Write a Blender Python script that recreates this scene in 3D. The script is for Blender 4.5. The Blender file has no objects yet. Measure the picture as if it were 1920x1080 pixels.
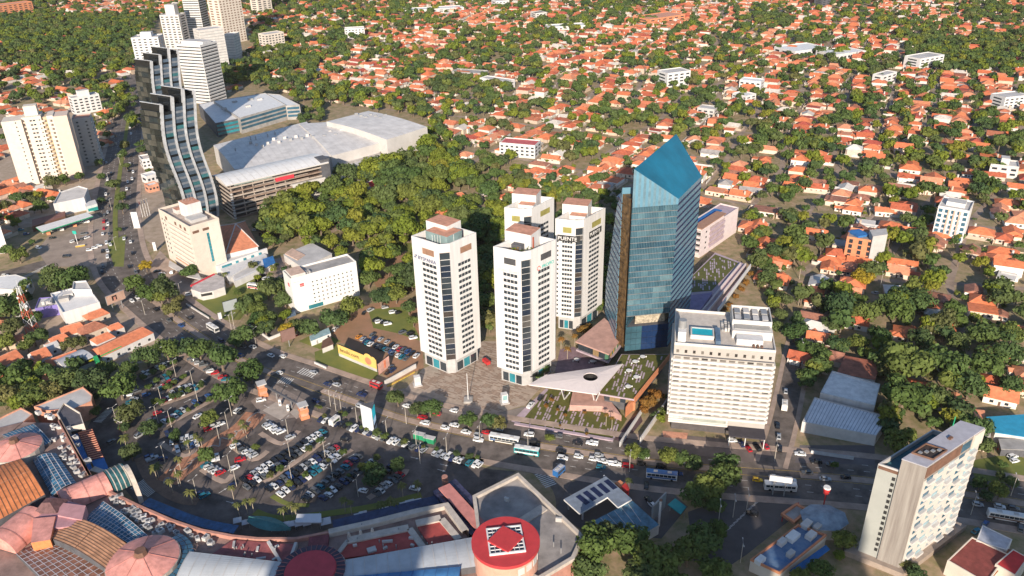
import bpy, bmesh, math, random
import numpy as np
from mathutils import Matrix, Vector

rnd = random.Random(7)
S = bpy.context.scene
COL = S.collection

# ---------------------------------------------------------------- camera
CAM_H, FOC = 211.0, 1500.0            # metres above the streets, focal length for a frame 1920 wide
_dn = np.array([64.0, 2942.0, 1500.0]); _dn /= np.linalg.norm(_dn)
_up = -_dn
_Y = np.array([0, 0, 1.0]) - _up * _up[2]; _Y /= np.linalg.norm(_Y)
_X = np.cross(_Y, _up)
_R = np.array([_X, _Y, _up])           # camera (right, down, forward) -> world
cam_d = bpy.data.cameras.new('camera'); cam = bpy.data.objects.new('camera', cam_d); COL.objects.link(cam)
cam_d.sensor_width = 36.0; cam_d.lens = FOC / 1920 * 36; cam_d.clip_start = 1; cam_d.clip_end = 12000
_m = Matrix.Identity(4)
for _i in range(3):
    _m[_i][0] = _R[_i][0]; _m[_i][1] = -_R[_i][1]; _m[_i][2] = -_R[_i][2]
_m[2][3] = CAM_H
cam.matrix_world = _m
S.camera = cam

# ---------------------------------------------------------------- sky, sun, exposure
SUN_EL, SUN_AZ = math.radians(21), math.radians(4)   # sun low behind the viewpoint; shadows run away from it, a touch to the right
world = bpy.data.worlds.new('World'); S.world = world; world.use_nodes = True
_nt = world.node_tree; _bg = _nt.nodes['Background']
_sky = _nt.nodes.new('ShaderNodeTexSky'); _sky.sky_type = 'NISHITA'; _sky.sun_disc = False
_sky.sun_elevation = SUN_EL; _sky.sun_rotation = math.pi + SUN_AZ; _sky.altitude = 100; _sky.dust_density = .6; _sky.ozone_density = 3.0
_nt.links.new(_sky.outputs[0], _bg.inputs[0]); _bg.inputs[1].default_value = 0.105
sun_d = bpy.data.lights.new('sun', 'SUN'); sun_d.energy = 5.0; sun_d.angle = math.radians(0.6); sun_d.color = (1.0, 0.875, 0.73)
sun = bpy.data.objects.new('sun', sun_d); COL.objects.link(sun)
_ld = Vector((math.sin(SUN_AZ) * math.cos(SUN_EL), math.cos(SUN_AZ) * math.cos(SUN_EL), -math.sin(SUN_EL)))
sun.rotation_euler = _ld.to_track_quat('-Z', 'Y').to_euler(); sun.location = (0, -300, 400)
S.view_settings.view_transform = 'Standard'; S.view_settings.look = 'None'
S.view_settings.exposure = 0.56; S.view_settings.gamma = 1.0; S.view_settings.use_curve_mapping = False
S.render.engine = 'CYCLES'
S.cycles.use_denoising = True; S.cycles.max_bounces = 5; S.cycles.diffuse_bounces = 3; S.cycles.glossy_bounces = 3
S.cycles.transmission_bounces = 2; S.cycles.caustics_reflective = False; S.cycles.caustics_refractive = False
S.cycles.sample_clamp_indirect = 4.0

# ---------------------------------------------------------------- measuring helpers (photo pixel -> point of the place)
def G(u, v, z=0.0):
    d = _R @ np.array([(u - 960) / FOC, (v - 540) / FOC, 1.0]); t = (z - CAM_H) / d[2]
    return (d[0] * t, d[1] * t, z)
def PX(x, y, z=0.0):
    c = _R.T @ np.array([x, y, z - CAM_H]); return (960 + FOC * c[0] / c[2], 540 + FOC * c[1] / c[2])
def ZOF(x, y, v):
    lo, hi = 0.0, 205.0
    for _ in range(40):
        m = (lo + hi) / 2
        if PX(x, y, m)[1] > v: lo = m
        else: hi = m
    return lo
def xy(u, v, z=0.0):
    p = G(u, v, z); return (p[0], p[1])
def inside(p, poly):
    x, y = p; r = False; j = len(poly) - 1
    for i in range(len(poly)):
        a, b = poly[i], poly[j]
        if (a[1] > y) != (b[1] > y) and x < (b[0] - a[0]) * (y - a[1]) / (b[1] - a[1]) + a[0]: r = not r
        j = i
    return r
def area2(poly):
    return sum(poly[i - 1][0] * poly[i][1] - poly[i][0] * poly[i - 1][1] for i in range(len(poly)))
def ccw(poly):
    return list(poly) if area2(poly) > 0 else list(reversed(poly))
def inset(poly, d):
    """poly CCW; moves every edge inwards by d"""
    n = len(poly); out = []
    for i in range(n):
        p0, p1, p2 = poly[i - 1], poly[i], poly[(i + 1) % n]
        a = Vector((p1[0] - p0[0], p1[1] - p0[1])).normalized(); b = Vector((p2[0] - p1[0], p2[1] - p1[1])).normalized()
        na, nb = Vector((-a.y, a.x)), Vector((-b.y, b.x))
        k = na + nb; k = k / max(0.3, (1 + na.dot(nb)))
        out.append((p1[0] + k.x * d, p1[1] + k.y * d))
    return out

# ---------------------------------------------------------------- materials
MATS = {}
def lin(h):
    h = h.lstrip('#'); r = [int(h[i:i + 2], 16) / 255 for i in (0, 2, 4)]
    return tuple(c / 12.92 if c <= .04045 else ((c + .055) / 1.055) ** 2.4 for c in r)
def M(name, col=(.5, .5, .5), rough=.75, var=.18, scale=.35, metal=0.0, kind=None, col2=None, spec=.4, rnd_amt=0.0, bump=0.0, emit=0.0, stretch=None):
    if name in MATS: return MATS[name]
    m = bpy.data.materials.new(name); m.use_nodes = True; MATS[name] = m
    nt = m.node_tree; N = nt.nodes; L = nt.links; b = N['Principled BSDF']
    b.inputs['Roughness'].default_value = rough; b.inputs['Metallic'].default_value = metal
    b.inputs['Specular IOR Level'].default_value = spec
    geo = N.new('ShaderNodeNewGeometry')
    tc = N.new('ShaderNodeTexCoord')
    n1 = N.new('ShaderNodeTexNoise'); n1.inputs['Scale'].default_value = scale; n1.inputs['Detail'].default_value = 5; n1.inputs['Roughness'].default_value = .65
    if stretch:
        vm = N.new('ShaderNodeVectorMath'); vm.operation = 'MULTIPLY'; vm.inputs[1].default_value = stretch; L.new(geo.outputs['Position'], vm.inputs[0]); L.new(vm.outputs[0], n1.inputs['Vector'])
    else: L.new(geo.outputs['Position'], n1.inputs['Vector'])
    mx = N.new('ShaderNodeMix'); mx.data_type = 'RGBA'
    c = col; c2 = col2 or tuple(max(0, x * (1 - var * 1.6)) for x in c); c1 = tuple(min(1, x * (1 + var)) for x in c) if not col2 else c
    rp = N.new('ShaderNodeMapRange'); rp.inputs[1].default_value = .3; rp.inputs[2].default_value = .7
    L.new(n1.outputs['Fac'], rp.inputs[0]); L.new(rp.outputs[0], mx.inputs['Factor'])
    mx.inputs['A'].default_value = (*c2, 1); mx.inputs['B'].default_value = (*c1, 1)
    out = mx.outputs['Result']
    if kind == 'palette':                     # col2 is a list of colours, one picked per island / object
        oi = N.new('ShaderNodeObjectInfo'); ad = N.new('ShaderNodeMath'); ad.operation = 'ADD'
        L.new(oi.outputs['Random'], ad.inputs[0]); L.new(geo.outputs['Random Per Island'], ad.inputs[1])
        fr = N.new('ShaderNodeMath'); fr.operation = 'FRACT'; L.new(ad.outputs[0], fr.inputs[0])
        cr = N.new('ShaderNodeValToRGB'); cr.color_ramp.interpolation = 'CONSTANT'
        els = cr.color_ramp.elements
        while len(els) < len(rnd_amt): els.new(.5)
        for i, cc in enumerate(rnd_amt): els[i].position = i / len(rnd_amt); els[i].color = (*cc, 1)
        L.new(fr.outputs[0], cr.inputs[0])
        mu = N.new('ShaderNodeMix'); mu.data_type = 'RGBA'; mu.blend_type = 'MULTIPLY'; mu.inputs['Factor'].default_value = 1
        mx.inputs['A'].default_value = (1 - var * 1.6,) * 3 + (1,); mx.inputs['B'].default_value = (1, 1, 1, 1)
        L.new(cr.outputs[0], mu.inputs['A']); L.new(out, mu.inputs['B']); out = mu.outputs['Result']
    elif kind == 'leaf':
        oi = N.new('ShaderNodeObjectInfo')
        cr = N.new('ShaderNodeValToRGB'); els = cr.color_ramp.elements
        while len(els) < len(rnd_amt): els.new(.5)
        for i, cc in enumerate(rnd_amt): els[i].position = i / (len(rnd_amt) - 1); els[i].color = (*cc, 1)
        L.new(oi.outputs['Random'], cr.inputs[0])
        mu = N.new('ShaderNodeMix'); mu.data_type = 'RGBA'; mu.blend_type = 'MULTIPLY'; mu.inputs['Factor'].default_value = 1
        r2 = N.new('ShaderNodeMapRange'); r2.inputs[3].default_value = .78; r2.inputs[4].default_value = 1.25
        L.new(geo.outputs['Random Per Island'], r2.inputs[0])
        L.new(cr.outputs[0], mu.inputs['A']); L.new(r2.outputs[0], mu.inputs['B']); out = mu.outputs['Result']
        tr = N.new('ShaderNodeBsdfTranslucent'); ms = N.new('ShaderNodeMixShader'); ms.inputs[0].default_value = .28
        L.new(out, tr.inputs['Color']); L.new(b.outputs[0], ms.inputs[1]); L.new(tr.outputs[0], ms.inputs[2])
        L.new(ms.outputs[0], N['Material Output'].inputs['Surface'])
    elif rnd_amt:
        oi = N.new('ShaderNodeObjectInfo'); r2 = N.new('ShaderNodeMapRange'); r2.inputs[3].default_value = 1 - rnd_amt; r2.inputs[4].default_value = 1 + rnd_amt
        L.new(oi.outputs['Random'], r2.inputs[0])
        mu = N.new('ShaderNodeMix'); mu.data_type = 'RGBA'; mu.blend_type = 'MULTIPLY'; mu.inputs['Factor'].default_value = 1
        L.new(out, mu.inputs['A']); L.new(r2.outputs[0], mu.inputs['B']); out = mu.outputs['Result']
    L.new(out, b.inputs['Base Color'])
    if bump:
        n2 = N.new('ShaderNodeTexNoise'); n2.inputs['Scale'].default_value = bump; n2.inputs['Detail'].default_value = 4
        L.new(geo.outputs['Position'], n2.inputs['Vector'])
        bp = N.new('ShaderNodeBump'); bp.inputs['Strength'].default_value = .4; bp.inputs['Distance'].default_value = .3
        L.new(n2.outputs['Fac'], bp.inputs['Height']); L.new(bp.outputs[0], b.inputs['Normal'])
    if emit:
        L.new(out, b.inputs['Emission Color']); b.inputs['Emission Strength'].default_value = emit
    return m

def glass(name, col, rough=.12):
    return M(name, col, rough=rough, var=.25, scale=.12, spec=.8)

WHITE = M('white_render', (.63, .615, .60), var=.09, scale=.5, stretch=(1, 1, .06))
CREAM = M('cream_render', (.62, .55, .47), var=.08, scale=.15)
OFFW = M('off_white_paint', (.58, .55, .52), var=.12, scale=.2)
GREYC = M('grey_concrete', (.36, .34, .32), var=.2, scale=.2)
LGREY = M('light_grey_roofing', (.50, .48, .46), var=.15, scale=.12)
DGREY = M('dark_grey_panel', (.10, .10, .11), var=.2)
TERRA = M('terracotta_paving', (.60, .29, .19), var=.2, scale=.4)
WIN = glass('window_dark_glass', (.035, .045, .055))
WINB = glass('window_blue_glass', (.05, .13, .19))
WINT = glass('window_teal_glass', (.03, .22, .27))
ASPH = M('asphalt', (.155, .128, .112), rough=.9, var=.34, scale=.16)
ASPHP = M('parking_asphalt', (.13, .107, .097), rough=.9, var=.36, scale=.14)
PAVE = M('pavement_pinkish', (.40, .30, .24), rough=.9, var=.22, scale=.15)
PAINT = M('road_paint_white', (.62, .60, .56), rough=.8, var=.25, scale=1.2)
YPAINT = M('road_paint_yellow', (.55, .36, .07), rough=.8, var=.25, scale=1.2)
GRASS = M('lawn_grass', (.20, .20, .045), rough=.95, col2=(.12, .15, .035), scale=.12)
SOIL = M('red_soil', (.38, .20, .12), rough=.95, col2=(.26, .16, .09), scale=.1)
BROWN = M('brown_cladding', (.17, .09, .06), var=.2)
ORANGE = M('orange_render', (.60, .24, .12), var=.12)
RED = M('red_paint', (.50, .035, .035), var=.15)
REDROOF = M('red_roof_membrane', (.40, .07, .06), var=.2, scale=.2)
PINK = M('pink_roof_panel', (.68, .30, .25), var=.2, scale=.35)
TANR = M('tan_roof_sheet', (.62, .32, .175), var=.22, scale=.4)
ORR = M('orange_roof_sheet', (.68, .23, .085), var=.2, scale=.4)
BLUER = M('blue_grey_roof', (.11, .17, .25), var=.3, scale=.25, rough=.5)
WHITEM = M('white_metal', (.72, .71, .69), var=.08, rough=.5)
STEEL = M('steel_grey', (.34, .34, .34), rough=.45, var=.1, metal=.3)
GREEN = M('green_paint', (.02, .30, .14), var=.1)
TEAL = M('teal_paint', (.02, .30, .32), var=.1)
BLUE = M('blue_paint', (.03, .16, .42), var=.15)
POOL = M('pool_water', (.02, .40, .48), rough=.08, var=.1)
LAV = M('lavender_paving', (.44, .34, .38), var=.15, scale=.3)
ROSE = M('rose_terrace', (.50, .30, .25), var=.15, scale=.3)
BLACKM = M('black_metal', (.03, .03, .03), rough=.6)
ROOFT = M('terracotta_roof', kind='palette', var=.22, scale=.5, rough=.85, rnd_amt=[(.68, .20, .085), (.62, .165, .07), (.55, .14, .065), (.64, .25, .13), (.48, .12, .06), (.70, .22, .10), (.60, .18, .08), (.42, .15, .085), (.66, .21, .09), (.58, .19, .10), (.70, .30, .17), (.61, .15, .07), (.66, .60, .53), (.44, .09, .06), (.68, .24, .12)])
WALLH = M('house_wall', kind='palette', var=.12, scale=.5, rnd_amt=[(.64, .58, .51), (.60, .50, .40), (.68, .64, .58), (.52, .42, .33), (.62, .48, .35), (.62, .58, .54)])
LEAF = M('leaf', kind='leaf', rough=.75, spec=.25, rnd_amt=[(.060, .108, .030), (.110, .158, .036), (.082, .138, .042), (.170, .195, .040), (.072, .124, .040), (.130, .162, .050), (.050, .094, .036), (.175, .165, .056)])
LEAFY = M('leaf_yellow', kind='leaf', rough=.75, spec=.25, rnd_amt=[(.42, .30, .025), (.36, .27, .03)])
LEAFL = M('leaf_lime', kind='leaf', rough=.75, spec=.25, rnd_amt=[(.20, .23, .028), (.15, .20, .025), (.24, .23, .032)])
LEAFO = M('leaf_amber', kind='leaf', rough=.75, spec=.25, rnd_amt=[(.28, .13, .03), (.22, .13, .03)])
LEAFP = M('leaf_palm', kind='leaf', rough=.6, spec=.3, rnd_amt=[(.11, .13, .035), (.15, .15, .045)])
BARK = M('bark', (.20, .15, .11), var=.3, scale=2)
BARKP = M('palm_bark', (.40, .33, .25), var=.2, scale=2)

# ---------------------------------------------------------------- mesh + object helpers
ROOT = {}
class MB:
    def __init__(s): s.v = []; s.f = []; s.m = []
    def add(s, vs, fs, m=0):
        o = len(s.v); s.v += [tuple(p) for p in vs]; s.f += [tuple(i + o for i in f) for f in fs]; s.m += [m] * len(fs); return s
    def box(s, x0, x1, y0, y1, z0, z1, m=0):
        return s.add([(x0, y0, z0), (x1, y0, z0), (x1, y1, z0), (x0, y1, z0), (x0, y0, z1), (x1, y0, z1), (x1, y1, z1), (x0, y1, z1)],
                     [(0, 1, 5, 4), (1, 2, 6, 5), (2, 3, 7, 6), (3, 0, 4, 7), (4, 5, 6, 7), (3, 2, 1, 0)], m)
    def prism(s, poly, z0, z1, m=0, mt=None, top=True, bottom=False):
        poly = ccw(poly); n = len(poly)
        zz = z1 if isinstance(z1, (list, tuple)) else [z1] * n
        vs = [(p[0], p[1], z0) for p in poly] + [(p[0], p[1], zz[i]) for i, p in enumerate(poly)]
        s.add(vs, [(i, (i + 1) % n, n + (i + 1) % n, n + i) for i in range(n)], m)
        o = len(s.v) - 2 * n
        if top: s.f.append(tuple(o + n + i for i in range(n))); s.m.append(m if mt is None else mt)
        if bottom: s.f.append(tuple(o + n - 1 - i for i in range(n))); s.m.append(m)
        return s
    def ring(s, poly, w, z0, z1, m=0):
        poly = ccw(poly); inn = inset(poly, w); n = len(poly)
        vs = [(*p, z0) for p in poly] + [(*p, z1) for p in poly] + [(*p, z1) for p in inn] + [(*p, z0) for p in inn]
        fs = []
        for i in range(n):
            j = (i + 1) % n
            fs += [(i, j, n + j, n + i), (n + i, n + j, 2 * n + j, 2 * n + i), (2 * n + i, 2 * n + j, 3 * n + j, 3 * n + i)]
        return s.add(vs, fs, m)
    def poly(s, pts, m=0): return s.add(pts, [tuple(range(len(pts)))], m)
    def tube(s, a, b, r0, r1=None, n=6, m=0, cap=True):
        a, b = Vector(a), Vector(b); r1 = r0 if r1 is None else r1
        d = (b - a).normalized(); x = d.orthogonal().normalized(); y = d.cross(x)
        vs = [];
        for p, r in ((a, r0), (b, r1)):
            for i in range(n):
                t = 2 * math.pi * i / n; vs.append(p + x * math.cos(t) * r + y * math.sin(t) * r)
        fs = [(i, (i + 1) % n, n + (i + 1) % n, n + i) for i in range(n)]
        if cap: fs += [tuple(range(n, 2 * n)), tuple(reversed(range(n)))]
        return s.add(vs, fs, m)
    def obox(s, p, q, w, z0, z1, m=0):
        """box along the ground line p->q, w wide"""
        d = Vector((q[0] - p[0], q[1] - p[1])).normalized(); n = Vector((-d.y, d.x)) * (w / 2)
        return s.prism([(p[0] + n.x, p[1] + n.y), (p[0] - n.x, p[1] - n.y), (q[0] - n.x, q[1] - n.y), (q[0] + n.x, q[1] + n.y)], z0, z1, m, bottom=True)
    def mesh(s, name, mats, smooth=False):
        me = bpy.data.meshes.new(name); me.from_pydata(s.v, [], s.f)
        mats = mats if isinstance(mats, (list, tuple)) else [mats]
        for m in mats: me.materials.append(m)
        if len(mats) > 1: me.polygons.foreach_set('material_index', s.m)
        if smooth: me.polygons.foreach_set('use_smooth', [True] * len(s.f))
        me.update(); return me
    def build(s, name, mats, parent=None, smooth=False, world=True):
        if parent is not None and world:
            (lx, ly, lz), rz = ROOT[parent.name]
            c, sn = math.cos(-rz), math.sin(-rz)
            s.v = [((x - lx) * c - (y - ly) * sn, (x - lx) * sn + (y - ly) * c, z - lz) for x, y, z in s.v]
        me = s.mesh(name, mats, smooth)
        o = bpy.data.objects.new(name, me); COL.objects.link(o)
        if parent is not None: o.parent = parent; ROOT[o.name] = ROOT[parent.name]
        else: ROOT[o.name] = ((0, 0, 0), 0)
        return o
def tag(o, label=None, cat=None, group=None, kind=None):
    if label: o['label'] = label
    if cat: o['category'] = cat
    if group: o['group'] = group
    if kind: o['kind'] = kind
    return o
def thing(name, label, cat, loc=(0, 0, 0), rz=0.0, group=None):
    o = bpy.data.objects.new(name, None); COL.objects.link(o); o.empty_display_size = .5
    o.location = loc; o.rotation_euler = (0, 0, rz); ROOT[o.name] = (tuple(loc), rz)
    return tag(o, label, cat, group)
def piece(name, mesh, parent, pos, rz=0.0):
    """a part that shares its mesh; pos / rz in the world"""
    (lx, ly, lz), r0 = ROOT[parent.name]; c, sn = math.cos(-r0), math.sin(-r0)
    o = bpy.data.objects.new(name, mesh); COL.objects.link(o); o.parent = parent
    x, y = pos[0] - lx, pos[1] - ly
    o.location = (x * c - y * sn, x * sn + y * c, pos[2] - lz); o.rotation_euler = (0, 0, rz - r0)
    return o
_PM = {}
def panel_mesh(w, h, t, mat):
    """box w wide (x 0..w), t proud of the plane y = 0 towards -y and buried behind it, h high"""
    k = (round(w, 2), round(h, 2), round(t, 3), mat.name)
    if k not in _PM: _PM[k] = MB().box(0, k[0], -t, .25, 0, k[1]).mesh('panel', mat)
    return _PM[k]
class Face:
    """an outer wall line p -> q with the building on its left"""
    def __init__(s, p, q):
        s.p = Vector(p[:2]); s.q = Vector(q[:2]); s.d = (s.q - s.p); s.L = s.d.length; s.d.normalize()
        s.n = Vector((s.d.y, -s.d.x)); s.rz = math.atan2(s.d.y, s.d.x)
    def at(s, k, out=0.0): r = s.p + s.d * k + s.n * out; return (r.x, r.y)
    def panel(s, name, parent, k0, k1, z0, z1, mat, t=.06):
        x, y = s.at(k0); return piece(name, panel_mesh(k1 - k0, z1 - z0, t, mat), parent, (x, y, z0), s.rz)
    def text(s, parent, txt, k, z, size, mat, out=.12, name='lettering'):
        cu = bpy.data.curves.new(name, 'FONT'); cu.body = txt; cu.size = size; cu.extrude = .04; cu.materials.append(mat)
        o = bpy.data.objects.new(name, cu); me = bpy.data.meshes.new_from_object(o); bpy.data.objects.remove(o); o = bpy.data.objects.new(name, me)
        COL.objects.link(o); o.parent = parent
        (lx, ly, lz), r0 = ROOT[parent.name]; c, sn = math.cos(-r0), math.sin(-r0)
        x, y = s.at(k, out); x -= lx; y -= ly
        o.location = (x * c - y * sn, x * sn + y * c, z - lz); o.rotation_euler = (math.pi / 2, 0, s.rz - r0); return o
def sheet(name, pts, z, mat, kind='structure', label=None):
    o = MB().poly([(p[0], p[1], z) for p in ccw(pts)]).build(name, mat); o['kind'] = kind
    if label: o['label'] = label
    return o
def pxs(pts, z=0.0): return [xy(u, v, z) for u, v in pts]
def smooth_line(pts, n=6):
    out = []; P = [Vector(p) for p in pts]
    for i in range(len(P) - 1):
        a = P[max(i - 1, 0)]; b = P[i]; c = P[i + 1]; d = P[min(i + 2, len(P) - 1)]
        for k in range(n):
            t = k / n
            out.append(.5 * ((2 * b) + (c - a) * t + (2 * a - 5 * b + 4 * c - d) * t * t + (3 * b - a - 3 * c + d) * t ** 3))
    out.append(P[-1]); return out
def offset_line(ln, d):
    out = []
    for i in range(len(ln)):
        a = ln[max(i - 1, 0)]; b = ln[min(i + 1, len(ln) - 1)]; t = (b - a).normalized(); out.append(ln[i] + Vector((-t.y, t.x)) * d)
    return out
def ribbon(mb, ln, d0, d1, z, m=0, z_low=None):
    A, B = offset_line(ln, d0), offset_line(ln, d1)
    vs = [(p.x, p.y, z) for p in A] + [(p.x, p.y, z) for p in B]; n = len(A)
    mb.add(vs, [(i + 1, i, n + i, n + i + 1) if d1 > d0 else (i, i + 1, n + i + 1, n + i) for i in range(n - 1)], m)
    if z_low is not None:
        for q, fl in ((A, 0), (B, 1)):
            vs = [(p.x, p.y, z) for p in q] + [(p.x, p.y, z_low) for p in q]
            mb.add(vs, [(i, i + 1, n + i + 1, n + i) for i in range(n - 1)], m)
# ================================================================ the setting: ground, roads, lots
GRND = M('ground_mixed', (.42, .29, .20), rough=.95, col2=(.16, .16, .06), scale=.17, bump=.8)
g = MB().poly([(-2600, -700, 0), (2600, -700, 0), (2600, 3600, 0), (-2600, 3600, 0)]).build('ground', GRND); g['kind'] = 'structure'

AVE = smooth_line([xy(262, 100), xy(250, 160), xy(238, 240), xy(224, 330), xy(216, 420), xy(232, 505), xy(300, 574), xy(385, 636), xy(470, 684), xy(560, 716), xy(650, 748),
                   xy(760, 786), xy(900, 817), xy(1050, 842), xy(1200, 865), xy(1350, 880), xy(1500, 891), xy(1640, 903), xy(1800, 925), xy(1960, 952), xy(2150, 990)])
def near_ave(p):
    best = (1e9, 0, 0)
    for i in range(len(AVE) - 1):
        a, b = AVE[i], AVE[i + 1]; d = b - a; t = max(0, min(1, (Vector(p) - a).dot(d) / d.length_squared)); q = a + d * t
        e = (Vector(p) - q).length
        if e < best[0]: best = (e, math.atan2(d.y, d.x), d.x * (p[1] - a.y) - d.y * (p[0] - a.x))
    return best
def road(name, ln, w, z=.03, mat=ASPH):
    mb = MB(); ribbon(mb, ln, -w / 2, w / 2, z); o = mb.build(name, mat); o['kind'] = 'structure'; return o
road('avenue', AVE, 28)
mb = MB(); ribbon(mb, AVE, -17.5, -14, .15, 0, 0); ribbon(mb, AVE, 14, 17.5, .15, 0, 0); mb.build('pavement', PAVE)['kind'] = 'structure'
# planted median with kerbs, broken at the junctions
def near_px(p, u, v, r): a = PX(p.x, p.y); return math.hypot(a[0] - u, a[1] - v) < r
seg = []
for i, p in enumerate(AVE):
    u, v = PX(p.x, p.y)
    cut = 480 < v < 560 and u < 300 or 520 < u < 600 or 925 < u < 940 or 1375 < u < 1500 or v < 200
    if cut:
        if len(seg) > 2: MBm = MB(); ribbon(MBm, seg, -1.6, 1.6, .14, 0, 0); MBm.build('median_strip', PAVE if PX(seg[0].x, seg[0].y)[1] > 500 else GRASS)['kind'] = 'structure'
        seg = []
    else: seg.append(p)
if len(seg) > 2: MBm = MB(); ribbon(MBm, seg, -1.6, 1.6, .14, 0, 0); MBm.build('median_strip', PAVE)['kind'] = 'structure'
# lane dashes and edge lines
mb = MB()
dist = 0.0
for i in range(len(AVE) - 1):
    a, b = AVE[i], AVE[i + 1]; d = (b - a); Ls = d.length; d.normalize(); n = Vector((-d.y, d.x)); k = (6 - dist % 6) % 6
    while k + 2.4 < Ls:
        for off in (-9.6, -5.6, 5.6, 9.6):
            p = a + d * k + n * off; q = p + d * 2.4
            mb.poly([(p.x - n.x * .1, p.y - n.y * .1, .036), (q.x - n.x * .1, q.y - n.y * .1, .036), (q.x + n.x * .1, q.y + n.y * .1, .036), (p.x + n.x * .1, p.y + n.y * .1, .036)])
        k += 6
    dist += Ls
mb.build('lane_marking', PAINT)['kind'] = 'structure'
mb = MB(); ribbon(mb, AVE[38:], -2.3, -2.1, .038); ribbon(mb, AVE[38:], 2.1, 2.3, .038); mb.build('edge_marking', YPAINT)['kind'] = 'structure'

WST = smooth_line([xy(232, 505), xy(170, 490), xy(100, 492), xy(20, 512), xy(-80, 535)])
road('side_street', WST, 13, .034)
SST = smooth_line([xy(1445, 872), xy(1466, 800), xy(1484, 720), xy(1499, 645), xy(1524, 590), xy(1563, 520), xy(1610, 455), xy(1660, 400)])
road('side_street', SST, 9, .034)
mb = MB(); ribbon(mb, SST, -6.6, -4.6, .13, 0, 0); ribbon(mb, SST, 4.6, 6.6, .13, 0, 0); mb.build('pavement', PAVE)['kind'] = 'structure'
NST = smooth_line([xy(440, 655), xy(520, 622), xy(580, 596)]); road('side_street', NST, 7, .034)
PST = smooth_line([xy(930, 838), xy(985, 862), xy(1050, 905), xy(1065, 960), xy(1040, 1010)]); road('service_road', PST, 9, .037)
# junction apron in front of the petrol station on the left
sheet('junction_apron', pxs([(70, 470), (100, 430), (180, 400), (205, 420), (200, 500), (90, 500)]), .04, M('apron_concrete', (.33, .26, .21), var=.2, scale=.1))

# parking lot of the shopping centre
LOT = pxs([(200, 730), (300, 680), (345, 662), (430, 700), (500, 752), (560, 775), (640, 800), (800, 850), (920, 880), (968, 884), (880, 935), (800, 945), (640, 985), (560, 1010), (430, 1005), (330, 985), (262, 950), (195, 870), (165, 800)])
sheet('parking_lot', LOT, .05, ASPHP)
sheet('entrance_apron', pxs([(470, 752), (515, 720), (575, 752), (560, 782), (500, 790)]), .058, M('entrance_concrete', (.26, .21, .18), var=.2, scale=.3))
SLAB = M('pale_slab', (.42, .36, .31), var=.12)
sheet('entrance_slab', pxs([(492, 770), (520, 752), (552, 765), (526, 788)]), .064, SLAB)
sheet('entrance_slab', pxs([(538, 768), (556, 760), (570, 775), (556, 786)]), .064, SLAB)
# brick footway crossing the lot, with a pale wavy line
BRICKP = M('brick_footway', (.42, .20, .12), rough=.9, var=.25, scale=.5)
FW = smooth_line([xy(480, 775), xy(452, 805), xy(415, 828), xy(375, 855), xy(340, 880), xy(312, 905)])
mb = MB(); ribbon(mb, FW, -5, 5, .13, 0, .05); mb.build('footway', BRICKP)['kind'] = 'structure'
mb = MB()
wl = [p + Vector((0, 0)) for p in smooth_line(FW, 2)]
wl = [p + Vector((math.cos(i * .7), math.sin(i * .9))) * 1.6 for i, p in enumerate(wl)]
ribbon(mb, wl, -.35, .35, .136); mb.build('wavy_footway_line', SLAB)['kind'] = 'structure'
# curved verge along the lower rim of the lot, kerbed
VG = smooth_line([xy(262, 858), xy(280, 895), xy(310, 922), xy(345, 938), xy(372, 940)])
mb = MB(); ribbon(mb, VG, -2.2, 2.2, .14, 0, .05); mb.build('verge', M('verge_paving', (.22, .14, .10), var=.2))['kind'] = 'structure'
# kerbed islands between rows
ISL = []
def island(pts, w, mat=PAVE):
    mb = MB(); ribbon(mb, smooth_line([xy(*p) for p in pts], 4), -w / 2, w / 2, .15, 0, .05); o = mb.build('parking_island', mat); o['kind'] = 'structure'
island([(268, 712), (330, 682)], 2.2); island([(300, 738), (345, 716), (352, 705)], 2.2); island([(300, 760), (362, 738), (384, 722)], 2.2); island([(296, 806), (410, 744)], 2.4)
island([(495, 905), (560, 863), (608, 826)], 2.2); island([(540, 915), (600, 880), (660, 843)], 2.2); island([(600, 935), (660, 893), (712, 858)], 2.2); island([(690, 935), (750, 895), (762, 880)], 2.6)
island([(488, 812), (528, 832), (560, 808)], 2.4); island([(440, 840), (475, 862), (502, 846)], 2.4); island([(378, 880), (418, 903), (436, 890)], 2.4); island([(300, 830), (345, 855), (372, 838)], 2.4)
island([(598, 783), (700, 815), (800, 846)], 3.0, GRASS); island([(812, 846), (905, 866)], 3.0, GRASS); island([(478, 960), (520, 972), (600, 965), (700, 950), (790, 928)], 3.2, GRASS); island([(510, 930), (540, 945), (580, 948)], 2.0, GRASS)
# zebra crossings
def zebra(c0, c1, n, w, z=.07):
    """bars laid side by side from pixel c0 to c1, each w metres long"""
    a, b = Vector(xy(*c0)), Vector(xy(*c1)); d = (b - a) / n; t = d.normalized(); nn = Vector((-t.y, t.x)) * (w / 2); mb = MB()
    for i in range(n):
        p = a + d * (i + .2); q = a + d * (i + .7)
        mb.poly([(p.x - nn.x, p.y - nn.y, z), (q.x - nn.x, q.y - nn.y, z), (q.x + nn.x, q.y + nn.y, z), (p.x + nn.x, p.y + nn.y, z)])
    o = mb.build('zebra_crossing', PAINT); o['kind'] = 'structure'; return o
zebra((182, 792), (208, 766), 11, 4); zebra((258, 906), (292, 922), 12, 7); zebra((562, 694), (592, 704), 7, 5); zebra((524, 712), (548, 716), 6, 5); zebra((1012, 886), (1034, 912), 9, 5)
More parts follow.
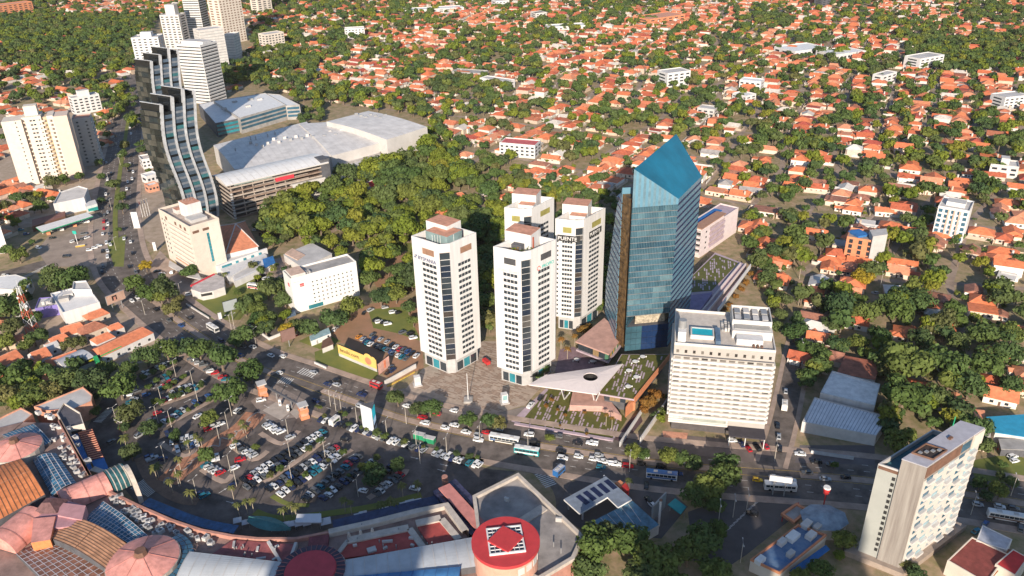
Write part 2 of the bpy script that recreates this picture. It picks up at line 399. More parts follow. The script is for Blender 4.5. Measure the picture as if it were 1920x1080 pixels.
# arrows on the lot lanes
mb = MB()
for u, v, du, dv in ((505, 868, 8, -4), (540, 870, 8, -5), (606, 838, 7, -4), (652, 858, 8, -4), (385, 716, -6, -4), (404, 727, 6, 4), (345, 755, 8, -4), (410, 925, 8, -5), (424, 940, 8, 2), (512, 790, -8, -2), (770, 857, 8, 2), (825, 870, 8, 2), (660, 800, 8, 3), (495, 760, 6, 3), (820, 880, 7, 2)):
    a, b = Vector(xy(u, v)), Vector(xy(u + du, v + dv)); t = (b - a).normalized(); n = Vector((-t.y, t.x)); L = 2.6
    mb.poly([(*(a - n * .12), .066), (*(a + t * L - n * .12), .066), (*(a + t * L + n * .12), .066), (*(a + n * .12), .066)])
    mb.poly([(*(a + t * L - n * .5), .067), (*(a + t * (L + 1.2)), .067), (*(a + t * L + n * .5), .067)])
mb.build('arrow_marking', PAINT)['kind'] = 'structure'

# lawns and yards
sheet('lawn', pxs([(362, 565), (440, 535), (490, 515), (520, 530), (505, 560), (470, 575), (450, 600), (400, 600), (370, 580)]), .06, GRASS)
sheet('lawn', pxs([(590, 660), (632, 645), (710, 700), (702, 712), (640, 700), (592, 685)]), .06, GRASS)
sheet('lawn', pxs([(560, 640), (600, 620), (640, 640), (600, 655)]), .058, GRASS)
sheet('dirt_lot', pxs([(612, 640), (640, 600), (690, 570), (785, 560), (795, 690), (740, 715), (705, 695), (650, 645)]), .052, SOIL)
sheet('lawn', pxs([(690, 580), (760, 575), (790, 640), (745, 625), (700, 615)]), .062, GRASS)
sheet('dirt_lot', pxs([(690, 510), (760, 470), (790, 490), (790, 545), (710, 545)]), .052, SOIL)
sheet('hotel_yard', pxs([(278, 500), (300, 470), (330, 500), (372, 525), (350, 560), (300, 545)]), .06, PAVE)
sheet('yard', pxs([(470, 500), (540, 478), (545, 530), (520, 540), (480, 530)]), .06, PAVE)
sheet('lawn', pxs([(200, 455), (236, 440), (232, 500), (214, 500)]), .07, GRASS)
sheet('lawn', pxs([(70, 512), (100, 505), (110, 520), (80, 535)]), .06, GRASS)
# plaza before the white towers: striped paving
PLZ = M('plaza_pale_stone', (.40, .315, .25), var=.15, scale=.4)
PLD = M('plaza_brown_stone', (.22, .135, .09), var=.2, scale=.4)
plaza_px = [(760, 730), (792, 692), (905, 640), (1040, 640), (1045, 690), (985, 760), (930, 775), (830, 752)]
sheet('plaza', pxs(plaza_px), .06, PLZ)
pp = pxs(plaza_px)
mb = MB(); a0 = Vector(xy(780, 715)); a1 = Vector(xy(935, 765)); t = (a1 - a0).normalized(); n = Vector((-t.y, t.x))
rp_ = random.Random(3)
for r in range(-4, 62):
    k = -8 + rp_.random() * 6
    while k < 95:
        L = 2.5 + rp_.random() * 5; c = a0 + t * k + n * (r * .9)
        e = c + t * L
        if inside((c.x, c.y), pp) and inside((e.x, e.y), pp):
            mb.poly([(*c, .066), (*e, .066), (*(e + n * .45), .066), (*(c + n * .45), .066)])
        k += L + 2 + rp_.random() * 5
mb.build('paving_stripe', PLD)['kind'] = 'stuff'; bpy.data.objects['paving_stripe']['label'] = 'brown stone strips laid in the pale plaza paving'
sheet('forecourt', pxs([(716, 735), (760, 728), (830, 752), (930, 775), (985, 762), (1000, 780), (940, 792), (850, 778), (760, 755)]), .056, M('forecourt_grey', (.24, .20, .175), var=.2, scale=.15))
sheet('paved_yard', pxs([(-90, 205), (160, 205), (195, 260), (190, 360), (160, 395), (60, 425), (-90, 450)]), .012, M('pale_yard', (.44, .34, .27), rough=.95, col2=(.28, .22, .15), scale=.2))
sheet('paved_yard', pxs([(255, 250), (285, 250), (330, 400), (300, 470), (262, 440), (258, 350)]), .012, M('pale_yard', (.38, .29, .23)))
sheet('paved_yard', pxs([(-60, 570), (60, 560), (300, 600), (330, 660), (200, 700), (-60, 720)]), .012, M('pale_yard', (.38, .29, .23)))
# lower right yards
sheet('petrol_forecourt', pxs([(1040, 960), (1070, 905), (1140, 880), (1240, 905), (1290, 950), (1240, 1010), (1100, 1000)]), .045, M('forecourt_dark', (.11, .10, .10), var=.2, scale=.1))
sheet('hotel_forecourt', pxs([(1240, 812), (1430, 830), (1450, 855), (1400, 868), (1240, 842)]), .05, M('forecourt_paving', (.15, .12, .11), var=.2, scale=.15))
sheet('restaurant_parking', pxs([(1290, 960), (1400, 920), (1500, 930), (1500, 960), (1400, 1040), (1340, 1080), (1300, 1050)]), .05, M('dim_asphalt', (.10, .09, .09), var=.2, scale=.08))
mb = MB()
for i in range(11):
    a = Vector(xy(1348 + i * 6.6, 1006 - i * 6.2)); b = a + Vector((3.8, 2.6)); t = (b - a).normalized(); n = Vector((-t.y, t.x)) * .08
    mb.poly([(*(a - n), .058), (*(b - n), .058), (*(b + n), .058), (*(a + n), .058)])
mb.build('bay_marking', PAINT)['kind'] = 'structure'
sheet('lawn', pxs([(1815, 865), (1900, 850), (1960, 880), (1880, 905), (1830, 900)]), .06, GRASS)
sheet('driveway', pxs([(1500, 835), (1640, 835), (1640, 872), (1490, 868)]), .05, M('driveway_grey', (.14, .12, .12), var=.2, scale=.1))

# ---------------------------------------------------------------- suburb street grid
GA = math.radians(62); GX = Vector((math.cos(GA), math.sin(GA))); GYv = Vector((-GX.y, GX.x)); GO = Vector((150, 360))
HZ = [(-260, 195), (205, 195), (238, 150), (300, 30), (470, 30), (475, 110), (400, 150), (570, 165), (620, 195), (815, 232), (815, 290), (660, 345), (545, 362), (505, 400), (500, 440), (560, 455), (640, 455), (690, 480), (690, 560), (780, 560),
      (800, 520), (930, 560), (1040, 590), (1130, 570), (1150, 560), (1270, 520), (1290, 385), (1400, 375), (1412, 500), (1425, 520), (1462, 590), (1470, 640), (1508, 640), (1530, 650), (1680, 640), (1690, 790), (1850, 760), (2300, 760), (2300, 1400), (-260, 1400)]
BW, BL, ST = 35.0, 84.0, 6.8
def gp(i, j):
    p = GO + GX * i + GYv * j
    return p + Vector((16 * math.sin(p.y / 97 + p.x / 210) + 9 * math.sin(p.y / 41), 16 * math.sin(p.x / 113 - p.y / 190) + 8 * math.sin(p.x / 47 + 1)))
mb = MB()
def free(p):
    u, v = PX(p.x, p.y)
    return -260 < u < 2180 and -40 < v < 1100 and not inside((u, v), HZ)
for bi in range(-22, 25):
    for bj in range(-48, 41):
        o = gp(bi * (BL + ST), bj * (BW + ST))
        for (L, w, dx, dy) in ((BL + ST, ST - 2.5, GX, GYv), (BW + ST, ST - 2.5, GYv, GX)):
            e = gp((bi + 1) * (BL + ST), bj * (BW + ST)) if dx is GX else gp(bi * (BL + ST), (bj + 1) * (BW + ST)); dx2 = (e - o).normalized(); dy = Vector((-dx2.y, dx2.x)) if dx is GX else Vector((dx2.y, -dx2.x))
            if free(o) and free(e) and free((o + e) / 2):
                n = dy * (w / 2)
                z = .02 if dx is GX else .024
                mb.poly([(*(o - n), z), (*(e - n), z), (*(e + n), z), (*(o + n), z)] if dx is GX else [(*(o + n), z), (*(e + n), z), (*(e - n), z), (*(o - n), z)])
mb.build('street', M('street_paving', (.33, .25, .195), rough=.9, var=.25, scale=.1))['kind'] = 'structure'
# ================================================================ buildings
def win_grid(par, f, z0, fh, nfl, n, wr=.6, hr=.5, mat=WIN, k0=0.0, k1=None, name='window', t=.05, skip=0.0, zr=.3):
    k1 = f.L if k1 is None else k1; cw = (k1 - k0) / n
    for i in range(nfl):
        for j in range(n):
            if skip and rnd.random() < skip: continue
            a = k0 + cw * (j + (1 - wr) / 2)
            f.panel(name, par, a, a + cw * wr, z0 + fh * (i + zr), z0 + fh * (i + zr + hr), mat, t)
def bands(par, f, z0, fh, nfl, h, mat, t=.3, name='floor_band', k0=0.0, k1=None, dz=0.0):
    for i in range(nfl): f.panel(name, par, k0, f.L if k1 is None else k1, z0 + fh * i + dz, z0 + fh * i + dz + h, mat, t)
def rect(p, q, depth):
    f = Face(p, q); n = -f.n * depth
    return [tuple(f.p), tuple(f.q), tuple(f.q + n), tuple(f.p + n)]
def block(par, poly, z0, z1, wall, roof=LGREY, par_h=1.0, wname='wall'):
    poly = ccw(poly)
    MB().prism(poly, z0, z1, top=False).build(wname, wall, par)
    if par_h > 0:
        MB().ring(poly, .35, z1, z1 + par_h).build('parapet', wall, par)
        MB().prism(inset(poly, .3), z1 - .2, z1 + .02, bottom=True).build('roof', roof, par)
    else: MB().prism(inset(poly, -.25), z1, z1 + .25, bottom=True).build('roof', roof, par)
def box_on(par, name, p, sx, sy, z0, z1, mat, rz=0.0, roofm=None):
    c, s = math.cos(rz), math.sin(rz)
    pts = [(p[0] + a * sx / 2 * c - b * sy / 2 * s, p[1] + a * sx / 2 * s + b * sy / 2 * c) for a, b in ((-1, -1), (1, -1), (1, 1), (-1, 1))]
    return MB().prism(pts, z0, z1, 0, 1 if roofm else None).build(name, [mat, roofm] if roofm else mat, par)

# ---------------------------------------------------------------- four white office towers
def wtc(label, A, B, C, D, h, back, signs, roof_style):
    A, B, C, D = [Vector(p) for p in (A, B, C, D)]
    f1, f2, f3 = Face(A, B), Face(B, C), Face(C, D)
    E_ = D - f3.n * 0 + (A - B).normalized() * back; F_ = A + (D - C).normalized() * back
    mid = (B + C) / 2; n2 = -f2.n
    t = thing('office_tower', label, 'office tower', (mid.x, mid.y, 0), 0, 'white office towers on the plaza')
    B2, C2 = B + n2 * 1.3, C + n2 * 1.3
    foot = [A, B, B2, C2, C, D, E_, F_]; foot = [tuple(p) for p in foot]
    zb = 7.5
    MB().prism(foot, zb, h - 3.2, top=False, bottom=True).build('wall', WHITE, t)
    base = inset([tuple(p) for p in (A, B, C, D, E_, F_)], 1.2)
    MB().prism(base, 0, zb + .1).build('base_storey', M('pale_grey_stone', (.44, .43, .42), var=.12), t)
    MB().ring([tuple(p) for p in (A, B, C, D, E_, F_)], .5, h - 3.2, h + .9).build('parapet', WHITE, t)
    MB().prism(inset([tuple(p) for p in (A, B, C, D, E_, F_)], .45), h - 3.5, h - 3.0).build('roof_terrace', roof_style[0], t)
    for q in (Face(base[0], base[1]), Face(base[2], base[3])):
        for j in range(3): q.panel('shop_window', t, q.L * (.08 + j * .3), q.L * (.33 + j * .3), .6, 5.2, WINT if j == 1 else WIN, .08)
    nf = 17; fh = (h - 10.5 - zb) / nf
    g2 = Face(B2, C2)
    dk = [WIN, glass('strip_glass_brown', (.06, .05, .045)), glass('strip_glass_blue', (.02, .03, .05)), glass('strip_glass_grey', (.10, .095, .09))]
    for i in range(nf + 1): g2.panel('glass_panel', t, .05, g2.L - .05, zb + .2 + i * fh, zb + .2 + i * fh + fh * .93, dk[rnd.choice((0, 0, 1, 2, 2, 3))], .12)
    g2.panel('glass_panel', t, .05, g2.L - .05, zb + (nf + 1) * fh + .3, h - 4, WIN, .1)
    for f in (f1, f3):
        k0, k1 = (f.L * .34, f.L * .86) if f is f1 else (f.L * .27, f.L * .74)
        win_grid(t, f, zb + .6, fh, nf, 4, .86, .50, WIN, k0, k1)
        f.panel('roof_opening', t, f.L * .38, f.L * .80, h - 6.2, h - 3.2, roof_style[1], .05)
    if roof_style[2]: win_grid(t, f1, zb + .6, fh, nf, 1, .5, .42, WIN, f1.L * .06, f1.L * .2)
    for (f, kind) in ((f1, signs[0]), (f3, signs[1])):
        for txt, k, z, sz, m, bg in kind:
            if bg: f.panel('sign_board', t, f.L * k - .4, f.L * k + .4 + sz * .66 * len(txt), z - .7, z + sz * .95, bg, .14)
            f.text(t, txt, f.L * k, z, sz, m, .22)
    # rooftop rooms
    ax = (F_ - A).normalized(); ay = (A - B).normalized() * -1
    cen = (Vector(E_) + Vector(A)) / 2; rz = f1.rz
    ctr = (A + B + C + D + E_ + F_) / 6
    bk = ctr + (ctr - mid) * .62
    rm = box_on(t, 'plant_room', bk, 13, 9.5, h - 3.1, h + 4.8, WHITE, rz, TERRA)
    if roof_style[3] == 'pavilion':
        box_on(t, 'roof_pavilion', ctr + (mid - ctr) * .05, 13, 10, h - 3.1, h + 3.0, glass('pavilion_glass', (.22, .30, .30)), rz, TERRA)
        for k in range(9): MB().tube((ctr.x + (k - 4) * 1.2, ctr.y - 6.5 + abs(k - 4) * .3, h - 3), (ctr.x + (k - 4) * 1.2, ctr.y - 6.5 + abs(k - 4) * .3, h + 2.9), .09, n=4).build('pavilion_post', WHITEM, t)
    elif roof_style[3] == 'garden':
        c0 = ctr + (mid - ctr) * .35
        MB().tube((c0.x + 2, c0.y - 1, h - 3), (c0.x + 2, c0.y - 1, h - 1.6), 2.6, 2.6, 18).build('round_table_terrace', LGREY, t)
        box_on(t, 'red_screen', c0 + Vector((1.5, 4.5)), 6, .3, h - 3, h + 3.4, M('rust_panel', (.28, .07, .04)), rz)
        for k in range(9):
            p = c0 + Vector((-7 + rnd.random() * 12, -2 + rnd.random() * 4)); q = MB()
            for _ in range(26):
                a = Vector((p.x + rnd.gauss(0, .6), p.y + rnd.gauss(0, .6), h - 2.8 + rnd.random() * 2.2)); d = Vector((rnd.gauss(0, .4), rnd.gauss(0, .4), .2)); e = Vector((rnd.gauss(0, .3), .3, rnd.gauss(0, .3)))
                q.poly([a, a + d, a + d + e, a + e])
            q.build('roof_plant', [LEAF, LEAFL, LEAFO][k % 3], t)
        box_on(t, 'terrace_lounge', c0 + Vector((-3, 3)), 5, 3, h - 3, h + .4, DGREY, rz)
    else:
        box_on(t, 'service_room', ctr + (mid - ctr) * .2, 8, 5, h - 3.1, h + 1.0, WHITE, rz, TERRA)
        for k in range(3): box_on(t, 'air_unit', ctr + (mid - ctr) * .5 + Vector((k * 1.8 - 1, 0)), 1.3, 1.3, h - 3, h - .6, LGREY, rz)
    return t
GREYT = M('grey_letters', (.42, .42, .43), var=.05); BLACKT = M('black_letters', (.02, .02, .02), var=.0); NAVY = M('navy_letters', (.05, .07, .18), var=.0); TEALT = M('teal_letters', (.02, .42, .36), var=.0); PKT = M('coral_ring', (.62, .18, .15), var=.0)
WHT = M('white_letters', (.75, .74, .72), var=.0)
OPB = M('opening_brown', (.30, .17, .11)); OPG = M('opening_grey', (.07, .07, .075)); OPO = M('opening_olive', (.30, .27, .08))
T1 = [xy(791, 682), xy(839, 703), xy(857, 701), xy(903, 675)]
T2 = [xy(933, 713), xy(981, 727), xy(998, 723), xy(1041, 697)]
T3 = [xy(1040, 616), xy(1076, 621), xy(1090, 619), xy(1128, 592)]
wtc('white office tower with glass roof pavilion, leftmost of the four', *T1, 67.5, 17, [[('BYSPANIA', .20, 57.9, 2.5, NAVY, None)], []], (TERRA, OPB, False, 'pavilion'))
tw2 = wtc('white office tower with a roof garden, nearest of the four', *T2, 68.5, 17, [[('Grupo Bueri', .06, 58.6, 2.3, GREYT, None)], [('PROPIO', .42, 58.6, 2.2, TEALT, None)]], (M('garden_deck', (.16, .11, .08)), OPG, False, 'garden'))
wtc('white office tower with black lettered boards, beside the blue tower', *T3, 61.5, 17, [[('PUENTE', .14, 51.4, 2.7, WHT, BLACKM)], [('PUENTE', .28, 51.4, 2.6, WHT, BLACKM)]], (TERRA, OPO, True, 'plain'))
dv = Vector(T1[1]) - Vector(T2[1]); T4 = [tuple(Vector(p) + dv + Vector((11, 3))) for p in T3]
wtc('white office tower standing behind the other three, base hidden', *T4, 62, 17, [[], []], (TERRA, OPO, False, 'plain'))
f = Face(Vector(T1[0]), Vector(T1[1]))
for i in range(4): f.panel('logo_square', bpy.data.objects['office_tower'], f.L * .06 + (i % 2) * .9, f.L * .06 + (i % 2) * .9 + .75, 58 + (i // 2) * .95, 58.75 + (i // 2) * .95, [NAVY, GREYT, GREYT, NAVY][i], .1)
f = Face(Vector(T2[2]), Vector(T2[3]))
for i in range(9):
    a = i / 10 * 2 * math.pi; k = f.L * .30 + math.cos(a) * .95; z = 59.2 + math.sin(a) * .95
    f.panel('logo_ring', tw2, k - .22, k + .22, z - .22, z + .22, PKT, .1)

# ---------------------------------------------------------------- the tall blue tower with its sloped top
Q0, Q1 = Vector(xy(1171, 662, 8)), Vector(xy(1250, 654, 8)); zq0, zq1 = ZOF(*Q0, 317), ZOF(*Q1, 373)
Q2 = Vector(xy(1316, 330, zq1)); Q3 = Vector(xy(1268, 251, 100.5)); zq3 = 100.5
NB = Vector(xy(1154, 638, 8)); MBk = Vector(xy(1134, 588, 8))
BG1 = M('tower_glass_front', (.040, .095, .125), rough=.22, var=.2, scale=.12, spec=.35); BG2 = M('tower_glass_light', (.12, .25, .335), rough=.2, var=.1, scale=.1, spec=.35); BG3 = glass('tower_glass_deep', (.012, .03, .085), .1); BGR = M('tower_roof_blue', (.006, .13, .215), var=.2, scale=.06, rough=.25)
BST = M('navy_stripe', (.012, .025, .09), rough=.4); AMB = M('amber_recess', (.15, .085, .03), var=.6, scale=.4, rough=.5); MUL = M('pale_mullion', (.13, .22, .27), rough=.4); SLABE = M('copper_slab_edge', (.17, .16, .16), rough=.5)
t = thing('blue_tower', 'tall blue glass tower with steeply sloped blue roof', 'tower', (*((Q0 + Q2) / 2), 0))
zt = ZOF(*Q0, 594); zl = ZOF(*Q0, 614)
zl2 = ZOF(*Q1, 600)
foot = [tuple(Q0), tuple(Q1), tuple(Q2), tuple(Q3)]
nrm = -(Face(Q0, Q1).n)
core = inset(ccw(foot), .25)
MB().prism(core, zt, [z - .3 for z in (zq0, zq1, zq1, zq3)], top=False, bottom=True).build('core', DGREY, t)
MB().poly([(*Q0, zq0), (*Q1, zq1), (*Q2, zq1), (*Q3, zq3)]).build('sloped_roof', BGR, t)
MB().prism(inset(foot, 2.5), zl - 1, zt + .2, bottom=True).build('terrace_core', M('terrace_tan', (.42, .36, .27), var=.4, scale=.8), t)  # mottled tan core filling the open terrace gap
MB().prism(inset(foot, .25), 9, zl).build('lower_core', DGREY, t)
ff = Face(Q0, Q1); fr = Face(Q1, Q2); fb = Face(Q2, Q3); fl = Face(Q3, Q0)
nfl = 19; fh = (ZOF(*Q1, 383) - zt) / nfl
wk = [M('tower_pane_%d' % k_, c_, rough=.1, var=.25, scale=.1, spec=.6) for k_, c_ in enumerate(((.018, .055, .085), (.035, .085, .115), (.05, .11, .145), (.075, .145, .175), (.11, .185, .21), (.20, .22, .19)))]
for i in range(nfl):
    z = zt + i * fh
    for j in range(7): ff.panel('glass_panel', t, ff.L * j / 7 + .04, ff.L * (j + 1) / 7 - .04, z + .35, z + fh - .02, wk[max(0, min(5, int(2.0 + rnd.gauss(0, .6) + .9 * math.sin(i * .45) + (2 if rnd.random() < .05 else 0))))], .05)
    ff.panel('slab_edge', t, 0, ff.L, z, z + .3, SLABE, .12)
# mullions of the front, one long blade each
ztop = zt + nfl * fh
for j in range(1, 28): ff.panel('mullion', t, ff.L * j / 28 - .05, ff.L * j / 28 + .05, zt, ztop, MUL, .16)
# the finned crown above the front
for j in range(18):
    k0, k1 = ff.L * j / 18, ff.L * (j + 1) / 18; a, b = ff.at(k0, .02), ff.at(k1, .02)
    za, zb_ = zq0 + (zq1 - zq0) * k0 / ff.L, zq0 + (zq1 - zq0) * k1 / ff.L
    MB().poly([(*a, ztop), (*b, ztop), (*b, max(zb_, ztop + .05)), (*a, max(za, ztop + .1))]).build('crown_fin', BG2 if j % 2 else MUL, t)
# right flank: floor bands
nr = 24
zr0 = 9
fhr = (zq1 - zr0) / nr
for i in range(nr):
    z = zr0 + i * fhr
    fr.panel('glass_band', t, 0, fr.L, z + 1.02, z + fhr - .02, BG2, .05)
    fr.panel('navy_band', t, 0, fr.L, z, z + 1.0, BST, .14)
for i in range(26):
    z = zr0 + i * (zq1 - zr0) / 26
    fb.panel('glass_band', t, 0, fb.L, z + .6, z + (zq1 - zr0) / 26, BG1, .05); fl.panel('glass_band', t, 0, fl.L, z + .6, z + (zq1 - zr0) / 26, BG1, .05)
# lower glass box
fhl = (zl - 9) / 4
for i in range(4):
    for j in range(8): ff.panel('glass_panel', t, ff.L * j / 8 + .04, ff.L * (j + 1) / 8 - .04, 9 + i * fhl + .2, 9 + (i + 1) * fhl - .02, BG1 if j < 3 else BG3, .08)
# left wing: raking wedge with floor bands and an amber recess
fw = Face(MBk, NB)           # outer left face, far -> near (building on its left = to the right)
zn = ZOF(*NB, 352)
def on_wing(u, v):           # point of the wing plane seen at a pixel
    lo = None
    d = _R @ np.array([(u - 960) / FOC, (v - 540) / FOC, 1.0])
    n = fw.n; k = (fw.p.x * n.x + fw.p.y * n.y) / (d[0] * n.x + d[1] * n.y)
    return Vector((d[0] * k, d[1] * k, CAM_H + d[2] * k))
pt = on_wing(1156, 391)
kt = (Vector((pt.x, pt.y)) - fw.p).dot(fw.d)
inn = (-fw.n) * 5.5
wv = [(*fw.p, 8), (*fw.q, 8), (*fw.q, zn), (pt.x, pt.y, pt.z), (*(fw.p + Vector((0, 0))), 26)]
back = [(x + inn.x, y + inn.y, z) for x, y, z in wv]
n5 = 5
MB().add(wv + back, [tuple(range(5)), tuple(reversed(range(5, 10)))] + [(i, 5 + i, 5 + (i + 1) % 5, (i + 1) % 5) for i in range(5)]).build('wing_wall', BG2, t)
nw = 20
for i in range(nw):
    z = 8.3 + i * (zn - 12) / nw
    kk = 0 if z < 26 else kt * (z - 26) / (pt.z - 26) + .3
    fw.panel('navy_band', t, min(kk, fw.L - .5), fw.L, z, z + .8, BST, .1)
MB().prism([tuple(NB + Vector((.2, -.1))), tuple(Q0 + Vector((-.1, 4.5))), tuple(Q0 + Vector((1.5, 9))), tuple(NB + Vector((3, 4)))], 8, zn - 3, bottom=True).build('amber_recess', AMB, t)
for i in range(18):
    z = 10 + i * 4.1; Face(NB + Vector((.2, -.1)), Q0 + Vector((-.1, 4.5))).panel('amber_slab', t, 0, 4.5, z, z + .5, M('bronze_edge', (.10, .06, .025)), .25)

# podium terraces and plaza gardens of the blue tower
SHOPM = M('shop_display', kind='palette', var=.2, scale=1.5, rnd_amt=[(.55, .18, .03), (.70, .62, .50), (.30, .20, .10), (.62, .36, .10), (.08, .20, .12), (.75, .70, .62)])
t = thing('podium_pavilion', 'rose roofed shop pavilion at the foot of the blue tower', 'pavilion', (*xy(1120, 655), 0))
pv = [xy(1079, 640, 9), xy(1142, 664, 9), xy(1169, 629, 9), xy(1133, 596, 9)]
MB().prism(pv, 8.3, 9, bottom=True).build('roof', ROSE, t)
MB().prism(inset(ccw(pv), 1.2), 4.2, 8.3).build('shop_core', DGREY, t); MB().prism(inset(ccw(pv), .3), 3.4, 4.2, bottom=True).build('lower_slab', LAV, t); MB().prism(inset(ccw(pv), 3), 0, 3.4).build('ground_storey', M('dim_plinth', (.12, .09, .09)), t)
ip = inset(ccw(pv), 1.1)
for i in range(4):
    f = Face(ip[i], ip[(i + 1) % 4]); n = int(f.L / 1.7)
    for j in range(n): f.panel('shop_window', t, f.L * j / n + .08, f.L * (j + 1) / n - .08, 4.4, 8.1, SHOPM if rnd.random() < .6 else WIN, .06)
def stripes(name, parent, poly, z, ang, mat, seed, frac=.5):
    r = random.Random(seed); mb = MB(); cx = sum(p[0] for p in poly) / len(poly); cy = sum(p[1] for p in poly) / len(poly); d = Vector((math.cos(ang), math.sin(ang))); n = Vector((-d.y, d.x)); c = Vector((cx, cy)); cnt = 0
    for i in range(-45, 46):
        k = -45.0
        while k < 45:
            L = 1.5 + r.random() * 4
            a = c + n * (i * 1.15) + d * k; b = a + d * L
            if r.random() < frac and inside(a, poly) and inside(b, poly) and inside(a + n * .7, poly) and inside(b + n * .7, poly):
                pts = [(*a, z), (*b, z), (*(b + n * .72), z), (*(a + n * .72), z)]
                mb.poly(pts); cnt += 1
            k += L + .8
    o = mb.build(name, mat, parent); o['kind'] = 'stuff'; o['label'] = 'pale lavender stone strips laid in the grass'; return o
GARD = M('garden_turf', (.13, .12, .025), col2=(.08, .09, .02), scale=.4)
lawn_px = [(974, 794), (1152, 822), (1176, 786), (1130, 740), (1029, 730)]
lg = sheet('garden_lawn', pxs(lawn_px), .075, GARD)
stripes('paving_strip', None, pxs(lawn_px), .083, math.radians(72), LAV, 5)
sheet('garden_path', pxs([(958, 790), (1024, 728), (1030, 732), (976, 796)]), .072, LAV)
mb = MB(); mb.obox(xy(965, 795), xy(1150, 826), 1.6, 0, .5); mb.build('garden_kerb', LAV)['kind'] = 'structure'
sheet('ramp', pxs([(1152, 824), (1178, 790), (1200, 775), (1205, 790), (1170, 832)]), .078, M('ramp_dark', (.10, .06, .065)))
t = thing('upper_garden_deck', 'raised garden terrace with tables in front of the blue tower', 'terrace', (*xy(1185, 700), 0))
dk = [xy(1122, 738, 8), xy(1189, 749, 8), xy(1257, 664, 8), xy(1165, 664, 8)]
MB().prism(dk, 7.3, 7.95, 0, bottom=True).build('deck_slab', LAV, t); MB().prism(inset(ccw(dk), .4), 7.9, 8.02).build('turf', GARD, t); stripes('paving_strip', t, inset(ccw(dk), .6), 8.05, math.radians(72), LAV, 9, .4)
MB().prism(inset(ccw(dk), 2.2), 0, 7.3).build('shop_core', DGREY, t)
idk = inset(ccw(dk), 2.1)
for i in range(4):
    f = Face(idk[i], idk[(i + 1) % 4]); n = int(f.L / 2)
    for j in range(n): f.panel('shop_window', t, f.L * j / n + .1, f.L * (j + 1) / n - .1, 3.9, 7.1, SHOPM if rnd.random() < .5 else WIN, .06)
MB().obox(xy(1189, 749, 8), xy(1257, 664, 8), .3, 5.6, 8.9).build('orange_edge_wall', ORANGE, t); MB().prism([xy(1172, 783), xy(1178, 772), xy(1192, 748, 6), xy(1187, 760, 3)], 0, 5.5).build('orange_stair_wall', ORANGE, t)
MB().prism([xy(1068, 770), xy(1128, 772), xy(1165, 790), xy(1130, 742), xy(1075, 738)], 0, 3.0).build('wedge_roof', ROSE, t)
def terrace_table(u, v, z, label):
    p = xy(u, v, z); s = thing('terrace_table', label, 'table', (*p, z), 0, 'round tables on the garden terrace')
    MB().tube((*p, z), (*p, z + .7), .12, n=6).build('stem', WHITEM, s); MB().tube((*p, z + .7), (*p, z + .85), 1.35, 1.35, 14).build('table_top', WHITEM, s)
    for k in range(4):
        a = k * math.pi / 2 + .4; MB().box(p[0] + math.cos(a) * 1.9 - .25, p[0] + math.cos(a) * 1.9 + .25, p[1] + math.sin(a) * 1.9 - .25, p[1] + math.sin(a) * 1.9 + .25, z, z + .55).build('stool', BLACKM if k % 2 else WHITEM, s)
for i, (u, v) in enumerate(((1191, 680), (1205, 671), (1179, 697), (1193, 709), (1178, 727))): terrace_table(u, v, 8.05, ['white round table', 'white round table', 'white round table', 'white round table', 'white round table'][i] + ' on the garden terrace, ' + ['second', 'nearest to', 'third', 'fourth', 'farthest'][i] + (' from the blue tower' if i != 1 else ' the blue tower'))
for i, (u, v) in enumerate(((1081, 676), (1111, 679))): terrace_table(u, v, .1, 'white round table on the lower paving, ' + ['left', 'right'][i] + ' of the pair below the pavilion')
sheet('lower_paving', pxs([(1040, 700), (1050, 655), (1075, 650), (1145, 690), (1160, 700), (1100, 715)]), .08, M('lower_lavender', (.24, .16, .18), var=.2))
# white triangular canopy with round opening on V columns
t = thing('triangular_canopy', 'white pointed canopy with a round hole beside the garden', 'canopy', (*xy(1080, 735), 0))
zc = 10.5
cp = [xy(991, 721, zc), xy(1119, 739, zc), xy(1168, 682, zc), xy(1023, 703, zc)]
hc = Vector(xy(1107, 709.6, zc)); hr = 3.3; nh = 24
outer = []
cpp = ccw(cp)
def ray_out(c, a):
    d = Vector((math.cos(a), math.sin(a))); best = 1e9
    for i in range(4):
        p, q = Vector(cpp[i]), Vector(cpp[(i + 1) % 4]); e = q - p; den = d.x * e.y - d.y * e.x
        if abs(den) < 1e-9: continue
        s = ((p.x - c.x) * e.y - (p.y - c.y) * e.x) / den; w = ((p.x - c.x) * d.y - (p.y - c.y) * d.x) / den
        if s > 0 and -1e-6 <= w <= 1 + 1e-6: best = min(best, s)
    return c + d * best
angs = sorted([2 * math.pi * k / nh for k in range(nh)] + [math.atan2(p[1] - hc.y, p[0] - hc.x) % (2 * math.pi) for p in cpp])
mb = MB(); na = len(angs)
O = [ray_out(hc, a) for a in angs]; I = [hc + Vector((math.cos(a), math.sin(a))) * hr for a in angs]
vs = [(*p, zc) for p in O] + [(*p, zc + .9) for p in I] + [(*p, zc - .45) for p in O] + [(*p, zc - .1) for p in I]
for k in range(na):
    j = (k + 1) % na; mb_f = [(k, j, na + j, na + k), (2 * na + j, 2 * na + k, 3 * na + k, 3 * na + j), (2 * na + k, 2 * na + j, j, k), (na + k, na + j, 3 * na + j, 3 * na + k)]
    mb.f += mb_f; mb.m += [0] * 4
mb.v = vs
mb.build('canopy_sheet', M('canopy_white', (.70, .62, .60), var=.04, rough=.6), t)
MB().tube((*hc, .1), (*hc, .4), 3.0, 3.0, 18).build('planter', M('planter_dark', (.05, .03, .02)), t)
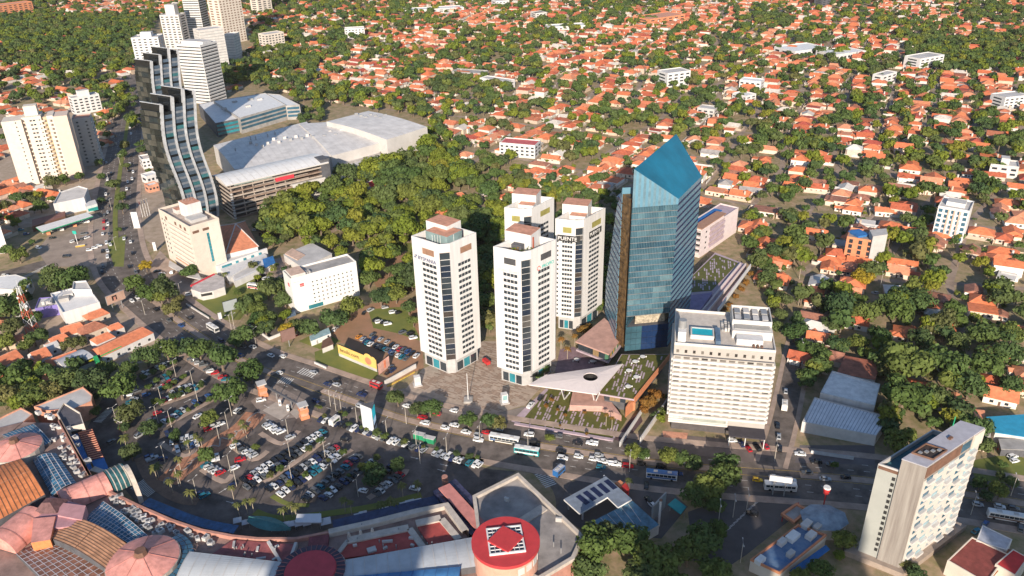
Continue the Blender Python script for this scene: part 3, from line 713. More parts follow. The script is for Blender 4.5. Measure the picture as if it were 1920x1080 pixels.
MB().tube((*hc, 4.5), (*hc, zc + .55), .7, hr * .98, 20, cap=False).build('dark_funnel', M('funnel_black', (.012, .01, .01)), t); MB().tube((*hc, 4.4), (*hc, zc - 2.2), 1.2, 1.5, 14).build('funnel_light', M('funnel_pale', (.42, .34, .32)), t)
for (bx, by, l, r) in ((1058, 749, 1053, 1068), (1115, 757, 1110, 1124)):
    b0 = xy(bx, by)
    for q, vv in ((l, 731), (r, 735)): p = xy(q, vv + 2, zc - .3); MB().tube((*b0, 0), (*p, zc - .2), .28, .28, 7).build('leaning_column', WHITEM, t)

# rear wing and rear roof garden behind the blue tower
PKW = M('pinkish_white_render', (.66, .56, .54), var=.06)
t = thing('rear_hotel_wing', 'pinkish white stepped building with brown roof behind the blue tower', 'building', (*xy(1345, 455), 0))
hz_ = 17
rA, rB = Vector(xy(1312, 470, 5)), Vector(xy(1380, 432, 1.5))
fA = Face(rA, rB)
block(t, rect(tuple(rA), tuple(rB), 13), 0, hz_, PKW, LAV, .8)
fq = Face(fA.at(2), fA.at(fA.L * .66)); nn = -fA.n
MB().prism([tuple(Vector(fA.at(-1, .6))), tuple(Vector(fA.at(fA.L * .62, .6))), tuple(Vector(fA.at(fA.L * .62, -6))), tuple(Vector(fA.at(-1, -6)))], hz_ + 2.4, hz_ + 3.0, bottom=True).build('brown_roof', M('brown_roof', (.36, .20, .13), var=.1), t)
MB().prism([tuple(Vector(fA.at(0, -.4))), tuple(Vector(fA.at(fA.L * .6, -.4))), tuple(Vector(fA.at(fA.L * .6, -5))), tuple(Vector(fA.at(0, -5)))], hz_, hz_ + 2.4).build('upper_storey', PKW, t)
MB().prism([tuple(Vector(fA.at(-1, -6.5))), tuple(Vector(fA.at(fA.L * .8, -6.5))), tuple(Vector(fA.at(fA.L * .8, -12))), tuple(Vector(fA.at(-1, -12)))], hz_ + .1, hz_ + .5).build('blue_roof_strip', BLUE, t)
for i in range(4): fA.panel('balcony_band', t, fA.L * .22, fA.L * .62, 3 + i * 3.6, 4.5 + i * 3.6, LAV, .5); fA.panel('window_band', t, fA.L * .22, fA.L * .62, 4.6 + i * 3.6, 6.2 + i * 3.6, M('shaded_pink', (.42, .32, .31)), .05)  # these bands are the wall pink darkened: recess shade put into the colour
for i in range(4): fA.panel('vent_hole', t, fA.L * .12, fA.L * .15, 4 + i * 3.6, 5.2 + i * 3.6, BLACKM, .06)
fE = Face(fA.at(0, -13), fA.at(0))
for i in range(4): fE.panel('balcony_slab', t, 0, fE.L, 2.5 + i * 3.6, 3.9 + i * 3.6, PKW, 1.6); fE.panel('window_band', t, .3, fE.L - .3, 4 + i * 3.6, 5.9 + i * 3.6, BLACKM, .1)
t = thing('rear_garden_deck', 'striped roof garden and lavender ramp behind the blue tower', 'terrace', (*xy(1350, 540), 0))
rd = [xy(1284, 530, 7), xy(1341, 473, 7), xy(1400, 496, 7), xy(1310, 604, 7), xy(1286, 600, 7)]
MB().prism(rd, 0, 6.9).build('deck', LAV, t)
gd = [xy(1296, 520, 7), xy(1341, 477, 7), xy(1384, 493, 7), xy(1334, 545, 7), xy(1293, 548, 7)]
MB().prism(gd, 6.9, 7.02).build('turf', GARD, t); stripes('paving_strip', t, ccw(gd), 7.06, math.radians(78), M('pale_lilac_paving', (.45, .36, .42)), 12, .45)
MB().prism([xy(1288, 598, 10), xy(1292, 552, 10), xy(1336, 546, 10), xy(1296, 602, 10)], 6.9, 9.4, bottom=True).build('terrace_slab', M('violet_slab', (.24, .19, .32), var=.15), t)
for k, (a, b) in enumerate((((1398, 497), (1310, 606)), ((1388, 497), (1304, 600)), ((1407, 500), (1345, 585)))): MB().obox(xy(*a, 7), xy(*b, 7), .5, 6, 8.3 + k * .2).build('ramp_wall', WHITE if k == 2 else PKW, t)
fR = Face(xy(1300, 602, 8), xy(1332, 552, 8))
for j in range(10): fR.panel('shop_window', t, fR.L * j / 10, fR.L * (j + 1) / 10 - .1, 7.1, 8.9, SHOPM, .2)

# ---------------------------------------------------------------- white slab hotel with pool
t = thing('slab_hotel', 'broad white slab hotel with a rooftop swimming pool', 'hotel', (*xy(1340, 815), 0))
sl, sr = Vector(xy(1251, 806)), Vector(xy(1430, 824)); fs = Face(sl, sr); depth = 29
foot = rect(sl, sr, depth); HS = 42.5
CRE = M('hotel_cream', (.42, .385, .35), var=.07, scale=.2); CREB = M('hotel_band', (.60, .565, .525), var=.05, scale=.2)
MB().prism(foot, 4.5, HS, top=False).build('wall', CRE, t); MB().prism(inset(ccw(foot), 1.5), 0, 4.6).build('ground_storey', M('hotel_plinth', (.09, .08, .08)), t)
MB().prism(inset(ccw(foot), .3), HS - .3, HS).build('roof', M('roof_deck', (.55, .49, .43), var=.12), t); MB().ring(foot, .4, HS, HS + 1.1).build('parapet', CREB, t)
fsl = Face(Vector(foot[3]), Vector(foot[0])); fsr = Face(Vector(foot[1]), Vector(foot[2]))
nf = 13; z0 = 8.2; fh = (HS - 5.2 - z0) / nf
WGR = [glass('hotel_window_grey', (.17, .15, .13), .3), glass('hotel_window_pale', (.26, .23, .20), .3), glass('hotel_window_dark', (.05, .045, .04), .2)]
for i in range(nf):
    z = z0 + i * fh
    for q in (fs, fsl, fsr): q.panel('balcony_band', t, 0, q.L, z, z + fh * .52, CREB, .75)
    for j in range(11):
        a = fs.L * (j + .14) / 11; fs.panel('window', t, a, a + fs.L * .062, z + fh * .55, z + fh * .94, WGR[rnd.choice((0, 0, 0, 1, 1, 2))], .06)
    for q in (fsl, fsr):
        for j in range(5): q.panel('window', t, q.L * (j + .2) / 5, q.L * (j + .75) / 5, z + fh * .55, z + fh * .94, WGR[rnd.choice((0, 1))], .06)
for i in range(3): fs.panel('fluted_band', t, 0, fs.L * .62, 4.6 + i * 1.15, 5.5 + i * 1.15, CREB, .35)
fs.panel('mezzanine_glass', t, fs.L * .15, fs.L * .6, 6.2, 7.6, M('pale_green_glass', (.34, .36, .31), rough=.3), .4)
for j in range(12): fs.panel('attic_window', t, fs.L * (j + .3) / 12, fs.L * (j + .62) / 12, HS - 3.4, HS - 2.0, WGR[2] if j % 3 else WGR[0], .06)
fs.panel('attic_band', t, 0, fs.L, HS - 4.9, HS - 4.3, DGREY, .1)
fs.text(t, 'DAZZLER', fs.L * .11, 6.75, 1.5, GREYT, .62); fs.panel('round_logo', t, fs.L * .05, fs.L * .05 + 1.5, 6.6, 8.0, LGREY, .62)
MB().prism([fs.at(fs.L * .63, 0), fs.at(fs.L, 0), fs.at(fs.L, 7), fs.at(fs.L * .63, 7)][::-1], 4.9, 5.4, bottom=True).build('entrance_canopy', M('dark_canopy', (.05, .045, .055)), t)
for k in (.64, .8, .99): MB().tube((*fs.at(fs.L * k, 6.6), 0), (*fs.at(fs.L * k, 6.6), 4.9), .2, n=6).build('canopy_post', WHITEM, t)
def rf(k, d): return fs.at(fs.L * k, -d)
pl = [rf(.16, 6), rf(.40, 6), rf(.40, 13), rf(.16, 13)]
MB().ring(pl, .6, HS, HS + 1.7).build('pool_surround', OFFW, t); MB().prism(inset(ccw(pl), .55), HS, HS + 1.4).build('pool_water', POOL, t)
MB().prism([rf(.41, 2), rf(.46, 2), rf(.46, 13), rf(.41, 13)], HS, HS + 2.2).build('pool_screen', BLUER, t)
MB().prism([rf(.03, 2), rf(.11, 2), rf(.11, 8), rf(.03, 8)], HS, HS + 5).build('stair_tower', WHITE, t)
p = rf(.07, 6); MB().tube((*p, HS + 5), (*p, HS + 8.5), 1.6, 1.6, 14).build('water_tank', STEEL, t)
MB().prism([rf(.58, 9), rf(.98, 9), rf(.98, 27), rf(.58, 27)], HS, HS + 3.6).build('plant_storey', CREB, t)
MB().ring([rf(.58, 14), rf(.98, 14), rf(.98, 27), rf(.58, 27)], .4, HS + 3.6, HS + 6).build('plant_parapet', OFFW, t)
for i in range(4):
    for j in range(2): MB().prism([rf(.61 + i * .092, 16 + j * 5.5), rf(.67 + i * .092, 16 + j * 5.5), rf(.67 + i * .092, 20 + j * 5.5), rf(.61 + i * .092, 20 + j * 5.5)], HS + 3.6, HS + 5.4 + .3 * (i % 2)).build('air_unit', [LGREY, STEEL, OFFW][(i + j) % 3], t)
MB().prism([rf(.62, 4), rf(.88, 4), rf(.88, 8.5), rf(.62, 8.5)], HS, HS + 2.6).build('vaulted_room', WHITE, t)
for i in range(5): MB().prism([rf(.78 + .04 * (i % 3), 2 + 2 * (i // 3)), rf(.80 + .04 * (i % 3), 2 + 2 * (i // 3)), rf(.80 + .04 * (i % 3), 3.3 + 2 * (i // 3)), rf(.78 + .04 * (i % 3), 3.3 + 2 * (i // 3))], HS, HS + 1).build('deck_seat', BROWN, t)
for i in range(14): MB().prism([rf(.48 + .033 * (i % 3), 14 + 1.5 * (i // 3)), rf(.505 + .033 * (i % 3), 14 + 1.5 * (i // 3)), rf(.505 + .033 * (i % 3), 15 + 1.5 * (i // 3)), rf(.48 + .033 * (i % 3), 15 + 1.5 * (i // 3))], HS, HS + .9 + .5 * (i % 3)).build('roof_unit', [STEEL, OFFW, LGREY, GREYC][i % 4], t)
for k in range(5): MB().obox(rf(.60, 10.5 + k * .9), rf(.96, 10.5 + k * .9), .25, HS + 3.6, HS + 4.1).build('roof_pipe', STEEL, t)
sheet('terracotta_forecourt', pxs([(1242, 808), (1290, 812), (1286, 830), (1246, 828)]), .07, TERRA)

# ---------------------------------------------------------------- tall narrow apartment tower, lower right
t = thing('apartment_tower', 'slim pale apartment tower with stained concrete core and balconies', 'apartment tower', (*xy(1690, 1060), 0))
aL, aF, aR = Vector(xy(1606, 1041)), Vector(xy(1684, 1072)), Vector(xy(1787, 994)); aM = Vector(xy(1641, 1058))
RB = aR + (aL - aF) * .92; HT = 45.0
f1 = Face(aL, aF); f2 = Face(aF, aR)
k1 = f1.L * .47
CON = M('stained_concrete', (.35, .32, .285), col2=(.20, .17, .15), rough=.9, scale=.9, stretch=(1, 1, .05)); PLA = M('pale_grey_render', (.36, .365, .335), var=.05, scale=.15)
lb = [tuple(f1.p), f1.at(k1), tuple(Vector(f1.at(k1)) + f2.d * (f2.L * .93)), tuple(f1.p + f2.d * (f2.L * .93))]
MB().prism(lb, 0, 38.6, top=False).build('rendered_block', PLA, t); MB().ring(lb, .5, 38.6, 40.2).build('parapet', LGREY, t); MB().prism(inset(ccw(lb), .4), 38, 38.5).build('terrace', M('terrace_teal', (.05, .16, .20)), t)
f1.panel('brown_band', t, .2, k1, 38.4, 39.6, BROWN, .1)
rb = [f1.at(k1 + .02, .5), tuple(aF + f1.n * .5), tuple(aR), tuple(Vector(f1.at(k1)) + f2.d * f2.L)]
MB().prism(rb, 0, HT, top=False).build('core_wall', CON, t)
MB().prism(inset(ccw(rb), -.1), HT, HT + .35).build('roof', M('roof_lilac_grey', (.40, .39, .43), var=.1), t)
mid_ = Vector(f1.at(k1 + (f1.L - k1) * .5))
hole = [tuple(mid_ + f2.d * (f2.L * a) + f1.d * b) for a, b in ((.12, -3.2), (.12, 3.2), (.36, 3.2), (.36, -3.2))]
MB().ring(hole, .3, HT + .3, HT + 1.0).build('roof_opening_rim', BROWN, t); MB().prism(inset(ccw(hole), .3), HT + .3, HT + .5).build('roof_opening', M('well_dark', (.05, .035, .03)), t)
for i in range(4): box_on(t, 'roof_plant_unit', mid_ + f2.d * (f2.L * (.17 + .05 * i)) + f1.d * (-1.5 + i), 1.2, 1.0, HT + .5, HT + .9, STEEL, f2.rz)
box_on(t, 'roof_hatch', mid_ + f2.d * (f2.L * .6), 1.8, .9, HT + .3, HT + .9, BROWN, f2.rz)
for i in range(14):
    z = 5 + i * 2.35; f1.panel('stair_window', t, k1 - 1.5, k1 - .5, z, z + 1.35, BLACKM, .06)
fbal = Face(aF + f1.n * .5, aR)
nf = 12; fh = 38.0 / nf
BALW = M('balcony_wall_warm', (.54, .50, .45), var=.06)  # one even warm off-white across the balcony facade
fbal.panel('facade_render', t, .8, fbal.L - .4, 1.5, 39, BALW, .1)
fbal.panel('attic_cladding', t, .6, fbal.L * .62, 40.2, 44.4, BROWN, .12); fbal.panel('attic_window', t, fbal.L * .63, fbal.L * .8, 40.5, 43.8, WINB, .1)
fbal.panel('attic_frame', t, fbal.L * .82, fbal.L, 39.4, 45, CREAM, .5)
for i in range(nf):
    z = 2.4 + i * fh
    for j in range(5):
        a = fbal.L * (.06 + j * .185); w = fbal.L * .12
        if (i + j) % 2 or j == 4: fbal.panel('balcony', t, a, a + w, z - .2, z + .75, OFFW, 1.1)
        fbal.panel('window', t, a + .3, a + w - .3, z + .8, z + 2.2, [WINB, glass('pale_curtain_glass', (.42, .47, .49), .25), glass('cyan_glass', (.30, .44, .48), .2)][(i * 3 + j * 2) % 3], .13)
MB().prism(inset(ccw([tuple(p) for p in (aL, aF, aR, RB)]), -2.5), 0, 2.2).build('plinth_walls', M('plinth_tan', (.34, .27, .22), var=.15), t)
p = Vector(f1.at(k1)) + f2.d * (f2.L * .86); MB().tube((*p, 40), (*p, HT + 4), .18, n=5).build('green_mast', GREEN, t)
# ---------------------------------------------------------------- cream apartment block, far left
t = thing('apartment_block', 'cream apartment block with columns of curved balconies, at the left edge', 'apartment block', (*xy(95, 345), 0))
pL, pR = Vector(xy(38.9, 349)), Vector(xy(157.4, 333.5)); f = Face(pL, pR); HA = 52
W1 = M('cream_white', (.64, .57, .49), var=.06); W2 = M('pale_peach_render', (.63, .50, .41), var=.05)
def slice_(k0, k1, dep0, dep1, z1, mat, nm='wall'):
    o = MB().prism([f.at(f.L * k0, -dep0), f.at(f.L * k1, -dep0), f.at(f.L * k1, -dep1), f.at(f.L * k0, -dep1)], 0, z1).build(nm, mat, t); return o
slice_(0, .30, 0, 17, HA, W1); slice_(.30, .345, 3.5, 17, HA + 1, W1); slice_(.345, .60, 1.2, 17, HA + 1.5, W1); slice_(.60, .68, 3, 17, HA, M('ochre_recess', (.50, .38, .25))); slice_(.68, .78, 2.0, 17, HA + .6, W1); slice_(.78, 1.0, 0, 17, HA, W2)
slice_(.36, .56, 5, 13, HA + 9, W1, 'roof_tower')
for i in range(15):
    z = 2.5 + i * 3.3
    for (k, d, w) in ((.335, 2.6, .055), (.62, 2.0, .07), (.72, .8, .05)):
        a = Vector(f.at(f.L * k, -d - .6)); n = 7
        pts = [tuple(a + f.d * (math.cos(x) * f.L * w * .55) + f.n * (math.sin(x) * 1.9)) for x in [math.pi * j / n for j in range(n + 1)]]
        MB().prism(pts[::-1], z, z + 1.1, bottom=True).build('balcony', W2 if k < .4 else W1, t)
    for k in (.42, .47): f2_ = Face(f.at(0, -1.2), f.at(f.L, -1.2)); f2_.panel('window', t, f.L * k, f.L * k + 1.6, z + 1.1, z + 2.3, WIN, .06)
    f.panel('window', t, f.L * .20, f.L * .20 + .9, z + 1.0, z + 2.0, WIN, .05)
    f2_.panel('window', t, f.L * .56, f.L * .56 + .9, z + 1.2, z + 2.1, WIN, .05)
t = thing('grey_apartment_slab', 'grey blank-walled apartment slab behind the cream block', 'apartment block', (*xy(165, 300), 0))
gq = [xy(160, 303), xy(178, 296)]
ga = Vector(xy(158, 312)); gb = ga + Vector((13, 5)); block(t, rect(ga, gb, 16), 0, 40, M('mid_grey_render', (.42, .40, .38), var=.08), TERRA)
fg = Face(gb, Vector(rect(ga, gb, 16)[2]))
bands(t, fg, 2, 3.1, 12, 1.1, OFFW, .8, 'balcony_band')
fg0 = Face(ga, gb); win_grid(t, fg0, 2, 3.1, 12, 2, .25, .4, WIN)
def simple_block(name, label, cat, pl, pr, depth, h, floors, n, wall, wmat=WIN, wr=.55, hr=.45, group=None, z0=1.2, band=None, roof=LGREY, pent=None, sides=True, rcol=1):
    """rectangular block: pl / pr ground pixels of its front corners"""
    a, b = Vector(xy(*pl)), Vector(xy(*pr)); m = (a + b) / 2
    t = thing(name, label, cat, (m.x, m.y, 0), 0, group); poly = rect(a, b, depth); block(t, poly, 0, h, wall, roof, .9)
    fh = (h - z0 - .6) / floors; f = Face(a, b)
    if band:
        for q in ((f, Face(poly[1], poly[2]), Face(poly[3], poly[0])) if sides else (f,)):
            bands(t, q, z0, fh, floors, fh * hr, wmat, .06, 'window_band', .5, q.L - .5, fh * .35)
            if band is not True: bands(t, q, z0, fh, floors, .35, band, .5, 'floor_band')
    else:
        win_grid(t, f, z0, fh, floors, n, wr, hr, wmat)
        if sides:
            for q in (Face(poly[1], poly[2]), Face(poly[3], poly[0])): win_grid(t, q, z0, fh, floors, max(1, int(n * q.L / f.L * .6)), wr, hr, wmat)
    if pent:
        c = m - f.n * depth * .5
        box_on(t, 'roof_room', c, f.L * pent[0], depth * pent[1], h, h + pent[2], wall, f.rz, roof)
    return t, f, poly
simple_block('white_block', 'small white twin block above the cream apartments', 'apartment block', (143, 216), (193, 207), 14, 17, 5, 5, WHITE, pent=(.4, .5, 6))
# ---------------------------------------------------------------- far towers upper left
simple_block('striped_tower', 'broad white office tower with long dark window bands', 'office tower', (352, 192), (396, 196), 26, 62, 18, 1, WHITE, band=OFFW, hr=.36, pent=(.9, .5, 3))
simple_block('residential_tower', 'white tower with grey flank behind the glass towers, leftmost of the far group', 'tower', (258, 128), (308, 126), 24, 38, 11, 5, WHITE, wr=.5, pent=(.4, .4, 6))
simple_block('residential_tower', 'pale stepped tower with a tall lift house, behind the striped tower', 'tower', (312, 92), (347, 92), 22, 47, 13, 4, OFFW, pent=(.5, .5, 14))
simple_block('residential_tower', 'slender white tower with close floor stripes, cut by the top edge', 'tower', (357, 80), (386, 80), 24, 82, 24, 1, WHITE, band=OFFW, hr=.4)
simple_block('office_block', 'pale slab block with narrow stripes right of the striped tower', 'office block', (388, 138), (432, 131), 20, 52, 15, 1, OFFW, M('band_grey', (.42, .41, .40)), band=True, hr=.35)
simple_block('office_block', 'low pale block at the foot of the balcony tower', 'office block', (428, 118), (446, 118), 20, 36, 10, 1, OFFW, M('band_grey', (.42, .41, .40)), band=True, hr=.35)
simple_block('balcony_tower', 'tall cream tower with brown balcony columns, cut by the top edge', 'tower', (424, 84), (464, 76), 26, 88, 24, 7, CREAM, BROWN, wr=.5)
simple_block('residential_tower', 'cream tower at the top edge, right of the balcony tower', 'tower', (486, 28), (512, 24), 22, 60, 16, 3, CREAM)
simple_block('brick_block', 'brick-red apartment block with dark windows in the top left corner', 'apartment block', (-8, 36), (66, 26), 26, 22, 6, 8, ORANGE, roof=TERRA)

# ---------------------------------------------------------------- twin dark glass towers with wavy pale fins
DG = glass('dark_mirror_glass', (.012, .014, .016), .05); DG2 = glass('floor_glass_blue', (.07, .10, .14), .12); DG3 = M('floor_spandrel', (.15, .165, .19), rough=.35); FIN = M('fin_silver', (.50, .51, .53), rough=.35, metal=.2)
def glass_tower(label, dx, dy, hs):
    # base line of the four fins, left -> right
    b = Vector(xy(406, 405)) + Vector((dx, dy)); dd_ = Vector((math.sin(math.radians(50)), math.cos(math.radians(50)))); L = 22.0; a = b - dd_ * L; fx = Face(a, b)
    ev = Vector((-.87, .5))
    t = thing('glass_tower', label, 'office tower', (a.x, a.y, 0), 0, 'wavy glass towers')
    def wave(z): return 2.2 * math.sin(z / 88 * 2 * math.pi * 1.05 + .4)
    # the body: stack of slabs that follows the wave
    dep = 21
    for i in range(22):
        z0 = i * 4.05; z1 = z0 + 4.05; w = wave((z0 + z1) / 2)
        for j in range(3):
            if z0 > hs[j] - 8: continue
            f = Face(fx.at(L * j / 3 + w + .4), fx.at(L * (j + 1) / 3 + w - .4))
            f.panel('window_band', t, 0, f.L, z0 + 1.6, z1, DG2 if (i * 7 + j * 3) % 5 else glass('floor_glass_teal', (.04, .13, .15), .12), .1)
            f.panel('spandrel', t, 0, f.L, z0, z0 + 1.5, DG3 if (i + j) % 3 else DG, .2)
    mb = MB(); ns = 22
    for j in range(3):
        top = hs[j] - 5
        for i in range(ns):
            z0, z1 = top * i / ns, top * (i + 1) / ns; w0, w1 = wave(z0), wave(z1)
            q = lambda k, d, z: (*(Vector(fx.at(k)) + ev * d), z)
            k0, k1 = L * j / 3, L * (j + 1) / 3
            mb.add([q(k0 + w0, .1, z0), q(k1 + w0, .1, z0), q(k1 + w0, dep, z0), q(k0 + w0, dep, z0), q(k0 + w1, .1, z1), q(k1 + w1, .1, z1), q(k1 + w1, dep, z1), q(k0 + w1, dep, z1)],
                   [(0, 1, 5, 4), (1, 2, 6, 5), (2, 3, 7, 6), (3, 0, 4, 7)] + ([(4, 5, 6, 7)] if i == ns - 1 else []))
    mb.build('body', DG, t)
    fk = [glass('flank_pane_a', (.012, .016, .016), .04), glass('flank_pane_b', (.03, .035, .032), .04), glass('flank_pane_c', (.07, .07, .06), .06), glass('flank_pane_d', (.02, .03, .035), .04)]
    for i in range(20):
        z0 = i * 3.95 + .2; p0 = Vector(fx.at(wave(z0 + 2) - .12)); fl_ = Face(p0 + ev * dep, p0)
        for j in range(5): fl_.panel('mirror_pane', t, fl_.L * j / 5 + .05, fl_.L * (j + 1) / 5 - .05, z0, z0 + 3.85, fk[int((math.sin(i * 1.7 + j) + math.sin(i * .6 - j * 1.3) + 2) * .98) % 4], .08 + .02 * ((i + j) % 3))
    for j in range(4):
        top = (hs + [hs[2] - 1])[j] if j else hs[0]
        top = hs[j]
        mb = MB(); n = 30
        for i in range(n):
            z0, z1 = top * i / n, top * (i + 1) / n; w0, w1 = wave(z0), wave(z1); k = L * j / 3
            q = lambda kk, d, z: (*fx.at(kk, d), z)
            vs = [q(k + w0 - .72, 1.3, z0), q(k + w0 + .72, 1.3, z0), q(k + w0 + .72, -2, z0), q(k + w0 - .72, -2, z0), q(k + w1 - .72, 1.3, z1), q(k + w1 + .72, 1.3, z1), q(k + w1 + .72, -2, z1), q(k + w1 - .72, -2, z1)]
            mb.add(vs, [(0, 1, 5, 4), (1, 2, 6, 5), (2, 3, 7, 6), (3, 0, 4, 7)] + ([(4, 5, 6, 7)] if i == n - 1 else []))
        mb.build('fin', FIN, t)
        # roof edge running back from each fin
        wt = wave(top); w0_ = Vector(fx.at(L * j / 3 + wt)); MB().obox(w0_, w0_ + ev * dep, .5, top - 6, top).build('roof_screen', DG, t)
        MB().obox(w0_, w0_ + ev * dep, .8, top, top + .4).build('roof_edge', FIN, t)
    for j in range(3): box_on(t, 'roof_plant', Vector(fx.at(L * (j + .5) / 3 + wave(hs[j]))) + ev * 9, 4, 5, hs[j] - 5, hs[j] - 1.4, CREAM if j % 2 else LGREY, fx.rz)
    return t
hs = [84, 88, 92, 89.5]
glass_tower('dark glass tower with wavy silver fins, nearer of the twins', 0, 0, hs)
o2 = Vector(xy(332, 99, 86)) - Vector(xy(361, 171, 86))
glass_tower('dark glass tower with wavy silver fins, farther of the twins', o2.x, o2.y, [85, 89, 93, 90.5])

# low shops along the avenue in front of the glass towers
simple_block('shop_block', 'flat-roofed white shop with brick front beside the avenue', 'shop', (270, 318), (292, 314), 14, 8, 2, 3, WHITE, roof=M('dusty_roof', (.55, .50, .46)))
simple_block('shop_block', 'bright white low shop beside the avenue', 'shop', (278, 346), (300, 340), 10, 6, 1, 3, WHITE, roof=WHITEM)
simple_block('shop_block', 'brick-fronted kiosk nearest the flag poles', 'shop', (281, 362), (300, 357), 8, 5, 1, 3, TERRA, roof=WHITEM)
for i in range(4):
    p = xy(268 + i * 4.5, 408 - i * 1.5); o = thing('flag_pole', 'tall white flag pole, ' + ['first', 'second', 'third', 'fourth'][i] + ' from the avenue in the row', 'flag pole', (*p, 0), 0, 'flag poles before the hotel')
    MB().tube((*p, 0), (*p, 13), .16, .1, 6).build('pole', WHITEM, o); MB().box(p[0] + .15, p[0] + .2, p[1] - .9, p[1] - .1, 10, 12.6).build('flag', [RED, WHITEM, BLUE, WHITEM][i], o)
# ---------------------------------------------------------------- blue-windowed block and the big white-roofed mall
t = thing('low_office_block', 'long low office block with blue window bands and white roof', 'office block', (*xy(500, 240), 0))
def zp(pts, z): return [xy(u, v, z) for u, v in pts]
b1 = zp([(376, 205), (448, 232), (522, 197), (560, 194), (500, 175)], 14); 
blk = zp([(372, 222), (408, 225), (450, 222), (515, 200), (536, 196), (563, 195), (500, 174), (376, 196)], 14)
block(t, zp([(449, 222), (536, 197), (498, 175), (400, 190)], 15), 0, 15, GREYC, WHITEM, .5)
block(t, zp([(404, 232), (452, 222), (400, 190), (372, 196)], 13), 0, 13, DGREY, WHITEM, .5)
block(t, zp([(536, 199), (562, 197), (525, 178), (500, 176)], 14.2), 0, 14.2, GREYC, WHITEM, .5)
for (a, b, zt_) in (((449, 222), (536, 197), 15), ((404, 232), (452, 222), 13), ((536, 199), (562, 197), 14.2)):
    f = Face(xy(*a, zt_), xy(*b, zt_))
    for i in range(3): f.panel('window_band', t, .8, f.L - .8, zt_ - 3.6 - i * 3.8, zt_ - 1.4 - i * 3.8, WINT if a[0] == 404 else WINB, .1)
for u, v in ((440, 192), (470, 187), (487, 187), (420, 205), (465, 200)): box_on(t, 'roof_unit', xy(u, v, 15), 5, 3, 15, 16.5, [STEEL, LGREY][u % 2], .5)
t = thing('shopping_mall', 'sprawling mall with curved white roofs and a terraced parking deck', 'mall', (*xy(600, 320), 0))
MR = M('mall_white_roof', (.66, .63, .60), var=.14, scale=.12, rough=.6); MW = M('mall_pale_wall', (.54, .51, .48), var=.08, scale=.1)
def vault(nm, quad, z, rise, mat, wall=None, zb=0, seg=10, flat=False):
    """roof over quad a,b,c,d (a-b one eave, d-c the other), bulging between the eaves"""
    a, b, c, d = [Vector(p) for p in quad]; mb = MB(); vs = []
    for i in range(seg + 1):
        k = i / seg; zz = z + rise * math.sin(math.pi * k) if not flat else z + rise * k
        vs += [(*a.lerp(d, k), zz), (*b.lerp(c, k), zz)]
    mb.add(vs, [(2 * i, 2 * i + 1, 2 * i + 3, 2 * i + 2) for i in range(seg)])
    o = mb.build(nm, mat, t, smooth=True)
    nr_ = int((b - a).length / 5)
    for j in range(1, nr_):
        rb_ = MB(); u_ = j / nr_; e_ = (b - a).normalized() * .12
        for i in range(seg):
            k0, k1 = i / seg, (i + 1) / seg; p0, p1 = a.lerp(b, u_).lerp(d.lerp(c, u_), k0), a.lerp(b, u_).lerp(d.lerp(c, u_), k1); z0_, z1_ = vs[2 * i][2] + .12, vs[2 * i + 2][2] + .12
            rb_.poly([(*(p0 - e_), z0_), (*(p0 + e_), z0_), (*(p1 + e_), z1_), (*(p1 - e_), z1_)])
        rb_.build('roof_seam', M('seam_grey', (.56, .535, .51)), t)
    if wall:
        wb = MB()
        for s_ in (0, 1):
            col_ = [vs[2 * i + s_] for i in range(seg + 1)]
            wb.add([(x, y, zb) for x, y, _ in col_] + col_, [(i, i + 1, seg + 2 + i, seg + 1 + i) for i in range(seg)])
        wb.add([(*a, zb), (*b, zb), (*b, z), (*a, z), (*d, zb), (*c, zb), (*c, vs[-1][2]), (*d, vs[-2][2])], [(0, 1, 2, 3), (4, 5, 6, 7)]); wb.build('wall', wall, t)
    return o
# hall on the right (tall box with low curved roof)
vault('curved_roof', zp([(725, 262), (801, 238), (690, 208), (612, 228)], 22), 22, 1.5, MR, MW)
vault('curved_roof', zp([(622, 292), (728, 264), (660, 226), (560, 232)], 17), 17, 1.6, MR, MW)
vault('curved_roof', zp([(440, 318), (622, 292), (575, 228), (400, 272)], 16), 16, 1.4, MR, MW)

MB().prism(zp([(630, 305), (728, 278), (722, 300), (640, 334)], 9), 0, 9).build('side_wing', MW, t)
MB().ring(zp([(632, 304), (722, 279), (712, 289), (640, 312)], 9), .4, 9, 10.2).build('service_yard', GREYC, t)
for i in range(6): box_on(t, 'roof_unit', xy(645 + i * 12, 301 - i * 3.3, 9), 5, 2.5, 9, 10.8, [STEEL, BROWN, LGREY][i % 3], .3)
for u, v in ((470, 262), (480, 262), (502, 257), (516, 252), (442, 284)): MB().tube((*xy(u, v, 17), 16.5), (*xy(u, v, 17), 20), .5, n=6).build('roof_stack', STEEL, t)
for i in range(16): box_on(t, 'roof_unit', xy(470 + (i * 53) % 180, 268 - ((i * 53) % 180) * .16 + (i * 7) % 11, 18), 2.5, 1.6, 17, 19.4, [STEEL, LGREY, OFFW][i % 3], .3)
for i in range(7): box_on(t, 'roof_unit', xy(668 + i * 9, 216 + (i * 3) % 8, 22), 3, 1.5, 22.5, 24, STEEL, .3)
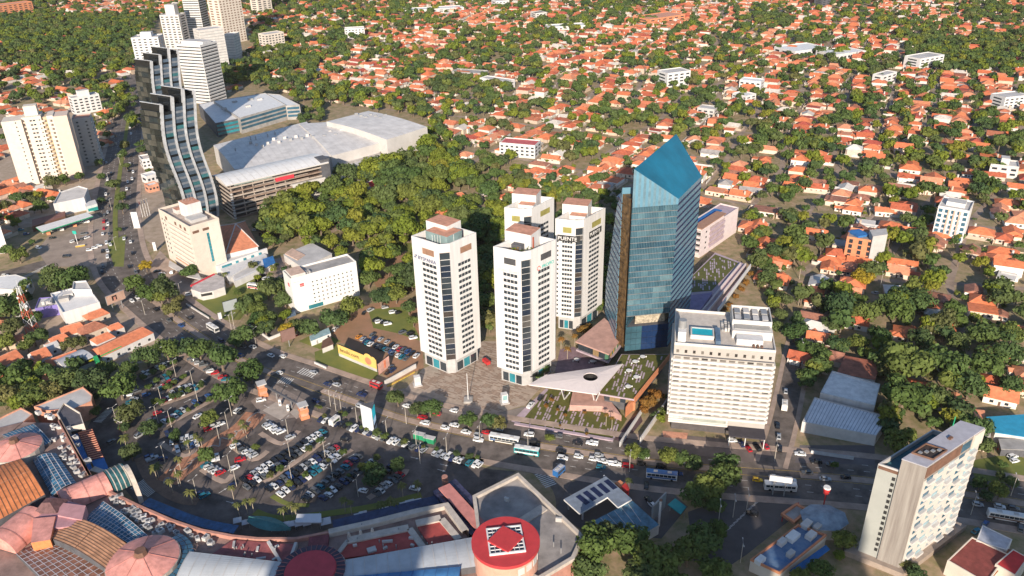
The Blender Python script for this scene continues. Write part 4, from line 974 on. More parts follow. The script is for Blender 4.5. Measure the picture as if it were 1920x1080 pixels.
# parking decks
dl = Vector(xy(440, 412)); dr = Vector(xy(535, 388)); fd = Face(dl, dr); DECK = M('deck_brown', (.16, .11, .085), var=.2); DEDGE = M('deck_edge_pale', (.42, .35, .29), var=.15)
for i in range(8):
    z = i * 3.2 + .3; LD = 46 if i < 5 else 74; foot = [fd.at(0), fd.at(LD), fd.at(LD, -26), fd.at(0, -26)]
    MB().prism(foot, z, z + .35, bottom=True).build('parking_deck', DECK, t)
    Face(fd.at(0), fd.at(LD)).panel('deck_rail', t, 0, LD, z + .1, z + 1.2, DEDGE if i % 2 else M('deck_rail_brown', (.28, .20, .155), var=.2), .25); Face(fd.at(0), fd.at(LD)).panel('deck_louvre', t, LD * .25, LD * .8, z + 1.5, z + 1.9, DEDGE, .3); Face(fd.at(0, -26), fd.at(0)).panel('deck_rail', t, 0, 26, z + .1, z + 1.15, DEDGE, .3)
MB().prism([fd.at(2, -5), fd.at(45, -5), fd.at(45, -25), fd.at(2, -25)], 0, 25).build('deck_core', DGREY, t)
for i in range(8):
    for j in range(6): fd.panel('deck_column', t, 1 + j * 8, 1.6 + j * 8, i * 3.2 + .6, i * 3.2 + 3.3, DEDGE, -.6)
fz = Face(fd.at(0), fd.at(76))
fz.panel('teal_fascia', t, 4, 32, 24.6, 26.4, M('pale_teal_board', (.30, .38, .35)), .5); fz.panel('black_fascia', t, 32, 68, 24.4, 26.0, BLACKM, .5); fz.panel('red_sign', t, 34, 48, 20.6, 23.2, M('coral_red', (.60, .04, .06)), .9)
vault('front_roof', [fd.at(-2, 1.5), fd.at(76, 1.5), fd.at(76, -27), fd.at(-2, -27)], 26.4, 2.2, WHITEM, MW, zb=25.6)
MB().prism([fd.at(46, 1), fd.at(72, 1), fd.at(72, -10), fd.at(46, -10)], 0, 15.6).build('white_annex', MW, t)
MB().prism([fd.at(70, .5), fd.at(77, .5), fd.at(77, -10), fd.at(70, -10)], 0, 29).build('dark_stair_tower', DGREY, t)
for j in range(10): fd.panel('curved_rail', t, 0, 0.01 + 1.4, 0.6 + j * 2.0, 1.6 + j * 2.0, LGREY, 1.2)

# ---------------------------------------------------------------- cream hotel left, with pyramid-roofed annex
t = thing('cream_hotel', 'cream hotel with rooftop lift house at the left junction', 'hotel', (*xy(376, 522), 0))
hf = Vector(xy(376, 522)); hl = Vector(xy(318, 484)); dl_ = (hl - hf).normalized(); nr_ = Vector((dl_.y, -dl_.x)) if dl_.y > 0 else Vector((-dl_.y, dl_.x))
nr_ = Vector((dl_.y, -dl_.x)); Lh = (hl - hf).length; Wd = 18.5; HH = 32.5
hr_ = hf + nr_ * Wd
foot = [tuple(hl), tuple(hf), tuple(hr_), tuple(hl + nr_ * Wd)]
block(t, foot, 0, HH, M('hotel_ivory', (.62, .54, .46), var=.06), M('hotel_roof', (.44, .36, .31)), 1.4)
f1 = Face(hl, hf); f2 = Face(hf, hr_)
for i in range(8):
    z = 5 + i * 3.1
    f1.panel('window_band', t, Lh * .28, Lh * .93, z + .9, z + 1.25, M('shadow_slot', (.30, .24, .20)), .04)  # strip of painted shade between the balcony bands, not glazing
    f1.panel('balcony_band', t, Lh * .28, Lh * .95, z - .2, z + .8, M('hotel_ivory2', (.68, .61, .53), var=.05), .35)
    for k in (.06, .15): f1.panel('window', t, Lh * k, Lh * k + 1.2, z + .6, z + 1.9, WIN, .05)
for k in (.2, .5, .66, .8): f1.panel('roof_opening', t, Lh * k, Lh * k + 2.6, HH - 3.4, HH - 1.2, BROWN, .05)
for k in (.06, .40): f2.panel('attic_opening', t, Wd * k, Wd * k + 4, HH - 3.8, HH - 2.2, BROWN, .06)
for i in range(9): f2.panel('stair_glass', t, Wd * .50, Wd * .58, 8 + i * 2.1, 10 + i * 2.1, WINT, .08)
f2.panel('pale_pier', t, Wd * .62, Wd * .98, 3, HH, M('hotel_ivory2', (.68, .61, .53), var=.05), .3)
c = (hf + hl) / 2 + nr_ * Wd * .55
box_on(t, 'lift_house', c + nr_ * 1 - dl_ * 1, 11, 9, HH, HH + 9, WHITE, f1.rz, TERRA); box_on(t, 'roof_slab', c - dl_ * 11 + nr_ * -1, 9, 10, HH + .2, HH + 2.2, LGREY, f1.rz); box_on(t, 'roof_room', c + dl_ * 9, 6, 10, HH, HH + 2.6, OFFW, f1.rz, TERRA)
for k in range(4): p = c + Vector((k * 1.4 - 2, k - 1)); MB().tube((*p, HH + 9), (*p, HH + 12 + k % 2), .1, n=4).build('antenna', STEEL, t)
MB().prism(zp([(318, 488), (345, 505), (372, 512), (378, 524), (350, 518), (316, 498)], 4), 3.4, 4.0, bottom=True).build('entrance_canopy', LGREY, t); f1.panel('terracotta_band', t, Lh * .3, Lh, 4.0, 5.0, TERRA, .5)
t = thing('hotel_annex', 'white annex with large orange pyramid roof beside the cream hotel', 'annex', (*xy(450, 490), 0))
an = zp([(424, 476), (483, 462), (458, 415), (405, 425)], 8)
MB().prism(an, 0, 8).build('wall', WHITE, t)
ap = xy(452, 404, 16)
anc = ccw(an); apx = (sum(p[0] for p in anc) / 4 + 1, sum(p[1] for p in anc) / 4 + 1, 16.5)
ro = inset(anc, -.6)
mb = MB(); mb.add([(*p, 8) for p in ro] + [apx], [(0, 1, 4), (1, 2, 4), (2, 3, 4), (3, 0, 4)]); mb.build('pyramid_roof', M('pyramid_tile', (.58, .22, .12), var=.18, scale=.4), t)
mb = MB()
for p in ro: mb.tube((*p, 8.1), (apx[0], apx[1], 16.6), .35, n=5)
mb.build('roof_hip_ridge', OFFW, t)
MB().prism(zp([(400, 492), (428, 520), (500, 478), (470, 462)], 5), 0, 5).build('low_wing', WHITE, t)
fw_ = Face(xy(405, 500, 7), xy(496, 468, 7))
MB().obox(xy(405, 500, 7), xy(500, 466, 7), 1.2, 0, 7.4).build('front_screen', WHITE, t)
for k in (.1, .2, .38, .54, .70, .86): fw_.panel('tall_window', t, fw_.L * k, fw_.L * k + 1.7 + (1.4 if k < .3 else 0), 2.5, 6.3, WINT, .75)
MB().prism(zp([(432, 512), (440, 528), (516, 492), (505, 482)], 4), 0, 4, 0).build('white_wing', WHITE, t); MB().prism(zp([(434, 511), (441, 523), (492, 500), (486, 490)], 4.2), 4, 4.15).build('grey_roof', LGREY, t)
MB().prism(zp([(492, 486), (512, 480), (516, 492), (496, 502)], 4.4), 4, 4.6).build('blue_awning', BLUE, t)
# ---------------------------------------------------------------- white square-windowed hotel block
t = thing('square_window_hotel', 'plain white hotel block with rows of tiny square windows', 'hotel', (*xy(610, 575), 0))
il, ir = Vector(xy(555, 588)), Vector(xy(675, 553)); foot = rect(il, ir, 12.5); HI = 20.5
WI = M('bright_white_render', (.70, .68, .65), var=.03); block(t, foot, 0, HI, WI, GREYC, 1.0)
f = Face(il, ir)
for i in range(6):
    for j in range(10): a = f.L * (.30 + .066 * j); f.panel('window', t, a, a + .75, 3.6 + i * 2.45, 4.35 + i * 2.45, WIN, .05)
for q, k in ((f, .12), (Face(foot[3], foot[0]), .55)):
    q.panel('red_sign', t, q.L * k, q.L * k + 2.2, 15.2, 17.0, M('sign_red', (.52, .05, .06)), .2); q.panel('sign_stripe', t, q.L * k + .1, q.L * k + 2.1, 15.8, 16.3, M('sign_pale', (.70, .32, .30)), .25)
f.panel('thin_ledge', t, f.L * .03, f.L * .2, 18.6, 18.8, LGREY, .2)
box_on(t, 'plant_room', Vector(il) + f.d * 5 - f.n * 6, 8, 10, HI, HI + 2, OFFW, f.rz, M('peach_roof', (.60, .42, .32)))
for i in range(4): box_on(t, 'air_unit', Vector(il) + f.d * (7 + i * 1.6) - f.n * 4, 1, 3, HI, HI + 1.2 + (2 if i == 0 else 0) * .3, LGREY, f.rz)
MB().prism(zp([(536, 586), (553, 579), (555, 590), (538, 596)], 3), 2.6, 3, bottom=True).build('blue_porch_roof', BLUER, t); f.panel('ground_glass', t, f.L * .2, f.L * .42, .3, 2.6, WINT, .1)
for k_, (u, v) in enumerate(((537, 598), (553, 592))): MB().tube((*xy(u, v), 0), (*xy(u, v), 2.7), .12, n=5).build('porch_post', STEEL, t)
# grey-roofed house behind it
t = thing('grey_roof_house', 'low building with pale grey panelled roof behind the square-windowed hotel', 'building', (*xy(560, 490), 0))
block(t, zp([(532, 478), (568, 502), (622, 476), (584, 456)], 5), 0, 5, OFFW, LGREY, 0); MB().prism(zp([(534, 476), (558, 488), (572, 478), (548, 466)], 5.4), 5, 5.7).build('peach_roof', M('peach_roof', (.60, .42, .32)), t); MB().prism(zp([(556, 502), (566, 509), (590, 497), (574, 490)], 4.6), 0, 4.6).build('side_wing', LGREY, t)
t = thing('red_roof_villa', 'white villa with bright red flat roof among the trees beside the mall', 'house', (*xy(705, 350), 0)); block(t, zp([(678, 346), (706, 356), (748, 342), (722, 330)], 7), 0, 7, WHITE, RED, .5)
box_on(t, 'roof_turret', xy(722, 341, 8), 3, 3, 7, 9.5, WHITE)
# mid-rises on the right
simple_block('orange_office', 'orange office block with grey concrete fin wall, right side', 'office block', (1580, 488), (1632, 497), 16, 15, 4, 3, ORANGE, wr=.4, hr=.75, roof=M('brown_grey_roof', (.34, .29, .26)))
o = [x for x in bpy.data.objects if x.name.startswith('orange_office')][0]
ga = Vector(xy(1626, 498)); MB().prism([tuple(ga), tuple(ga + Vector((10, 3))), tuple(ga + Vector((13, 12))), tuple(ga + Vector((2, 10)))], 0, 19).build('concrete_fin_wall', M('fin_concrete', (.46, .44, .42), var=.08), o); box_on(o, 'roof_skylight', xy(1610, 438, 15.5), 8, 9, 15, 16.2, BLUE, .3)
t, f, poly = simple_block('white_apartments', 'new white apartment building with balconies on the right', 'apartment block', (1745, 448), (1802, 459), 20, 22, 6, 5, M('bright_white_render', (.70, .68, .65)), WINB, wr=.62, hr=.66, pent=(.6, .4, 2.6), sides=False)
for k in (.34, .52, .7): f.panel('pink_pier', t, f.L * k, f.L * k + .9, 1, 21.5, M('peach_pier', (.66, .44, .35)), .5)
simple_block('modern_house', 'angular grey and white house at the right edge', 'house', (1852, 330), (1905, 336), 16, 9, 2, 3, OFFW, pent=(.3, .5, 5))
# scattered mid-rise blocks in the suburb
for (nm, lb, a, b, d, h, fl, n, m, rf_) in (
    ('white_midrise', 'white cubic apartment building among red roofs, right of the blue roof tip', (1250, 166), (1293, 160), 20, 16, 4, 4, WHITE, LGREY), ('white_midrise', 'white block with ribbon windows above the mall', (648, 74), (685, 72), 14, 15, 4, 6, WHITE, LGREY),
    ('white_midrise', 'cream mid-rise block above the low office block', (501, 96), (536, 90), 18, 22, 6, 6, CREAM, LGREY), ('brick_depot', 'big brick-red flat-roofed depot in the far suburb', (1218, 48), (1284, 38), 40, 9, 2, 6, ORANGE, TERRA),
    ('white_midrise', 'white square block far right among red roofs', (1722, 134), (1766, 126), 22, 14, 4, 5, WHITE, LGREY), ('white_hall', 'long flat white hall in the far right suburb', (1490, 108), (1552, 100), 40, 7, 1, 8, WHITE, WHITEM),
    ('white_hall', 'pale blue-grey hall beside the long white hall', (1566, 116), (1622, 108), 34, 8, 1, 8, OFFW, WHITEM), ('white_midrise', 'slim white block half hidden by trees, right part', (1652, 164), (1678, 156), 12, 12, 3, 3, WHITE, LGREY),
    ('white_midrise', 'small white apartment house left of the white cube', (1385, 166), (1425, 170), 16, 9, 2, 4, WHITE, WHITEM), ('white_midrise', 'white flats with pink roof before the blue tower', (937, 292), (1003, 298), 16, 11, 3, 7, WHITE, M('pink_tile', (.55, .12, .12))),
    ('white_hall', 'low white buildings near the top centre', (760, 28), (870, 22), 30, 7, 2, 9, OFFW, WHITEM), ('white_midrise', 'white and dark block near the top, right of centre', (1005, 42), (1025, 40), 20, 14, 4, 3, OFFW, DGREY),
    ('white_hall', 'long white villa near the top, right of centre', (1030, 62), (1100, 58), 26, 8, 2, 8, WHITE, WHITEM), ('white_midrise', 'dark slender block at the top edge, right part', (1540, 16), (1556, 14), 18, 26, 7, 2, DGREY, DGREY),
    ('grey_hall', 'grey gabled hall in the middle of the suburb', (846, 146), (905, 150), 18, 7, 1, 6, GREYC, GREYC), ('white_hall', 'white and blue school building in the suburb', (900, 160), (952, 168), 14, 8, 2, 7, WHITE, LGREY),
    ('pale_villa', 'modern pale villa in the middle right suburb', (1306, 218), (1338, 222), 14, 8, 2, 3, LGREY, LGREY), ('white_midrise', 'white modern house right of the suburb crossing', (1372, 188), (1398, 194), 16, 7, 2, 4, WHITE, WHITEM),
    ('white_midrise', 'white flats at the far right edge', (1880, 205), (1925, 200), 18, 11, 3, 5, WHITE, LGREY), ('white_midrise', 'white block at the top centre edge', (930, 16), (955, 14), 22, 12, 3, 4, WHITE, LGREY)):
    simple_block(nm, lb, 'building', a, b, d, h, fl, n, m, roof=rf_)
# ================================================================ shopping centre, lower left
t = thing('shopping_centre', 'curved shopping centre with pink vaults, red roofs and striped skylights', 'shopping centre', (*xy(300, 1030), 0))
PAR = M('parapet_salmon', (.44, .22, .17), var=.15); CPAR = M('parapet_cream', (.50, .44, .38), var=.15)
rim = zp([(112, 792), (140, 845), (172, 898), (205, 925), (262, 953), (324, 980), (378, 998), (436, 1009), (484, 1014), (555, 1014), (617, 1002)], 9)
rimB = zp([(617, 1002), (699, 984), (782, 963), (837, 951), (873, 1000), (900, 1040)], 9)
low = zp([(940, 1130), (300, 1190), (-120, 1120), (-120, 830), (40, 790)], 9)
MB().prism(rim + rimB + low, 0, 8.6, 0, 1).build('podium', [PAR, M('podium_roof', (.30, .20, .17), var=.25, scale=.2)], t)
mb = MB(); ribbon(mb, [Vector(p) for p in rim], -.5, .5, 10.2, 0, 5.5); mb.build('rim_parapet', PAR, t)
mb = MB(); ribbon(mb, [Vector(p) for p in rimB[:5]], -1.2, 1.2, 10.4, 0, 4); mb.build('rim_parapet', CPAR, t)
# glass awning below the rim
AW = M('blue_awning_glass', (.03, .10, .22), rough=.25, var=.4, scale=.4)
mb = MB(); ribbon(mb, smooth_line([Vector(p) for p in zp([(262, 948), (324, 974), (378, 992), (436, 1003)], 6)], 3), .6, 4.6, 6.2, 0, 5.9); mb.build('glass_awning', AW, t)
mb = MB(); ribbon(mb, smooth_line([Vector(p) for p in zp([(625, 990), (699, 973), (782, 952), (833, 940)], 6)], 3), -.4, 4.2, 6.0, 0, 5.7); mb.build('glass_awning', M('navy_pergola', (.03, .05, .12), var=.3), t)
def slab(nm, pts, z, h, mat, edge=None): return MB().prism(zp(pts, z), z - h, z, 0, 1, bottom=True).build(nm, [edge or mat, mat], t)
def barrel(nm, a, b, r, z, mat, seg=12, arc=math.pi, z0=None, ribs=0, ribm=None):
    """half-cylinder roof; axis between the pixels a and b"""
    A, B = Vector(xy(*a, z)), Vector(xy(*b, z)); d = (B - A).normalized(); n = Vector((-d.y, d.x)); mb = MB()
    def ring_(P, rr):
        return [(*(P + n * (math.cos(math.pi * i / seg) * rr)), z + math.sin(math.pi * i / seg) * rr * .8) for i in range(seg + 1)]
    r0, r1 = ring_(A, r), ring_(B, r)
    mb.add(r0 + r1, [(i, i + 1, seg + 2 + i, seg + 1 + i) for i in range(seg)]); mb.poly(r0); mb.poly(r1[::-1])
    o = mb.build(nm, mat, t, smooth=False)
    for k in range(ribs):
        P = A.lerp(B, (k + .5) / ribs); q0, q1 = ring_(P - d * .18, r + .12), ring_(P + d * .18, r + .12)
        MB().add(q0 + q1, [(i, i + 1, seg + 2 + i, seg + 1 + i) for i in range(seg)]).build('roof_rib', ribm or mat, t)
    return o
def panels(nm, quad, z, rise, mat, ribm, n, crown=True, cross=0, crossm=None, inner=(.0, 1.0)):
    """vaulted sheet roof over the quad a,b,c,d bulging between a-b and d-c, with n seams running across"""
    a, b, c, d = [Vector(p) for p in zp(quad, z)]; seg = 10
    zz = lambda k: z + rise * math.sin(math.pi * k) if crown else z + rise * k
    vs = []
    for i in range(seg + 1): k = i / seg; vs += [(*a.lerp(d, k), zz(k)), (*b.lerp(c, k), zz(k))]
    MB().add(vs, [(2 * i, 2 * i + 1, 2 * i + 3, 2 * i + 2) for i in range(seg)]).build(nm, mat, t)
    wb = MB()
    for s_ in (0, 1):
        cc = [vs[2 * i + s_] for i in range(seg + 1)]; wb.add([(x, y, 8.6) for x, y, _ in cc] + cc, [(i, i + 1, seg + 2 + i, seg + 1 + i) for i in range(seg)])
    wb.add([(*a, 8.6), (*b, 8.6), vs[1], vs[0], (*d, 8.6), (*c, 8.6), vs[-1], vs[-2]], [(0, 1, 2, 3), (4, 5, 6, 7)]); wb.build('eave_wall', DGREY, t)
    for j in range(n + 1):
        u = j / n; mb = MB(); w = .10
        for i in range(seg):
            k0, k1 = i / seg, (i + 1) / seg; p0, p1 = a.lerp(b, u).lerp(d.lerp(c, u), k0), a.lerp(b, u).lerp(d.lerp(c, u), k1)
            e = (b - a).normalized() * w
            mb.poly([(*(p0 - e), zz(k0) + .1), (*(p0 + e), zz(k0) + .1), (*(p1 + e), zz(k1) + .1), (*(p1 - e), zz(k1) + .1)])
        mb.build('roof_seam', ribm, t)
    for j in range(cross):
        k = (j + 1) / (cross + 1); p0, p1 = a.lerp(d, k), b.lerp(c, k); e = (d - a).normalized() * .14
        MB().poly([(*(p0 - e), zz(k) + .14), (*(p1 - e), zz(k) + .14), (*(p1 + e), zz(k) + .14), (*(p0 + e), zz(k) + .14)]).build('roof_crossbar', crossm or ribm, t)
SEAM = M('seam_brown', (.20, .10, .06)); SKY1 = M('skylight_blue', (.05, .16, .26), rough=.25, var=.5, scale=.35); SKY2 = M('skylight_rust', (.26, .12, .08), rough=.4, var=.4, scale=.4); SLATW = M('slat_white', (.55, .53, .55))
panels('orange_vault', [(-60, 892), (39, 860), (84, 927), (-20, 985)], 12, 2.5, ORR, SEAM, 12, cross=1, crossm=TANR)
panels('tan_vault', [(86, 1007), (130, 968), (242, 1023), (206, 1072)], 12, 2.5, TANR, SEAM, 10, cross=1)
panels('striped_skylight', [(61, 862), (98, 931), (143, 905), (105, 850)], 10, 1.2, SKY1, SLATW, 13, cross=4)
panels('striped_skylight', [(157, 974), (193, 940), (284, 1011), (252, 1026)], 10, 1.2, SKY1, SLATW, 5, cross=16)
panels('rust_skylight', [(30, 1038), (92, 1014), (206, 1078), (120, 1130)], 10, 1.2, SKY2, SLATW, 7, cross=12)
panels('striped_skylight', [(4, 815), (62, 795), (95, 828), (60, 850)], 10, 1.0, SKY1, SLATW, 9, cross=1)
barrel('pink_vault', (118, 946), (203, 908), 6.2, 9, PINK, ribs=3, ribm=M('vault_rib', (.46, .20, .17)))
barrel('pink_vault', (72, 972), (2, 1030), 7.0, 9, PINK, ribs=2, ribm=M('vault_rib', (.46, .20, .17)))
barrel('glass_vault', (205, 908), (238, 893), 6.6, 9, M('vault_glass', (.04, .12, .13), rough=.15, var=.4), ribs=4, ribm=CPAR)
A = Vector(xy(243, 906, 9))
mb = MB(); n = 16
dA = (Vector(xy(243, 906, 9)) - Vector(xy(205, 922, 9))).normalized(); nA = Vector((-dA.y, dA.x))
arc_o = [(*(A + nA * math.cos(math.pi * i / n) * 10), 3 + math.sin(math.pi * i / n) * 13) for i in range(n + 1)]; arc_i = [(*(A + nA * math.cos(math.pi * i / n) * 8.6), 3 + math.sin(math.pi * i / n) * 11.4) for i in range(n + 1)]
ext = dA * 1.6
vs = arc_o + arc_i + [(x + ext.x, y + ext.y, z) for x, y, z in arc_o] + [(x + ext.x, y + ext.y, z) for x, y, z in arc_i]; m_ = n + 1
fs_ = []
for i in range(n): fs_ += [(i, i + 1, m_ + i + 1, m_ + i), (2 * m_ + i + 1, 2 * m_ + i, 3 * m_ + i, 3 * m_ + i + 1), (i, 2 * m_ + i, 2 * m_ + i + 1, i + 1), (m_ + i + 1, 3 * m_ + i + 1, 3 * m_ + i, m_ + i)]
MB().add(vs, fs_).build('entrance_arch', M('arch_cream', (.56, .48, .40)), t)
slab('pink_crossing_roof', [(70, 965), (95, 930), (160, 948), (150, 985), (100, 990)], 13.4, 4, M('mauve_roof', (.46, .24, .26), var=.12))
slab('pink_arm_roof', [(62, 972), (104, 968), (94, 1012), (58, 1018)], 14, 4.5, PINK, ORR); slab('pink_arm_roof', [(114, 942), (161, 948), (154, 975), (108, 966)], 14, 4, M('mauve_roof2', (.50, .26, .27), var=.12))
c = Vector(xy(93, 948, 14)); q = [c + Vector((a * 4.2, b * 3.6)) for a, b in ((-1, -1), (1, -1), (1.2, 1), (-.8, 1))]
mb = MB(); mb.add([(*p, 13.6) for p in q] + [(*(c + (p - c) * .35), 16.5) for p in q], [(0, 1, 5, 4), (1, 2, 6, 5), (2, 3, 7, 6), (3, 0, 4, 7), (4, 5, 6, 7)]); mb.build('lantern_skylight', M('lantern_brown', (.14, .07, .07), var=.3, scale=.8), t)
def cone(nm, u, v, r, z, rise, mat, drum=None, seg=28, cup=True):
    c = Vector(xy(u, v, z)); mb = MB(); R = [(math.cos(2 * math.pi * i / seg), math.sin(2 * math.pi * i / seg)) for i in range(seg)]
    mb.add([(c.x + a * r, c.y + b * r, z) for a, b in R] + [(c.x + a * r * .22, c.y + b * r * .22, z + rise) for a, b in R], [(i, (i + 1) % seg, seg + (i + 1) % seg, seg + i) for i in range(seg)]); mb.poly([(c.x + a * r * .22, c.y + b * r * .22, z + rise) for a, b in R]); mb.build(nm, mat, t)
    MB().tube((*c, 0), (*c, z - .1), r * 1.02, r * 1.02, seg).build('drum_wall', drum or CPAR, t)
    if cup:
        MB().tube((*c, z + rise), (*c, z + rise + 1.6), r * .2, r * .16, 8).build('cupola', BROWN, t)
    mb = MB()
    for i in range(0, seg, 4): a, b = R[i]; mb.tube((c.x + a * r, c.y + b * r, z + .05), (c.x + a * r * .22, c.y + b * r * .22, z + rise + .05), .12, n=4)
    mb.build('cone_rib', M('vault_rib', (.46, .20, .17)), t)
    return c
cone('pink_cone_roof', 30, 838, 9.5, 12, 2.6, PINK); cD = cone('pink_cone_roof', 268, 1050, 11.5, 12.5, 2.8, PINK)
for i in range(12):
    a0 = -.9 + i * .17
    for rr in (12.2, 14.0): a1 = a0 + .15; MB().poly([(cD.x + math.cos(a) * r2, cD.y + math.sin(a) * r2, 11.6 - (r2 - 12) * .3) for a, r2 in ((a0, rr), (a0, rr + 1.6), (a1, rr + 1.6), (a1, rr))]).build('ring_glass', WINB, t)
# red flat roofs set below cream parapets
slab('red_roof', [(437, 1012), (503, 1017), (524, 1053), (394, 1041)], 9.6, 1, M('dusk_red_roof', (.30, .09, .09), var=.25, scale=.3)); slab('red_roof', [(511, 1019), (553, 1020), (541, 1054), (528, 1052)], 9.6, 1, M('dusk_red_roof', (.30, .09, .09)))
for a, b in (((503, 1016), (526, 1054)), ((555, 1018), (543, 1052))): MB().obox(xy(*a, 10), xy(*b, 10), 1.0, 8, 10.4).build('roof_upstand', LGREY, t)
slab('red_walkway', [(580, 1007), (617, 1002), (612, 1042), (574, 1044)], 10, 1.2, M('dark_red_walk', (.20, .05, .06), var=.3))
slab('red_roof', [(655, 1015), (767, 992), (791, 1026), (626, 1049)], 9.3, .5, REDROOF); slab('red_roof', [(780, 984), (824, 974), (856, 1010), (806, 1023)], 9.3, .5, REDROOF)
for a, b, w in (((626, 1046), (652, 1012), 1.4), ((652, 1012), (766, 988), 3.0), ((768, 990), (794, 1026), 2.2), ((780, 980), (826, 970), 3.0), ((828, 972), (860, 1010), 2.4)): MB().obox(xy(*a, 10), xy(*b, 10), w, 8, 9.9).build('roof_upstand', CPAR, t)
box_on(t, 'roof_skylight', xy(697, 1031, 9.6), 3, 2.2, 9.2, 10, LGREY, .4)
for i in range(3): MB().tube((*xy(654 + i * 22, 1002 - i * 4, 10.5), 9), (*xy(654 + i * 22, 1002 - i * 4, 10.5), 11.4), .8, .4, 8).build('roof_vent', CPAR, t)
panels('white_sheet_roof', [(329, 1086), (524, 1086), (540, 1055), (356, 1034)], 11.5, .6, M('pale_sheet', (.50, .52, .53), var=.08, scale=.2), LGREY, 9)
panels('white_sheet_roof', [(640, 1100), (905, 1060), (892, 1006), (640, 1051)], 11.5, .8, M('pale_sheet2', (.44, .47, .50), var=.1, scale=.2), LGREY, 12)
panels('blue_sheet_roof', [(625, 1110), (860, 1086), (864, 1062), (640, 1082)], 12.5, .3, M('blue_sheet', (.06, .20, .42), var=.15, scale=.3), M('blue_seam', (.04, .12, .30)), 10)
# red dome ring, lower edge
c = Vector(xy(582, 1069, 13))
MB().tube((*c, 0), (*c, 11.8), 11.6, 11.6, 32).build('drum_wall', CPAR, t)
MB().tube((*c, 11.8), (*c, 13), 11.2, 11.0, 32).build('dark_ring', M('ring_dark', (.06, .05, .08)), t); MB().tube((*c, 13), (*c, 13.5), 8.4, 8.2, 32).build('red_dome_roof', M('dome_red', (.46, .05, .07), var=.1), t)
for i in range(36):
    a = 2 * math.pi * i / 36; MB().tube((c.x + math.cos(a) * 8.5, c.y + math.sin(a) * 8.5, 13.4), (c.x + math.cos(a) * 11.3, c.y + math.sin(a) * 11.3, 13.0), .12, n=4).build('ring_spoke', M('spoke_brown', (.30, .12, .12)), t)
# red cylinder with crossed-square rooflight
c = Vector(xy(948, 1014, 19)); zc_ = 19
CYL = M('cylinder_salmon', (.62, .34, .25), var=.08)
MB().tube((*c, 0), (*c, zc_ - 1.2), 10.6, 10.6, 40).build('cylinder_wall', CYL, t); MB().tube((*c, zc_ - 1.2), (*c, zc_), 11.2, 11.2, 40).build('red_round_roof', M('bright_red_roof', (.52, .045, .05), var=.08), t)
def sq(r, a0): return [(c.x + math.cos(a0 + k * math.pi / 2) * r, c.y + math.sin(a0 + k * math.pi / 2) * r) for k in range(4)]
s1 = sq(8.3, math.radians(52)); MB().ring(s1, .5, zc_, zc_ + .7).build('white_rooflight_frame', WHITEM, t); MB().prism(inset(ccw(s1), .4), zc_, zc_ + .35).build('rooflight_glass', M('dark_rooflight', (.03, .04, .07), rough=.2), t)
i1 = inset(ccw(s1), .4)
for e in range(2):
    for k in range(1, 7):
        a, b = Vector(i1[e]).lerp(Vector(i1[(e + 1) % 4]), k / 7), Vector(i1[(e + 3) % 4]).lerp(Vector(i1[(e + 2) % 4]), k / 7); MB().obox(a, b, .18, zc_ + .35, zc_ + .6).build('glazing_bar', WHITEM, t)
MB().prism(sq(5.9, math.radians(8)), zc_, zc_ + 1.1).build('red_roof_cube', M('bright_red_roof', (.52, .045, .05)), t)
fq = Face((c.x - 6, c.y - 9.2), (c.x + 6, c.y - 9.2))
for k in range(4): a = -1.2 + k * .3; p = (c.x + math.cos(a) * 10.62, c.y + math.sin(a) * 10.62); Face(p, (c.x + math.cos(a + .24) * 10.62, c.y + math.sin(a + .24) * 10.62)).panel('round_wall_window', t, 0, 2.3, zc_ - 5.4, zc_ - 2.6, OFFW, .15)
# grey concrete roof on the right of the cylinder
gr = [(886, 932), (972, 889), (1096, 1008), (1077, 1050), (1010, 1090), (900, 1040)]
MB().prism(zp(gr, 9), 0, 8.4, 0, 1).build('grey_wing', [PAR, M('weathered_shade_concrete', (.44, .40, .37), col2=(.13, .12, .12), scale=.07, rough=.9)], t)  # weathered tone, with the roof's partial shade painted in as dark patches
MB().ring(zp(gr, 9), 1.3, 8.4, 9.8).build('wing_parapet', CPAR, t); MB().obox(xy(965, 985, 9), xy(1020, 950, 9), 3.5, 8.4, 8.9).build('roof_step', CPAR, t)
MB().obox(xy(1075, 1052, 8), xy(1020, 1082, 8), .8, 5.5, 8.6).build('orange_fascia', ORANGE, t)
# glazed link bridge with pink roof
MB().prism(zp([(822, 915), (843, 906), (914, 984), (896, 996)], 9), 8.4, 9).build('bridge_roof', M('bridge_pink', (.55, .22, .19), var=.12), t)
for a, b in (((818, 920), (890, 1002)), ((848, 903), (920, 978))): MB().obox(xy(*a, 7), xy(*b, 7), 3.0, 5.5, 7.6).build('bridge_glass', M('bridge_glass', (.05, .05, .10), rough=.2, var=.4, scale=.6), t)
for k in (0.05, .5): MB().tube((*Vector(xy(832, 912)).lerp(Vector(xy(905, 990)), k), 0), (*Vector(xy(832, 912)).lerp(Vector(xy(905, 990)), k), 6), 1.2, n=8).build('bridge_pier', PAR, t)
